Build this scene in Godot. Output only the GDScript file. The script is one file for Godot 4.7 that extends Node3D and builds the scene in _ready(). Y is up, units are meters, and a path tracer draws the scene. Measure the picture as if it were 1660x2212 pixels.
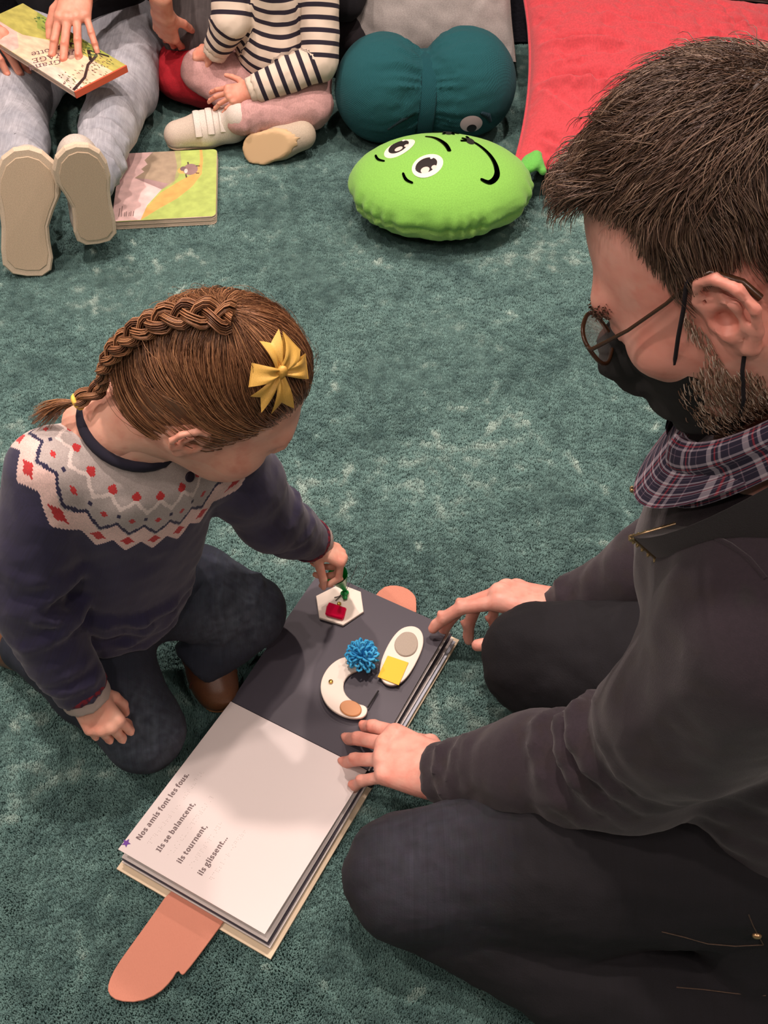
extends Node3D

# ---------------------------------------------------------------- mesh collector
class Geo:
	var v := PackedVector3Array()
	var n := PackedVector3Array()
	var c := PackedColorArray()
	var uv := PackedVector2Array()
	var idx := PackedInt32Array()

	func add(p: Vector3, nn: Vector3, col := Color.WHITE, t := Vector2.ZERO) -> int:
		v.append(p); n.append(nn); c.append(col); uv.append(t)
		return v.size() - 1

	func tri(a: int, b: int, d: int) -> void:
		idx.append(a); idx.append(b); idx.append(d)

	# flat quad a b d e (clockwise seen from the front)
	func quad(a: Vector3, b: Vector3, d: Vector3, e: Vector3, col := Color.WHITE) -> void:
		var nn := (d - a).cross(b - a).normalized()
		if nn == Vector3.ZERO: nn = (e - a).cross(d - a).normalized()
		var i := add(a, nn, col, Vector2(0, 0))
		add(b, nn, col, Vector2(1, 0)); add(d, nn, col, Vector2(1, 1)); add(e, nn, col, Vector2(0, 1))
		tri(i, i + 1, i + 2); tri(i, i + 2, i + 3)

	# a box with chamfered edges, axes in b, half sizes s
	func box(at: Vector3, b: Basis, s: Vector3, bev := 0.002, col := Color.WHITE) -> void:
		var pts := []
		for ax in 3:
			for sg in [-1.0, 1.0]:
				var f := []
				for k in [[-1, -1], [1, -1], [1, 1], [-1, 1]]:
					var l := Vector3.ZERO
					l[ax] = sg * s[ax]
					l[(ax + 1) % 3] = k[0] * (s[(ax + 1) % 3] - bev)
					l[(ax + 2) % 3] = k[1] * (s[(ax + 2) % 3] - bev)
					f.append(at + b * l)
				if sg > 0: f.reverse()
				quad(f[0], f[1], f[2], f[3], col)
				pts.append(f)
		for ax in 3:
			for s1 in [-1.0, 1.0]:
				for s2 in [-1.0, 1.0]:
					var a1 := (ax + 1) % 3
					var a2 := (ax + 2) % 3
					var q := []
					for e in [[-1, 0], [1, 0], [1, 1], [-1, 1]]:
						var l := Vector3.ZERO
						l[ax] = e[0] * (s[ax] - bev)
						l[a1] = s1 * (s[a1] - (0.0 if e[1] == 0 else bev))
						l[a2] = s2 * (s[a2] - (bev if e[1] == 0 else 0.0))
						q.append(at + b * l)
					if s1 * s2 > 0: q.reverse()
					quad(q[0], q[1], q[2], q[3], col)

	# swept round tube with radii; sx, sy squash the section along frame axes
	func tube(path: Array, rad: Array, sides := 8, col := Color.WHITE, up := Vector3.UP, flat := 1.0, cols := []) -> void:
		var m := path.size()
		var base := v.size()
		var t0: Vector3 = (path[1] - path[0]).normalized()
		var nn := up - t0 * up.dot(t0)
		if nn.length() < 0.01: nn = Vector3(1, 0.3, 0.2) - t0 * Vector3(1, 0.3, 0.2).dot(t0)
		nn = nn.normalized()
		for i in m:
			var t: Vector3 = (path[mini(i + 1, m - 1)] - path[maxi(i - 1, 0)])
			t = t.normalized() if t.length() > 1e-9 else t0
			nn = (nn - t * nn.dot(t)).normalized()
			var bb := t.cross(nn)
			var r: float = rad[mini(i, rad.size() - 1)]
			for k in sides:
				var a := TAU * k / sides
				var d := nn * (cos(a) * flat) + bb * sin(a)
				var nd := (nn * cos(a) + bb * (sin(a) * flat)).normalized()
				add(path[i] + d * r, nd, cols[i] if cols else col, Vector2(float(k) / sides, float(i) / (m - 1)))
		for i in m - 1:
			for k in sides:
				var a := base + i * sides + k
				var b := base + i * sides + (k + 1) % sides
				tri(a, a + sides, b); tri(b, a + sides, b + sides)
		for e in [0, m - 1]:
			if rad[mini(e, rad.size() - 1)] < 0.0004: continue
			var t: Vector3 = (path[0] - path[1]).normalized() if e == 0 else (path[m - 1] - path[m - 2]).normalized()
			var ci := add(path[e], t, cols[e] if cols else col)
			for k in sides:
				var a: int = base + e * sides + k
				var b: int = base + e * sides + (k + 1) % sides
				if e == 0: tri(ci, a, b)
				else: tri(ci, b, a)

	# extruded outline: poly in the plane of b.x, b.z, thickness h up b.y, chamfer bev
	func plate(poly: PackedVector2Array, at: Vector3, b: Basis, h: float, bev := 0.001, col := Color.WHITE, uvbox := Rect2()) -> void:
		var m := poly.size()
		var area := 0.0
		for i in m: area += poly[i].cross(poly[(i + 1) % m])
		if area < 0.0: poly = poly.duplicate(); poly.reverse()
		var ins := PackedVector2Array()
		for i in m:
			var p := poly[i]
			var e1 := (p - poly[(i + m - 1) % m]).normalized()
			var e2 := (poly[(i + 1) % m] - p).normalized()
			var nn := (Vector2(-e1.y, e1.x) + Vector2(-e2.y, e2.x)).normalized()
			ins.append(p + nn * bev)
		if uvbox.size == Vector2.ZERO:
			uvbox = Rect2(poly[0], Vector2.ZERO)
			for p in poly: uvbox = uvbox.expand(p)
		var t := Geometry2D.triangulate_polygon(ins)
		for side in 2:
			var base := v.size()
			for p in ins:
				add(at + b * Vector3(p.x, h if side == 0 else 0.0, p.y), b.y * (1.0 if side == 0 else -1.0), col, (p - uvbox.position) / uvbox.size)
			for i in range(0, t.size(), 3):
				var aa := ins[t[i]]; var bb2 := ins[t[i + 1]]; var cc := ins[t[i + 2]]
				var ccw := (bb2 - aa).cross(cc - aa) > 0
				if ccw == (side == 0): tri(base + t[i], base + t[i + 1], base + t[i + 2])
				else: tri(base + t[i], base + t[i + 2], base + t[i + 1])
		var lev := [[ins, h, Vector3(0, 1, 0)], [poly, h - bev, Vector3.ZERO], [poly, bev, Vector3.ZERO], [ins, 0.0, Vector3(0, -1, 0)]]
		for l in 3:
			for i in m:
				var j := (i + 1) % m
				var pa: Vector2 = lev[l][0][i]; var pb: Vector2 = lev[l][0][j]
				var pc: Vector2 = lev[l + 1][0][j]; var pd: Vector2 = lev[l + 1][0][i]
				quad(at + b * Vector3(pa.x, lev[l][1], pa.y), at + b * Vector3(pb.x, lev[l][1], pb.y), at + b * Vector3(pc.x, lev[l + 1][1], pc.y), at + b * Vector3(pd.x, lev[l + 1][1], pd.y), col)

	# a sheet of nu x nv points given by fn(s, t), smooth normals; closed sheets pass both sides
	func sheet(fn: Callable, nu: int, nv: int, flip := false, col_fn = null) -> void:
		var base := v.size()
		for j in nv:
			for i in nu:
				var s := float(i) / (nu - 1); var t := float(j) / (nv - 1)
				var p: Vector3 = fn.call(s, t)
				add(p, Vector3.ZERO, col_fn.call(s, t) if col_fn != null else Color.WHITE, Vector2(s, t))
		var st := idx.size()
		for j in nv - 1:
			for i in nu - 1:
				var a := base + j * nu + i
				if flip: tri(a, a + nu, a + 1); tri(a + 1, a + nu, a + nu + 1)
				else: tri(a, a + 1, a + nu); tri(a + 1, a + nu + 1, a + nu)
		smooth(base, st)

	func smooth(base := 0, st := 0) -> void:
		for i in range(base, v.size()): n[i] = Vector3.ZERO
		for i in range(st, idx.size(), 3):
			var a := idx[i]; var b := idx[i + 1]; var d := idx[i + 2]
			var nn := (v[d] - v[a]).cross(v[b] - v[a])
			n[a] += nn; n[b] += nn; n[d] += nn
		for i in range(base, v.size()):
			n[i] = n[i].normalized() if n[i].length() > 1e-12 else Vector3.UP

	func moved(xf: Transform3D, base := 0) -> void:
		for i in range(base, v.size()):
			v[i] = xf * v[i]
			n[i] = (xf.basis * n[i]).normalized()

	func duplicate_geo() -> Geo:   # part() moves its geometry; a copy keeps this one in place
		var g := Geo.new()
		g.v = v.duplicate(); g.n = n.duplicate(); g.c = c.duplicate(); g.uv = uv.duplicate(); g.idx = idx.duplicate()
		return g

	func mesh() -> ArrayMesh:
		var a := []
		a.resize(Mesh.ARRAY_MAX)
		a[Mesh.ARRAY_VERTEX] = v; a[Mesh.ARRAY_NORMAL] = n; a[Mesh.ARRAY_COLOR] = c; a[Mesh.ARRAY_TEX_UV] = uv; a[Mesh.ARRAY_INDEX] = idx
		var m := ArrayMesh.new()
		m.add_surface_from_arrays(Mesh.PRIMITIVE_TRIANGLES, a)
		return m

# ---------------------------------------------------------------- distance field with smooth joins, meshed as surface nets
class Field:
	var h: float
	var o: Vector3
	var nx: int
	var ny: int
	var nz: int
	var f := PackedFloat32Array()

	func _init(lo: Vector3, hi: Vector3, cell: float) -> void:
		h = cell; o = lo
		nx = int((hi.x - lo.x) / cell) + 2; ny = int((hi.y - lo.y) / cell) + 2; nz = int((hi.z - lo.z) / cell) + 2
		f.resize(nx * ny * nz); f.fill(1.0)

	func span(lo: Vector3, hi: Vector3) -> PackedInt32Array:
		return PackedInt32Array([clampi(int((lo.x - o.x) / h), 0, nx), clampi(int((hi.x - o.x) / h) + 2, 0, nx), clampi(int((lo.y - o.y) / h), 0, ny), clampi(int((hi.y - o.y) / h) + 2, 0, ny), clampi(int((lo.z - o.z) / h), 0, nz), clampi(int((hi.z - o.z) / h) + 2, 0, nz)])

	# tapered capsule; k is the width of the blend, sub carves it away
	func cap(a: Vector3, b: Vector3, ra: float, rb: float, k := 0.01, sub := false) -> void:
		var m := maxf(ra, rb) + k + h * 2.0
		var mv := Vector3(m, m, m)
		var s := span(a.min(b) - mv, a.max(b) + mv)
		var ba := b - a
		var inv := 1.0 / maxf(ba.length_squared(), 1e-12)
		var k4 := 0.25 / k
		for z in range(s[4], s[5]):
			for y in range(s[2], s[3]):
				var i := (z * ny + y) * nx + s[0]
				var p := o + Vector3(s[0], y, z) * h - a
				for x in range(s[0], s[1]):
					var t := clampf(p.dot(ba) * inv, 0.0, 1.0)
					var d := (p - ba * t).length() - ra - (rb - ra) * t
					var e := f[i]
					if sub:
						d = -d
						var w := maxf(k - absf(d - e), 0.0)
						f[i] = maxf(d, e) + w * w * k4
					elif d < m:
						var w := maxf(k - absf(d - e), 0.0)
						f[i] = minf(d, e) - w * w * k4
					i += 1
					p.x += h

	func chain(pts: Array, k := 0.01) -> void:   # [[pos, r], ...]
		for i in pts.size() - 1:
			cap(pts[i][0], pts[i + 1][0], pts[i][1], pts[i + 1][1], k)

	# ellipsoid with radii r along the axes of b
	func ell(at: Vector3, r: Vector3, k := 0.01, b := Basis(), sub := false) -> void:
		var m := maxf(r.x, maxf(r.y, r.z)) + k + h * 2.0
		var ex := Vector3.ZERO
		for ax in 3: ex[ax] = sqrt(pow(b.x[ax] * r.x, 2) + pow(b.y[ax] * r.y, 2) + pow(b.z[ax] * r.z, 2)) + k + h * 2.0
		var s := span(at - ex, at + ex)
		var inv := b.inverse()
		var i1 := Vector3(1.0 / r.x, 1.0 / r.y, 1.0 / r.z)
		var k4 := 0.25 / k
		var st := inv * Vector3(h, 0, 0)
		for z in range(s[4], s[5]):
			for y in range(s[2], s[3]):
				var i := (z * ny + y) * nx + s[0]
				var p := inv * (o + Vector3(s[0], y, z) * h - at)
				for x in range(s[0], s[1]):
					var q := p * i1
					var k0 := q.length()
					var d := k0 * (k0 - 1.0) / maxf((q * i1).length(), 1e-6)
					var e := f[i]
					if sub:
						d = -d
						var w := maxf(k - absf(d - e), 0.0)
						f[i] = maxf(d, e) + w * w * k4
					elif d < m:
						var w := maxf(k - absf(d - e), 0.0)
						f[i] = minf(d, e) - w * w * k4
					i += 1
					p += st

	# removes what lies beyond the plane at, within reach of at
	func cut(at: Vector3, nn: Vector3, reach: float) -> void:
		nn = nn.normalized()
		var rv := Vector3(reach, reach, reach)
		var s := span(at - rv, at + rv)
		for z in range(s[4], s[5]):
			for y in range(s[2], s[3]):
				for x in range(s[0], s[1]):
					var p := o + Vector3(x, y, z) * h - at
					if p.length() < reach:
						var i := (z * ny + y) * nx + x
						f[i] = maxf(f[i], p.dot(nn))

	# appends the surface to g; look(p, n) gives a colour, map(p, n) a texture coordinate, bump(p, n) a displacement along n
	func into(g: Geo, xf := Transform3D(), look = null, map = null, bump = null) -> void:
		var base := g.v.size()
		var st := g.idx.size()
		var cell := PackedInt32Array()
		cell.resize(f.size()); cell.fill(-1)
		var act := PackedInt32Array()
		var lim := h * 3.5
		var dy := nx
		var dz := nx * ny
		for z in nz - 1:
			for y in ny - 1:
				var i := (z * ny + y) * nx - 1
				for x in nx - 1:
					i += 1
					var a := f[i]
					if a > lim or a < -lim: continue
					var b := f[i + 1]; var d := f[i + dy]; var e := f[i + dy + 1]
					var a2 := f[i + dz]; var b2 := f[i + dz + 1]; var d2 := f[i + dz + dy]; var e2 := f[i + dz + dy + 1]
					var sa := a < 0.0
					if sa == (b < 0.0) and sa == (d < 0.0) and sa == (e < 0.0) and sa == (a2 < 0.0) and sa == (b2 < 0.0) and sa == (d2 < 0.0) and sa == (e2 < 0.0): continue
					var sum := Vector3.ZERO
					var cnt := 0
					if sa != (b < 0.0): sum += Vector3(a / (a - b), 0, 0); cnt += 1
					if (d < 0.0) != (e < 0.0): sum += Vector3(d / (d - e), 1, 0); cnt += 1
					if (a2 < 0.0) != (b2 < 0.0): sum += Vector3(a2 / (a2 - b2), 0, 1); cnt += 1
					if (d2 < 0.0) != (e2 < 0.0): sum += Vector3(d2 / (d2 - e2), 1, 1); cnt += 1
					if sa != (d < 0.0): sum += Vector3(0, a / (a - d), 0); cnt += 1
					if (b < 0.0) != (e < 0.0): sum += Vector3(1, b / (b - e), 0); cnt += 1
					if (a2 < 0.0) != (d2 < 0.0): sum += Vector3(0, a2 / (a2 - d2), 1); cnt += 1
					if (b2 < 0.0) != (e2 < 0.0): sum += Vector3(1, b2 / (b2 - e2), 1); cnt += 1
					if sa != (a2 < 0.0): sum += Vector3(0, 0, a / (a - a2)); cnt += 1
					if (b < 0.0) != (b2 < 0.0): sum += Vector3(1, 0, b / (b - b2)); cnt += 1
					if (d < 0.0) != (d2 < 0.0): sum += Vector3(0, 1, d / (d - d2)); cnt += 1
					if (e < 0.0) != (e2 < 0.0): sum += Vector3(1, 1, e / (e - e2)); cnt += 1
					cell[i] = g.add(o + (Vector3(x, y, z) + sum / cnt) * h, Vector3.UP)
					act.append(i)
		for i in act:
			var a := f[i] < 0.0
			for ax in 3:
				var s1 := 1 if ax == 0 else (dy if ax == 1 else dz)
				if a == (f[i + s1] < 0.0): continue
				var u := dy if ax == 0 else (dz if ax == 1 else 1)
				var w := dz if ax == 0 else (1 if ax == 1 else dy)
				if i < u + w: continue
				var q0 := cell[i]; var q1 := cell[i - u]; var q2 := cell[i - u - w]; var q3 := cell[i - w]
				if q1 < 0 or q2 < 0 or q3 < 0: continue
				if a: g.tri(q0, q3, q2); g.tri(q0, q2, q1)
				else: g.tri(q0, q1, q2); g.tri(q0, q2, q3)
		g.smooth(base, st)
		if bump != null:
			for i in range(base, g.v.size()): g.v[i] += g.n[i] * float(bump.call(g.v[i], g.n[i]))
			g.smooth(base, st)
		if look != null:
			for i in range(base, g.v.size()): g.c[i] = look.call(g.v[i], g.n[i])
		if map != null:
			for i in range(base, g.v.size()): g.uv[i] = map.call(g.v[i], g.n[i])
		g.moved(xf, base)

# ---------------------------------------------------------------- nodes
var names := {}
func numbered(called: String) -> String:
	names[called] = names.get(called, -1) + 1
	return called if names[called] == 0 else "%s_%03d" % [called, names[called]]

func thing(called: String, label: String, category: String, at := Vector3.ZERO, group := "") -> Node3D:
	var t := Node3D.new()
	t.name = numbered(called)
	t.position = at
	add_child(t)
	t.set_meta("label", label); t.set_meta("category", category)
	if group: t.set_meta("group", group)
	return t

# commits g as one mesh; g is in world coordinates and is moved into the parent's frame
func part(called: String, g: Geo, m: Material, parent: Node3D, label := "") -> MeshInstance3D:
	var inst := MeshInstance3D.new()
	var off := Vector3.ZERO
	var p: Node = parent
	while p != self:
		off += p.position
		p = p.get_parent()
	for i in g.v.size(): g.v[i] -= off
	inst.mesh = g.mesh()
	inst.material_override = m
	inst.name = called
	parent.add_child(inst, true)
	if label: inst.set_meta("label", label)
	return inst

func solid(called: String, g: Geo, m: Material, label: String, category: String, at: Vector3, group := "") -> MeshInstance3D:
	var inst := MeshInstance3D.new()
	for i in g.v.size(): g.v[i] -= at
	inst.mesh = g.mesh()
	inst.material_override = m
	inst.name = numbered(called)
	inst.position = at
	add_child(inst)
	inst.set_meta("label", label); inst.set_meta("category", category)
	if group: inst.set_meta("group", group)
	return inst

func struct(called: String, g: Geo, m: Material) -> MeshInstance3D:
	var inst := MeshInstance3D.new()
	inst.mesh = g.mesh(); inst.material_override = m; inst.name = called
	add_child(inst)
	inst.set_meta("kind", "structure")
	return inst

# ---------------------------------------------------------------- materials
func srgb(r: int, g: int, b: int) -> Color:   # 0..255 as one reads them from a swatch, to the linear value
	return Color(r / 255.0, g / 255.0, b / 255.0).srgb_to_linear()

func noise(freq: float, oct := 4, sd := 1, kind := FastNoiseLite.TYPE_SIMPLEX_SMOOTH) -> FastNoiseLite:
	var f := FastNoiseLite.new()
	f.noise_type = kind; f.frequency = freq; f.fractal_octaves = oct; f.seed = sd
	f.fractal_type = FastNoiseLite.FRACTAL_FBM if oct > 1 else FastNoiseLite.FRACTAL_NONE
	return f

func noise_tex(f: FastNoiseLite, size := 512, normal := false, bump := 4.0, ramp: Gradient = null) -> NoiseTexture2D:
	var t := NoiseTexture2D.new()
	t.width = size; t.height = size; t.seamless = true; t.noise = f
	t.as_normal_map = normal; t.bump_strength = bump
	if ramp: t.color_ramp = ramp
	return t

func ramp(stops: Array) -> Gradient:
	var g := Gradient.new()
	var off := PackedFloat32Array(); var col := PackedColorArray()
	for s in stops: off.append(s[0]); col.append(s[1])
	g.offsets = off; g.colors = col
	return g

func grey(a: float) -> Color: return Color(a, a, a)

func mat(rough := 0.8, col := Color.WHITE) -> StandardMaterial3D:
	var m := StandardMaterial3D.new()
	m.albedo_color = col; m.roughness = rough; m.vertex_color_use_as_albedo = true
	return m

var weave_n: Texture2D
var weave_c: Texture2D
var knit_n: Texture2D
var denim_c: Texture2D
var skin_n: Texture2D
var skin_c: Texture2D

func woven(kind: String, scale: float, rough := 0.9, depth := 0.5, tint := true) -> StandardMaterial3D:
	var m := mat(rough)
	m.uv1_triplanar = true
	m.uv1_scale = Vector3.ONE * scale
	m.normal_enabled = true
	m.normal_scale = depth
	match kind:
		"fleece": m.normal_texture = weave_n; m.albedo_texture = weave_c
		"knit": m.normal_texture = knit_n
		"denim": m.normal_texture = weave_n; m.albedo_texture = denim_c
		"skin": m.normal_texture = skin_n; m.albedo_texture = skin_c
	return m


# ---------------------------------------------------------------- the scene
const LAMPS := [[-0.22, -1.12, 4.6], [0.40, -1.85, 3.8], [-0.95, -2.30, 5.0], [1.25, -2.2, 3.8], [-1.25, -0.70, 3.2], [1.0, 0.2, 1.6], [-0.4, 0.8, 1.5]]
const FILL_PANELS := [[-1.6, 0.1, 1.3], [1.3, 1.1, 0.9]]  # panels added to raise the fill light on the face of the reader
const CEIL := 2.75

func _ready() -> void:
	# camera
	var cam := Camera3D.new()
	cam.name = "camera"
	cam.fov = 51.52
	cam.near = 0.02
	cam.position = Vector3(0, 1.4, 0)
	cam.rotation_degrees = Vector3(-50, 0, 0)
	add_child(cam)
	cam.current = true
	# environment: a closed room, so the sky hardly counts
	var we := WorldEnvironment.new()
	we.name = "environment"
	var env := Environment.new()
	env.background_mode = Environment.BG_COLOR
	env.background_color = Color(0.05, 0.05, 0.06)
	env.tonemap_mode = Environment.TONE_MAPPER_LINEAR
	env.tonemap_exposure = 1.0
	env.sdfgi_enabled = true; env.ssao_enabled = true; env.ssil_enabled = true
	we.environment = env
	add_child(we)
	for p in FILL_PANELS: added_fill_panel(p[0], p[1], p[2])
	textures()
	room()
	carpet()
	cushions()
	books()
	tactile_book()
	seated_adult()
	striped_child()
	reader()
	girl()

func textures() -> void:
	weave_n = noise_tex(noise(0.09, 3, 3), 512, true, 5.0)
	weave_c = noise_tex(noise(0.03, 4, 5), 512, false, 1.0, ramp([[0.0, grey(0.80)], [1.0, grey(1.0)]]))
	var im := Image.create(256, 256, false, Image.FORMAT_RGB8)
	for y in 256:
		for x in 256:
			var a := 0.5 + 0.5 * sin((x + y) * TAU / 8.0)
			var b := 0.5 + 0.5 * sin(x * TAU / 4.0)
			im.set_pixel(x, y, grey(0.5 + 0.35 * a + 0.15 * b))
	var nm: Image = im.duplicate()
	nm.bump_map_to_normal_map(3.0)
	knit_n = ImageTexture.create_from_image(nm)
	var rng := RandomNumberGenerator.new()
	rng.seed = 11
	var dn := Image.create(512, 512, false, Image.FORMAT_RGB8)
	var warp := PackedFloat32Array()
	for x in 512: warp.append(rng.randf())
	var fn := noise(0.02, 3, 21)
	for y in 512:
		for x in 512:
			var s := 0.5 + 0.5 * sin((x + y) * TAU / 4.0)
			var l := 0.62 + 0.22 * warp[x] + 0.08 * s + 0.10 * rng.randf() + 0.10 * fn.get_noise_2d(x, y * 0.3)
			dn.set_pixel(x, y, grey(clampf(l, 0.0, 1.0)))
	denim_c = ImageTexture.create_from_image(dn)
	skin_n = noise_tex(noise(0.06, 3, 8, FastNoiseLite.TYPE_CELLULAR), 512, true, 2.0)
	skin_c = noise_tex(noise(0.012, 4, 9), 512, false, 1.0, ramp([[0.0, Color(0.90, 0.80, 0.78)], [0.5, Color(0.97, 0.95, 0.94)], [1.0, Color(1, 1, 1)]]))

func wall(called: String, a: Vector3, b: Vector3, col: Color, rough := 0.9) -> void:
	var g := Geo.new()
	g.box((a + b) / 2.0, Basis(), ((b - a) / 2.0).abs(), 0.004, col)
	var m := mat(rough)
	m.uv1_triplanar = true
	m.uv1_scale = Vector3.ONE * 2.0
	m.normal_enabled = true; m.normal_texture = weave_n; m.normal_scale = 0.15
	struct(called, g, m)

func room() -> void:
	var white := srgb(196, 184, 178)
	wall("wall_back", Vector3(-2.6, 0, -2.97), Vector3(2.6, CEIL, -2.85), srgb(26, 27, 36))
	wall("wall_left", Vector3(-2.72, 0, -2.97), Vector3(-2.6, CEIL, 2.6), white)
	wall("wall_right", Vector3(2.6, 0, -2.97), Vector3(2.72, CEIL, 2.6), white)
	wall("wall_front", Vector3(-2.72, 0, 2.6), Vector3(2.72, CEIL, 2.72), white)
	wall("ceiling", Vector3(-2.72, CEIL, -2.97), Vector3(2.72, CEIL + 0.12, 2.72), srgb(236, 228, 222))
	# recessed downlights
	var lens := mat(0.4, Color(1, 0.95, 0.9))
	lens.emission_enabled = true; lens.emission = Color(1.0, 0.86, 0.78); lens.emission_energy_multiplier = 2.0
	var metal := mat(0.35)
	for i in LAMPS.size():
		var l: Array = LAMPS[i]
		var at := Vector3(l[0], CEIL, l[1])
		var t := thing("downlight", "round white recessed ceiling downlight, out of the picture, above " + ["the yellow bow and tactile book", "the middle of the empty carpet", "the picture book at the back", "the coral cushion at the back", "the carpet beyond the left edge", "the right edge near the camera", "the floor behind the camera"][i], "lamp", at, "ceiling downlights")
		var g := Geo.new()
		var ring := []
		for k in 25: ring.append(at + Vector3(cos(k * TAU / 24), 0, sin(k * TAU / 24)) * 0.062 + Vector3(0, -0.006, 0))
		g.tube(ring, [0.008], 8, srgb(230, 228, 225))
		part("trim_ring", g, metal, t)
		g = Geo.new()
		var disc := PackedVector2Array()
		for k in 24: disc.append(Vector2(cos(k * TAU / 24), sin(k * TAU / 24)) * 0.056)
		g.plate(disc, at + Vector3(0, -0.006, 0), Basis(), 0.006, 0.001)
		part("lens", g, lens, t)
		var s := SpotLight3D.new()
		s.name = "light"
		s.light_color = Color(1.0, 0.90, 0.86)
		s.light_energy = l[2]
		s.light_size = 0.055
		s.spot_range = 8.0; s.spot_angle = 62.0; s.spot_attenuation = 2.0; s.spot_angle_attenuation = 0.6
		s.shadow_enabled = true
		s.position = Vector3(0, -0.012, 0)
		s.rotation_degrees = Vector3(-90, 0, 0)
		t.add_child(s)

func carpet() -> void:
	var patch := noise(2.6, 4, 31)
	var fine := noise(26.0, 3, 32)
	var sheen_strokes := noise(3.4, 3, 35)   # thin curved strokes of brushed-pile sheen, painted as lighter colour
	sheen_strokes.fractal_type = FastNoiseLite.FRACTAL_RIDGED
	var dye_and_sheen := func(x: float, z: float) -> Color:  # teal base colour, with the lighter sheen of leaning pile painted in
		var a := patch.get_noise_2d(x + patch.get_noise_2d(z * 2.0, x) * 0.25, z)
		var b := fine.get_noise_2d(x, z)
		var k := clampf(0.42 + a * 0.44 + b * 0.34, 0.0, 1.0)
		var st := sheen_strokes.get_noise_2d(x * 1.4, z) * 0.5 + 0.5
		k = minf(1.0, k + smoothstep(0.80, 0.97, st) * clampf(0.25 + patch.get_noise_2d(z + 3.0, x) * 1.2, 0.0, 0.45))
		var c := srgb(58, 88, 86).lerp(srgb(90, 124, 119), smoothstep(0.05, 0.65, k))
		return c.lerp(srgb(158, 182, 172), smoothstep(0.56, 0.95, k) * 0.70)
	# backing of the carpet
	var g := Geo.new()
	g.box(Vector3(0, -0.059, -0.12), Basis(), Vector3(2.6, 0.05, 2.8), 0.002)
	var fm := mat(1.0)
	fm.uv1_triplanar = true; fm.uv1_world_triplanar = true; fm.uv1_scale = Vector3.ONE * 0.8
	fm.albedo_texture = noise_tex(noise(0.012, 5, 34), 1024, false, 1.0, ramp([[0.0, c8(70, 104, 102)], [0.5, c8(88, 124, 120)], [0.75, c8(104, 140, 134)], [1.0, c8(150, 176, 166)]]))  # lighter stops repeat the pile sheen painted on the tufts
	fm.normal_enabled = true; fm.normal_texture = weave_n; fm.normal_scale = 0.8
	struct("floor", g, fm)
	# cut pile: tufts of short yarn
	var tuft := Geo.new()
	var rng := RandomNumberGenerator.new()
	rng.seed = 5
	for i in 7:
		var a := i * TAU / 7.0 + rng.randf() * 0.6
		var root := Vector3(cos(a), 0, sin(a)) * (0.0011 if i else 0.0)
		var tip := root + Vector3(cos(a) * 0.0022, 0.0085 + rng.randf() * 0.002, sin(a) * 0.0022)
		var side := Vector3(-sin(a), 0, cos(a)) * 0.0011
		var out := Vector3(cos(a), 0, sin(a)) * 0.0009
		var nn := Vector3(cos(a) * 0.5, 0.85, sin(a) * 0.5)
		var b := tuft.add(root - side, nn); tuft.add(root + side, nn); tuft.add(root + out * 1.5, nn)
		tuft.add(tip - side * 0.8, Vector3.UP); tuft.add(tip + side * 0.8, Vector3.UP); tuft.add(tip + out, Vector3.UP)
		for q in [[0, 3, 1], [1, 3, 4], [1, 4, 2], [2, 4, 5], [2, 5, 0], [0, 5, 3], [3, 5, 4]]: tuft.tri(b + q[0], b + q[1], b + q[2])
	var buf := PackedFloat32Array()
	var step := 0.0042
	var lean_n := noise(3.2, 3, 33)
	var count := 0
	var z := -2.84
	while z < -0.16:
		var half := 0.42 + (-0.16 - z) * 0.30
		var x := -half - 0.9
		while x < half + 0.9:
			var thin := absf(x) > half   # sparser, stouter tufts beyond the part in view
			if thin and rng.randf() < 0.55:
				x += step
				continue
			var px := x + (rng.randf() - 0.5) * step
			var pz := z + (rng.randf() - 0.5) * step
			var la := lean_n.get_noise_2d(px, pz) * 5.0 + rng.randf() * 1.2
			var lm := 0.45 * absf(lean_n.get_noise_2d(pz + 7.0, px)) + 0.25 * rng.randf()
			var s := 0.85 + rng.randf() * 0.25
			var ang := rng.randf() * TAU
			var fat := 1.6 if thin else 1.0
			var up := Vector3(cos(la) * lm, 1.0, sin(la) * lm).normalized()
			var bx := Vector3(cos(ang), 0, sin(ang)); bx = (bx - up * bx.dot(up)).normalized()
			var bz := bx.cross(up)
			var col: Color = dye_and_sheen.call(px, pz) * (0.82 + rng.randf() * 0.36)
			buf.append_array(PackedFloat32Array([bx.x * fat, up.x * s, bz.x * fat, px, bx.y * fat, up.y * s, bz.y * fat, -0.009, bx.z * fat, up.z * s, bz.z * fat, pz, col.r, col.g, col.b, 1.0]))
			count += 1
			x += step
		z += step
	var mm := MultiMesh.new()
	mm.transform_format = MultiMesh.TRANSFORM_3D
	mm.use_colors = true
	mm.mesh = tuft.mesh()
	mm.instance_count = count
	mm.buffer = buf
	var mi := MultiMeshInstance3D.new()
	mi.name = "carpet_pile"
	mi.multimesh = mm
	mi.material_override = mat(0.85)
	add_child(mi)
	mi.set_meta("kind", "stuff")
	mi.set_meta("label", "mottled teal green cut pile of the carpet covering the whole floor")
	mi.set_meta("category", "carpet")
	print("tufts ", count)

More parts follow.
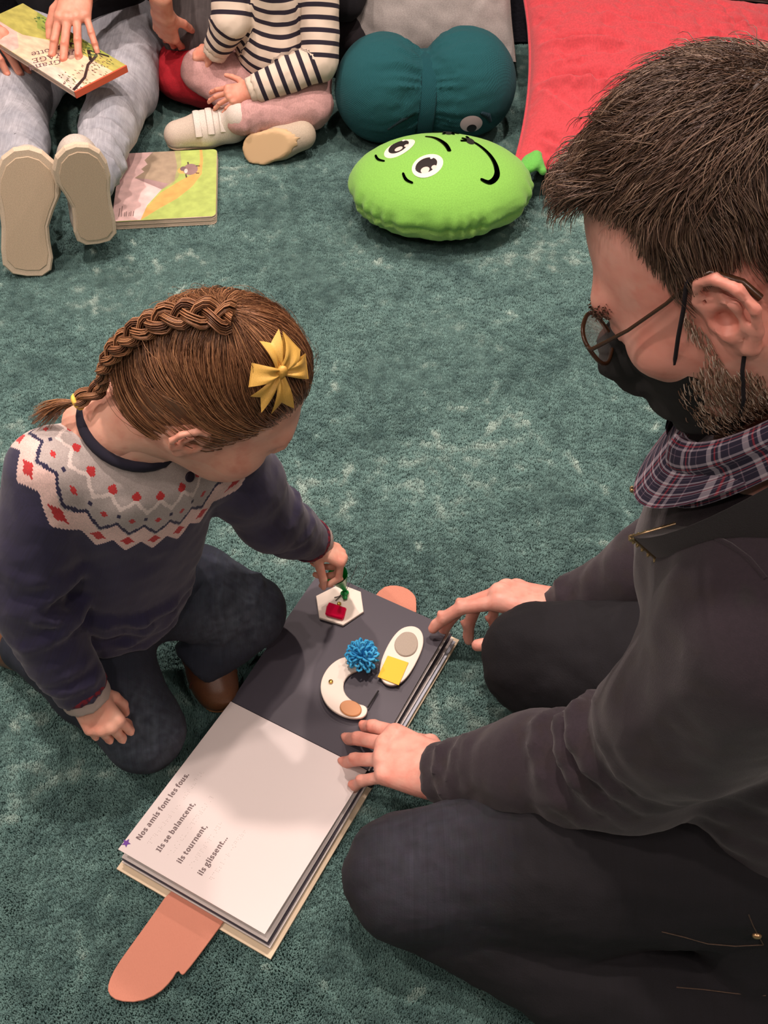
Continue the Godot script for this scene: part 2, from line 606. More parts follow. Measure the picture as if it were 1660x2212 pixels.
# flat square panel added at the ceiling for soft fill light
func added_fill_panel(x: float, z: float, e: float) -> void:
	var at := Vector3(x, CEIL, z)
	var t := thing("added_fill_panel", "added square white fill-light panel above the %s of the carpet, out of the picture" % ("left edge" if x < 0 else "right edge"), "lamp", at)
	var g := Geo.new()
	g.box(at + Vector3(0, -0.014, 0), Basis(), Vector3(0.31, 0.014, 0.31), 0.003, srgb(225, 225, 225))
	part("housing", g, mat(0.5), t)
	var m := mat(0.5)
	m.emission_enabled = true; m.emission = Color(1.0, 0.91, 0.87); m.emission_energy_multiplier = 1.5
	g = Geo.new()
	g.box(at + Vector3(0, -0.029, 0), Basis(), Vector3(0.29, 0.002, 0.29), 0.0005)
	part("diffuser", g, m, t)
	var a := AreaLight3D.new()
	a.name = "light"
	a.area_size = Vector2(0.58, 0.58)
	a.light_color = Color(1.0, 0.91, 0.87)
	a.light_energy = e
	a.area_range = 8.0
	a.shadow_enabled = true
	a.position = Vector3(0, -0.034, 0)
	a.rotation_degrees = Vector3(-90, 0, 0)
	t.add_child(a)


# ---------------------------------------------------------------- cushions along the back
# points of an oval on an ellipsoid (centre e, radii r): c its middle, a and b ends of its axes
func oval(c: Vector3, a: Vector3, b: Vector3, count := 28) -> Array:
	var out := []
	for i in count: out.append(c + (a - c) * cos(i * TAU / count) + (b - c) * sin(i * TAU / count))
	return out

func on_ell(p: Vector3, e: Vector3, r: Vector3, lift: float) -> Vector3:
	var q := (p - e) / r
	q = q / q.length()
	return e + q * r + (q / r).normalized() * lift

# a flat print that follows the ellipsoid
func print_patch(g: Geo, outline: Array, e: Vector3, r: Vector3, lift: float, col: Color) -> void:
	var mid := Vector3.ZERO
	for p in outline: mid += p
	mid /= outline.size()
	var base := g.v.size()
	var m := outline.size()
	var rings := 4
	for k in rings + 1:
		for p in outline:
			var q := on_ell(mid.lerp(p, float(k) / rings), e, r, lift if k < rings else lift * 0.3)
			g.add(q, ((q - e) / (r * r)).normalized(), col)
	for k in rings:
		for i in m:
			var a := base + k * m + i; var b := base + k * m + (i + 1) % m
			g.tri(a, a + m, b); g.tri(b, a + m, b + m)

# a print along a stroke with its own widths
func print_stroke(g: Geo, path: Array, wid: Array, e: Vector3, r: Vector3, lift: float, col: Color) -> void:
	var cv := Curve3D.new()
	for p in path: cv.add_point(p)
	for i in path.size():
		var t: Vector3 = (path[mini(i + 1, path.size() - 1)] - path[maxi(i - 1, 0)]) * 0.18
		cv.set_point_in(i, -t); cv.set_point_out(i, t)
	var n := path.size() * 5
	var base := g.v.size()
	for i in n + 1:
		var u := float(i) / n
		var s := u * (path.size() - 1)
		var p := cv.samplef(s)
		var d := (cv.samplef(minf(s + 0.05, path.size() - 1)) - cv.samplef(maxf(s - 0.05, 0.0))).normalized()
		var nn := ((p - e) / (r * r)).normalized()
		var k := mini(int(s), wid.size() - 2)
		var w: float = lerpf(wid[k], wid[k + 1], s - k)
		if i == 0 or i == n: w *= 0.35
		var side := d.cross(nn).normalized() * w
		for q in [-1.0, -0.8, 0.0, 0.8, 1.0]:
			g.add(on_ell(p + side * q, e, r, lift if absf(q) < 0.9 else lift * 0.2), nn, col)
	for i in n:
		for k in 4:
			var a := base + i * 5 + k
			g.tri(a, a + 1, a + 5); g.tri(a + 1, a + 6, a + 5)

# a sewn cushion: axes of b are width, height, front; wrinkles from the noise
func pillow(at: Vector3, b: Basis, w: float, hgt: float, thick: float, crease: FastNoiseLite, amp: float, col: Color, nn := 48, pinch := 0.09, lines := []) -> Geo:
	var g := Geo.new()
	for side in [1.0, -1.0]:
		g.sheet(func(s: float, t: float) -> Vector3:
			var a := 2.0 * s - 1.0; var c := 2.0 * t - 1.0
			var x := a * (1.0 - pinch * (1.0 - c * c) * a * a)
			var y := c * (1.0 - pinch * (1.0 - a * a) * c * c)
			var full := pow(maxf((1.0 - pow(absf(a), 2.6)) * (1.0 - pow(absf(c), 2.6)), 0.0), 0.55)
			var edge := minf(1.0, 12.0 * (1.0 - maxf(absf(a), absf(c))))
			var k := crease.get_noise_3d(x * w * 10.0, y * hgt * 10.0, side * 5.0)
			var dep := full * thick * 0.5 + (k - absf(k) * 0.6) * amp * edge
			if side > 0.0:
				for l in lines:   # [from, to, height, half width] of a crease
					var ba: Vector2 = l[1] - l[0]
					var pa: Vector2 = Vector2(a, c) - l[0]
					var h := clampf(pa.dot(ba) / ba.length_squared(), 0.0, 1.0)
					var q: float = (pa - ba * h).dot(ba.orthogonal().normalized()) / l[3]
					var far: float = (pa - ba * h).length() / l[3]
					if far < 3.0: dep += edge * l[2] * (exp(-(q - 0.7) * (q - 0.7)) - exp(-(q + 0.7) * (q + 0.7))) * exp(-maxf(0.0, far * far - q * q)) * (1.0 - pow(absf(h * 2.0 - 1.0), 3.0))
			return at + b.x * (x * w * 0.5) + b.y * (y * hgt * 0.5) + b.z * (dep * side), nn, nn, side > 0, func(_s: float, _t: float) -> Color: return col)
	return g

func piping(at: Vector3, b: Basis, w: float, hgt: float, rad: float, col: Color, pinch := 0.09) -> Geo:
	var g := Geo.new()
	var path := []
	for e in 4:
		for i in 16:
			var u := i / 8.0 - 1.0
			var a: float = [u, 1.0, -u, -1.0][e]
			var c: float = [-1.0, u, 1.0, -u][e]
			path.append(at + b.x * (a * (1.0 - pinch * (1.0 - c * c) * a * a) * w * 0.5) + b.y * (c * (1.0 - pinch * (1.0 - a * a) * c * c) * hgt * 0.5))
	path.append(path[0])
	g.tube(path, [rad], 6, col)
	return g

func frame(x: Vector3, y: Vector3) -> Basis:   # x kept, y made square to it
	x = x.normalized()
	y = (y - x * y.dot(x)).normalized()
	return Basis(x, y, x.cross(y))

func cushions() -> void:
	# green round face cushion
	var e := Vector3(0.122, 0.087, -2.03)
	var r := Vector3(0.200, 0.086, 0.157)
	var t := thing("face_cushion", "bright lime green round plush cushion with big eyes and a smile", "cushion", Vector3(e.x, 0, e.z))
	var f := Field.new(e - r * 1.15, e + r * 1.15, 0.0065)
	f.ell(e, r, 0.01)
	var nz := noise(9.0, 3, 41)
	var lime := srgb(140, 208, 88)
	var pale := srgb(158, 214, 104)
	var g := Geo.new()
	f.into(g, Transform3D(), func(p: Vector3, _n: Vector3) -> Color:
		return pale if p.y < 0.075 - (p.x - e.x) * 0.02 else lime, null, func(p: Vector3, _n: Vector3) -> float:
		var a := atan2(p.z - e.z, p.x - e.x)
		var s := (p.y - 0.075) / 0.03
		var k := exp(-s * s)
		var out := nz.get_noise_3d(p.x * 1.2, p.y * 3.0, p.z * 1.2) * 0.006 * clampf((0.13 - p.y) / 0.05, 0.15, 1.0)
		return out + k * 0.0036 * sin(a * 26.0 + 4.0 * sin(a * 5.0)) - exp(-pow((p.y - 0.075) / 0.006, 2.0)) * 0.0035)
	var plush := woven("fleece", 22.0, 0.95, 0.14)
	plush.rim_enabled = true; plush.rim = 0.3; plush.rim_tint = 0.8
	part("body", g, plush, t)
	var ink := mat(0.7)
	g = Geo.new()
	print_patch(g, oval(Vector3(0.0307, 0.1622, -2.0561), Vector3(0.0666, 0.1662, -2.0731), Vector3(0.0343, 0.1642, -2.0222)), e, r, 0.0022, srgb(235, 222, 205))
	var eye := part("eye", g, ink, t, "cream ringed eye print")
	g = Geo.new()
	print_patch(g, oval(Vector3(0.0307, 0.1619, -2.0583), Vector3(0.0586, 0.1655, -2.0707), Vector3(0.0334, 0.1641, -2.0277)), e, r, 0.0028, srgb(24, 18, 16))
	print_patch(g, oval(Vector3(0.0316, 0.1633, -2.0452), Vector3(0.0425, 0.1652, -2.0493), Vector3(0.0325, 0.1638, -2.0353)), e, r, 0.0032, srgb(225, 200, 188))
	print_patch(g, oval(Vector3(0.0484, 0.1659, -2.0535), Vector3(0.0544, 0.1667, -2.0558), Vector3(0.0493, 0.1666, -2.0470)), e, r, 0.0032, srgb(225, 200, 188))
	print_patch(g, oval(Vector3(0.0429, 0.1606, -2.0826), Vector3(0.0469, 0.1611, -2.0834), Vector3(0.0428, 0.1617, -2.0771)), e, r, 0.0032, srgb(235, 225, 215))
	part("pupil", g, ink, eye)
	g = Geo.new()
	print_patch(g, oval(Vector3(0.0900, 0.1674, -1.9801), Vector3(0.1240, 0.1701, -1.9896), Vector3(0.0913, 0.1592, -1.9482)), e, r, 0.0022, srgb(235, 222, 205))
	var eye2 := part("eye", g, ink, t, "cream ringed eye print")
	g = Geo.new()
	print_patch(g, oval(Vector3(0.0880, 0.1670, -1.9789), Vector3(0.1162, 0.1699, -1.9882), Vector3(0.0895, 0.1610, -1.9540)), e, r, 0.0028, srgb(24, 18, 16))
	print_patch(g, oval(Vector3(0.0858, 0.1637, -1.9651), Vector3(0.0974, 0.1653, -1.9678), Vector3(0.0866, 0.1611, -1.9554)), e, r, 0.0032, srgb(225, 200, 188))
	print_patch(g, oval(Vector3(0.1042, 0.1664, -1.9712), Vector3(0.1110, 0.1671, -1.9735), Vector3(0.1051, 0.1649, -1.9649)), e, r, 0.0032, srgb(225, 200, 188))
	print_patch(g, oval(Vector3(0.1001, 0.1708, -1.9990), Vector3(0.1040, 0.1711, -2.0003), Vector3(0.1000, 0.1703, -1.9946)), e, r, 0.0032, srgb(235, 225, 215))
	part("pupil", g, ink, eye2)
	var black := srgb(26, 26, 16)
	g = Geo.new()
	print_stroke(g, [Vector3(-0.0179, 0.1475, -2.0494), Vector3(-0.0118, 0.1509, -2.0278), Vector3(0.0020, 0.1552, -2.0137)], [0.0025, 0.003, 0.002], e, r, 0.0022, black)
	part("eyebrow", g, ink, t)
	g = Geo.new()
	print_stroke(g, [Vector3(0.0396, 0.1573, -1.9667), Vector3(0.0462, 0.1531, -1.9492), Vector3(0.0605, 0.1515, -1.9381)], [0.0025, 0.0035, 0.0022], e, r, 0.0022, black)
	part("eyebrow", g, ink, t)
	g = Geo.new()
	print_stroke(g, [Vector3(0.0891, 0.1639, -2.0955), Vector3(0.1096, 0.1677, -2.0835), Vector3(0.1302, 0.1721, -2.0523), Vector3(0.1388, 0.1726, -2.0226)], [0.001, 0.0035, 0.0055, 0.0045], e, r, 0.0022, srgb(74, 16, 12))
	part("mouth", g, ink, t, "dark red smile print")
	for arm in 2:
		g = Geo.new()
		if arm == 0:
			print_stroke(g, [Vector3(0.2005, 0.1532, -1.9509), Vector3(0.2201, 0.1471, -1.9483), Vector3(0.2357, 0.1490, -1.9677), Vector3(0.2361, 0.1549, -1.9948), Vector3(0.2224, 0.1614, -2.0322), Vector3(0.1930, 0.1638, -2.0735)], [0.003, 0.0055, 0.0065, 0.006, 0.0045, 0.003], e, r, 0.0022, black)
			print_patch(g, oval(Vector3(0.1852, 0.1642, -2.0783), Vector3(0.1949, 0.1638, -2.0717), Vector3(0.1823, 0.1670, -2.0625)), e, r, 0.0024, black)
			for q in [Vector3(0.1638, 0.1679, -2.0721), Vector3(0.1678, 0.1641, -2.0895), Vector3(0.1789, 0.1587, -2.1042)]:
				print_stroke(g, [Vector3(0.1852, 0.1642, -2.0783), q], [0.004, 0.003], e, r, 0.0023, black)
		else:
			print_stroke(g, [Vector3(0.1083, 0.1513, -2.1547), Vector3(0.1246, 0.1498, -2.1515), Vector3(0.1347, 0.1472, -2.1465)], [0.001, 0.002, 0.003], e, r, 0.0022, black)
			print_patch(g, oval(Vector3(0.1408, 0.1461, -2.1445), Vector3(0.1524, 0.1503, -2.1336), Vector3(0.1368, 0.1606, -2.1103)), e, r, 0.0024, black)
			for q in [Vector3(0.1641, 0.1528, -2.1255), Vector3(0.1519, 0.1601, -2.1094), Vector3(0.1277, 0.1611, -2.1095)]:
				print_stroke(g, [Vector3(0.1429, 0.1462, -2.1444), q], [0.004, 0.003], e, r, 0.0023, black)
		part("arm_print", g, ink, t)
	# knot at the side
	g = Geo.new()
	var kf := Field.new(Vector3(0.29, 0.03, -2.16), Vector3(0.38, 0.16, -2.02), 0.004)
	kf.ell(Vector3(0.322, 0.108, -2.085), Vector3(0.024, 0.014, 0.030), 0.01, Basis(Vector3.BACK, 0.5))
	kf.cap(Vector3(0.305, 0.095, -2.07), Vector3(0.342, 0.112, -2.11), 0.012, 0.008, 0.01)
	kf.cap(Vector3(0.335, 0.12, -2.10), Vector3(0.348, 0.10, -2.065), 0.007, 0.009, 0.012)
	kf.into(g, Transform3D(), func(_p: Vector3, _n: Vector3) -> Color: return srgb(110, 196, 84))
	part("knot", g, plush, t)

	# teal knitted plush, waisted in the middle
	t = thing("knitted_plush", "dark teal ribbed plush pouf pinched by a band with white eye", "plush", Vector3(0.09, 0, -2.39))
	var knit := woven("knit", 7.0, 0.95, 1.0)
	var wr := noise(11.0, 3, 51)
	f = Field.new(Vector3(-0.16, 0.0, -2.56), Vector3(0.36, 0.28, -2.2), 0.007)
	f.ell(Vector3(-0.005, 0.120, -2.385), Vector3(0.112, 0.122, 0.122), 0.02, Basis(Vector3.BACK, -0.15))
	f.ell(Vector3(0.198, 0.123, -2.405), Vector3(0.116, 0.123, 0.122), 0.02, Basis(Vector3.BACK, 0.2))
	f.cap(Vector3(0.05, 0.105, -2.39), Vector3(0.15, 0.105, -2.39), 0.084, 0.084, 0.03)
	g = Geo.new()
	f.into(g, Transform3D(), func(_p: Vector3, _n: Vector3) -> Color: return srgb(14, 78, 84), null, func(p: Vector3, _n: Vector3) -> float:
		var q := absf(p.x - 0.1)
		var a := atan2(p.z + 2.39, p.y - 0.11)
		var pl := maxf(0.0, sin(a * 19.0 + 3.0 * sin(a * 7.0))) * 0.005 * clampf((0.10 - q) / 0.06, 0.0, 1.0) * clampf(q / 0.025, 0.0, 1.0)
		return wr.get_noise_3d(p.x * 0.7, p.y * 2.6, p.z * 2.6) * 0.005 * clampf(1.5 - q * 8.0, 0.15, 1.0) + pl)
	part("body", g, knit, t)
	g = Geo.new()
	var ring := []
	for i in 33:
		var a := i * TAU / 32
		ring.append(Vector3(0.1 + 0.004 * sin(a * 2.0), 0.105 + cos(a) * 0.092, -2.39 + sin(a) * 0.094))
	g.tube(ring, [0.019], 10, srgb(12, 68, 74), Vector3.RIGHT, 1.0)
	for i in g.v.size():   # a flat belt
		var d := Vector3(0, g.v[i].y - 0.105, g.v[i].z + 2.39)
		g.v[i] = Vector3(g.v[i].x, 0.105, -2.39) + d.normalized() * (0.094 + (d.length() - 0.093) * 0.25)
	g.smooth()
	part("band", g, knit, t, "narrow teal waist band")
	var e2 := Vector3(0.198, 0.123, -2.405)
	var r2 := Vector3(0.1185, 0.1255, 0.1245)
	g = Geo.new()
	print_patch(g, oval(Vector3(0.2034, 0.0841, -2.2889), Vector3(0.2292, 0.0881, -2.2922), Vector3(0.2066, 0.0599, -2.3001)), e2, r2, 0.004, srgb(206, 190, 196))
	var ey := part("eye", g, mat(0.6), t, "white felt eye with black pupil")
	g = Geo.new()
	print_patch(g, oval(Vector3(0.2052, 0.0751, -2.2924), Vector3(0.2180, 0.0784, -2.2927), Vector3(0.2075, 0.0617, -2.2991)), e2, r2, 0.0055, srgb(14, 12, 14))
	part("pupil", g, mat(0.5), ey)
	g = Geo.new()
	g.tube([Vector3(0.2249, 0.1132, -2.2846), Vector3(0.2422, 0.1022, -2.2919), Vector3(0.2496, 0.0832, -2.3007)], [0.004, 0.007, 0.004], 8, srgb(8, 44, 54))
	part("eyelid", g, knit, t)
	g = Geo.new()
	g.tube([Vector3(0.0086, 0.0808, -2.2683), Vector3(0.0428, 0.1033, -2.2737), Vector3(0.0753, 0.1081, -2.2978)], [0.002, 0.005, 0.004], 8, srgb(6, 34, 42))
	part("mouth_seam", g, knit, t)

	# large coral floor cushion
	var cr := noise(1.0, 4, 61)
	var bl := Vector3(0.2921, 0.0620, -2.0990)
	var tl := Vector3(0.36, 0.20, -2.77)
	var tr := Vector3(1.02, 0.16, -2.72)
	var b := frame(tr - tl, tl - bl)
	var mid := (bl + tr) / 2.0 + Vector3(0, 0.01, 0)
	t = thing("floor_cushion", "large wrinkled coral pink velvet floor cushion behind the green cushion", "cushion", Vector3(mid.x, 0, mid.z))
	var velvet := woven("fleece", 10.0, 0.9, 0.3)
	velvet.rim_enabled = true; velvet.rim = 0.35; velvet.rim_tint = 0.7
	var coral := srgb(212, 72, 80)
	var crng := RandomNumberGenerator.new()
	crng.seed = 66
	var creases := [[Vector2(-0.95, 0.16), Vector2(-0.25, 0.10), 0.018, 0.035], [Vector2(-0.98, -0.22), Vector2(-0.20, -0.34), 0.020, 0.05], [Vector2(-0.95, -0.25), Vector2(-0.62, -0.62), 0.007, 0.03], [Vector2(-0.55, -0.15), Vector2(-0.52, -0.5), 0.005, 0.025]]
	for i in 40:
		var p := Vector2(crng.randf_range(-0.9, 0.8), crng.randf_range(-0.85, 0.9))
		var an := crng.randf_range(-0.9, 0.5)
		creases.append([p, p + Vector2(cos(an), sin(an)) * crng.randf_range(0.12, 0.4), crng.randf_range(0.003, 0.009), crng.randf_range(0.014, 0.034)])
	part("cover", pillow(mid, b, 0.68, 0.66, 0.16, cr, 0.012, coral, 110, 0.09, creases), velvet, t)
	part("piping", piping(mid, b, 0.68, 0.66, 0.004, srgb(206, 70, 80)), velvet, t)

	# grey cushion leaning on the dark wall
	b = frame(Vector3(1, 0.05, 0), Vector3(0.05, 1, -0.45))
	mid = Vector3(0.105, 0.26, -2.70)
	t = thing("scatter_cushion", "pale grey linen cushion leaning behind the teal knitted plush", "cushion", Vector3(mid.x, 0, mid.z))
	var linen := woven("fleece", 16.0, 0.95, 0.4)
	part("cover", pillow(mid, b, 0.44, 0.44, 0.13, cr, 0.004, srgb(184, 180, 176), 48, 0.09, [[Vector2(-0.8, -0.2), Vector2(-0.5, 0.9), 0.006, 0.04], [Vector2(0.7, -0.4), Vector2(0.9, 0.5), 0.006, 0.04], [Vector2(0.5, -0.5), Vector2(0.95, 0.1), 0.005, 0.03]]), linen, t)
	part("piping", piping(mid, b, 0.44, 0.44, 0.003, srgb(150, 142, 136)), linen, t)
	# second grey one, only a corner of it in view
	b = frame(Vector3(1, -0.1, 0), Vector3(0.1, 1, -0.35))
	mid = Vector3(0.95, 0.30, -2.77)
	t = thing("scatter_cushion", "grey cushion of which one corner shows behind the coral cushion", "cushion", Vector3(mid.x, 0, mid.z))
	part("cover", pillow(mid, b, 0.40, 0.30, 0.08, cr, 0.01, srgb(150, 138, 132), 32), linen, t)
	part("piping", piping(mid, b, 0.40, 0.30, 0.003, srgb(136, 124, 120)), linen, t)

	# crimson pouf under the child in stripes
	e = Vector3(-0.43, 0.075, -2.56)
	r = Vector3(0.15, 0.075, 0.13)
	f = Field.new(e - r * 1.2, e + r * 1.2, 0.008)
	f.ell(e, r, 0.01)
	g = Geo.new()
	f.into(g, Transform3D(), func(_p: Vector3, _n: Vector3) -> Color: return srgb(176, 16, 34), null, func(p: Vector3, _n: Vector3) -> float: return nz.get_noise_3d(p.x, p.y * 2.0, p.z) * 0.006)
	var vr := woven("fleece", 10.0, 0.85, 0.3)
	solid("round_cushion", g, vr, "crimson red round cushion half hidden beside the pink trousers", "cushion", Vector3(e.x, 0, e.z))


# ---------------------------------------------------------------- picture helpers
func fill_poly(im: Image, pts: Array, col: Color) -> void:   # pts in 0..1
	var w := im.get_width(); var h := im.get_height()
	for y in h:
		var xs := []
		var fy := (y + 0.5) / h
		for i in pts.size():
			var a: Vector2 = pts[i]; var b: Vector2 = pts[(i + 1) % pts.size()]
			if (a.y <= fy) != (b.y <= fy): xs.append(a.x + (fy - a.y) / (b.y - a.y) * (b.x - a.x))
		xs.sort()
		for i in range(0, xs.size() - 1, 2):
			for x in range(maxi(0, int(xs[i] * w)), mini(w, int(xs[i + 1] * w))): im.set_pixel(x, y, col)

func fill_oval(im: Image, c: Vector2, r: Vector2, col: Color, turn := 0.0) -> void:
	var pts := []
	for i in 24: pts.append(c + Vector2(cos(i * TAU / 24) * r.x, sin(i * TAU / 24) * r.y).rotated(turn))
	fill_poly(im, pts, col)

func stroke(im: Image, pts: Array, wid: float, col: Color) -> void:
	for i in pts.size() - 1:
		var a: Vector2 = pts[i]; var b: Vector2 = pts[i + 1]
		var s := (b - a).orthogonal().normalized() * wid * 0.5
		fill_poly(im, [a + s, b + s, b - s, a - s], col)

# rounds the corners of an outline by cutting them twice
func smooth_poly(p: PackedVector2Array, times := 2) -> PackedVector2Array:
	for k in times:
		var out := PackedVector2Array()
		for i in p.size():
			var a := p[i]; var b := p[(i + 1) % p.size()]
			out.append(a.lerp(b, 0.25)); out.append(a.lerp(b, 0.75))
		p = out
	return p

func c8(r: int, g: int, b: int) -> Color: return Color(r / 255.0, g / 255.0, b / 255.0)

func round_rect(w: float, h: float, r: float, per := 5) -> PackedVector2Array:
	var out := PackedVector2Array()
	for k in 4:
		var c: Vector2 = [Vector2(w - r, h - r), Vector2(r - w, h - r), Vector2(r - w, r - h), Vector2(w - r, r - h)][k]
		for i in per + 1:
			var a := (k + float(i) / per) * PI / 2
			out.append(c + Vector2(cos(a), sin(a)) * r)
	return out

func wash(im: Image, sd: int, amt: float) -> void:   # watercolour unevenness
	var nz := noise(0.02, 4, sd)
	for y in im.get_height():
		for x in im.get_width():
			var c := im.get_pixel(x, y)
			var k := 1.0 + nz.get_noise_2d(x, y) * amt
			im.set_pixel(x, y, Color(c.r * k, c.g * k, c.b * k))

func letters(txt: String, size: float, col: Color, xf: Transform3D, parent: Node3D, called: String, face := "Droid Sans", weight := 700) -> MeshInstance3D:
	var font := SystemFont.new()
	font.font_names = PackedStringArray([face])
	font.font_weight = weight
	var tm := TextMesh.new()
	tm.text = txt; tm.font = font; tm.font_size = 32; tm.pixel_size = size / 32.0; tm.depth = 0.0004; tm.curve_step = 2.0
	tm.horizontal_alignment = HORIZONTAL_ALIGNMENT_LEFT
	var mi := MeshInstance3D.new()
	mi.mesh = tm; mi.name = called
	var m := StandardMaterial3D.new()
	m.albedo_color = col; m.roughness = 0.8
	mi.material_override = m
	parent.add_child(mi, true)
	mi.transform = Transform3D(Basis(), -parent.position) * xf
	return mi

func books() -> void:
	# board book on the carpet, lying on its front
	var c0 := Vector3(-0.6393, 0.0220, -2.2748); var c1 := Vector3(-0.4111, 0.0220, -2.2668); var c2 := Vector3(-0.3574, 0.0220, -1.9987); var c3 := Vector3(-0.5862, 0.0220, -2.0057)
	var mid := (c0 + c1 + c2 + c3) / 4.0
	var b := frame((c1 + c2 - c0 - c3), Vector3.UP)
	var w := ((c1 + c2 - c0 - c3) / 4.0).length()
	var h := ((c2 + c3 - c0 - c1) / 4.0).length()
	mid.y = 0
	b = Basis(Vector3.UP, deg_to_rad(7.0)) * Basis(b.x, Vector3.UP, b.x.cross(Vector3.UP))
	var t := thing("board_book", "thick board book lying on the carpet, green hill and mountain cover", "book", mid)
	var im := Image.create(320, 384, false, Image.FORMAT_RGB8)
	im.fill(c8(232, 200, 196))
	var V := func(l: Array) -> Array:
		var o := []
		for i in range(0, l.size(), 2): o.append(Vector2(l[i], l[i + 1]))
		return o
	fill_poly(im, V.call([0, 0, 0.085, 0, 0.12, 0.2, 0.05, 0.42, 0, 0.52]), c8(186, 150, 152))
	fill_poly(im, V.call([0.0, 0.05, 0.045, 0.1, 0.03, 0.25, 0, 0.3]), c8(140, 112, 130))
	fill_poly(im, V.call([0.34, 0, 1, 0, 1, 1, 0.28, 1, 0.33, 0.8, 0.46, 0.58, 0.60, 0.2]), c8(172, 194, 106))
	fill_poly(im, V.call([0.34, 0, 0.56, 0, 0.60, 0.25, 0.58, 0.46, 0.46, 0.58, 0.18, 0.39, 0.27, 0.3, 0.235, 0.26, 0.295, 0.19, 0.26, 0.125]), c8(166, 150, 128))
	fill_poly(im, V.call([0.46, 0.58, 0.52, 0.50, 0.32, 0.42, 0.18, 0.39]), c8(168, 142, 140))
	fill_poly(im, V.call([0.56, 0, 0.60, 0.25, 0.58, 0.46, 0.46, 0.58, 0.56, 0.52, 0.62, 0.40, 0.64, 0.2, 0.62, 0]), c8(168, 172, 116))
	fill_poly(im, V.call([0.82, 0.0, 0.845, 0.0, 0.86, 0.15, 0.85, 0.38, 0.76, 0.56, 0.62, 0.72, 0.44, 0.86, 0.28, 1, 0.33, 0.82, 0.44, 0.64, 0.62, 0.48, 0.78, 0.36, 0.83, 0.2]), c8(220, 172, 100))
	fill_oval(im, Vector2(0.66, 0.31), Vector2(0.055, 0.05), c8(208, 176, 104))
	fill_oval(im, Vector2(0.735, 0.30), Vector2(0.075, 0.085), c8(150, 124, 122))
	fill_oval(im, Vector2(0.66, 0.285), Vector2(0.03, 0.035), c8(118, 98, 104))
	fill_oval(im, Vector2(0.69, 0.32), Vector2(0.018, 0.035), c8(222, 206, 196))
	for l in [[0.71, 0.22, 0.705, 0.185], [0.79, 0.25, 0.83, 0.255], [0.79, 0.36, 0.825, 0.365], [0.69, 0.37, 0.70, 0.42]]: stroke(im, V.call(l), 0.014, c8(70, 58, 56))
	for l in [[0.068, 0.82, 0.068, 0.94], [0.088, 0.79, 0.088, 0.94], [0.12, 0.88, 0.12, 0.94], [0.135, 0.87, 0.135, 0.94], [0.165, 0.88, 0.165, 0.94], [0.18, 0.87, 0.18, 0.94], [0.205, 0.87, 0.205, 0.94]]: stroke(im, V.call(l), 0.006, c8(120, 96, 92))
	wash(im, 71, 0.10)
	var cover := StandardMaterial3D.new()
	cover.albedo_texture = ImageTexture.create_from_image(im); cover.roughness = 0.45
	var poly := round_rect(w, h, 0.012)
	var g := Geo.new()
	g.plate(poly, mid + Vector3(0, 0.0205, 0), b, 0.002, 0.0006)
	part("cover", g, cover, t, "printed cover with mountain and small mole")
	var board := mat(0.7)
	for i in 6:
		g = Geo.new()
		g.plate(round_rect(w - 0.0005 * (i % 2), h - 0.0004 * (i % 3), 0.012), mid + Vector3(0, 0.0005 + i * 0.00335, 0), b, 0.0031, 0.0006, srgb(206, 190, 168))
		part("board_page", g, board, t)

	# picture book held on the lap
	var q0 := Vector3(-0.6636, 0.2391, -2.1480); var q1 := Vector3(-0.5076, 0.2469, -2.1884); var q3 := Vector3(-0.9514, 0.2440, -2.4338)
	b = frame(q1 - q0, (q0 - q3))
	var up := b.x.cross((q3 - q0).normalized()).normalized()
	if up.y < 0: up = -up
	var bz := (q0 - q3).normalized()
	var bx := (q1 - q0 - bz * bz.dot(q1 - q0)).normalized()
	up = bz.cross(bx)
	b = Basis(bx, up, bz)
	w = 0.5 * (q1 - q0).dot(bx); h = 0.5 * (q0 - q3).length()
	mid = q0 - bz * h + bx * w
	t = thing("picture_book", "illustrated hardback picture book under the hand of the person in pale jeans", "book", mid)
	im = Image.create(320, 384, false, Image.FORMAT_RGB8)
	im.fill(c8(226, 196, 166))
	fill_poly(im, V.call([0.35, 0, 1, 0, 1, 1, 0.75, 1, 0.72, 0.7, 0.6, 0.45, 0.42, 0.3]), c8(176, 172, 92))
	fill_poly(im, V.call([0.7, 0.3, 1, 0.15, 1, 0.9, 0.9, 0.75, 0.75, 0.6]), c8(150, 164, 78))
	fill_poly(im, V.call([0, 0, 0.4, 0, 0.4, 0.25, 0.15, 0.4, 0, 0.4]), c8(206, 180, 168))
	fill_poly(im, V.call([0, 0.5, 0.25, 0.75, 0.2, 1, 0, 1]), c8(232, 204, 186))
	stroke(im, V.call([0.02, 0.985, 0.35, 0.93, 0.6, 0.84, 0.85, 0.80, 1.0, 0.72]), 0.022, c8(52, 40, 40))
	stroke(im, V.call([0.7, 0.82, 0.86, 0.72, 0.97, 0.86]), 0.03, c8(40, 32, 32))
	fill_oval(im, Vector2(0.62, 0.68), Vector2(0.13, 0.035), c8(170, 148, 132), -0.25)
	fill_oval(im, Vector2(0.78, 0.58), Vector2(0.10, 0.014), c8(60, 34, 28), 0.5)
	var rng := RandomNumberGenerator.new()
	rng.seed = 3
	for i in 90:
		var p := Vector2(rng.randf_range(0.02, 0.95), rng.randf_range(0.8, 1.0))
		fill_oval(im, p, Vector2(0.012, 0.006), [c8(90, 108, 62), c8(120, 92, 70), c8(70, 60, 64)][i % 3], rng.randf() * 3.0)
	for i in 60:
		fill_oval(im, Vector2(rng.randf_range(0.75, 1.0), rng.randf_range(0.2, 0.8)), Vector2(0.018, 0.009), [c8(96, 120, 62), c8(70, 98, 62)][i % 2], rng.randf() * 3.0)
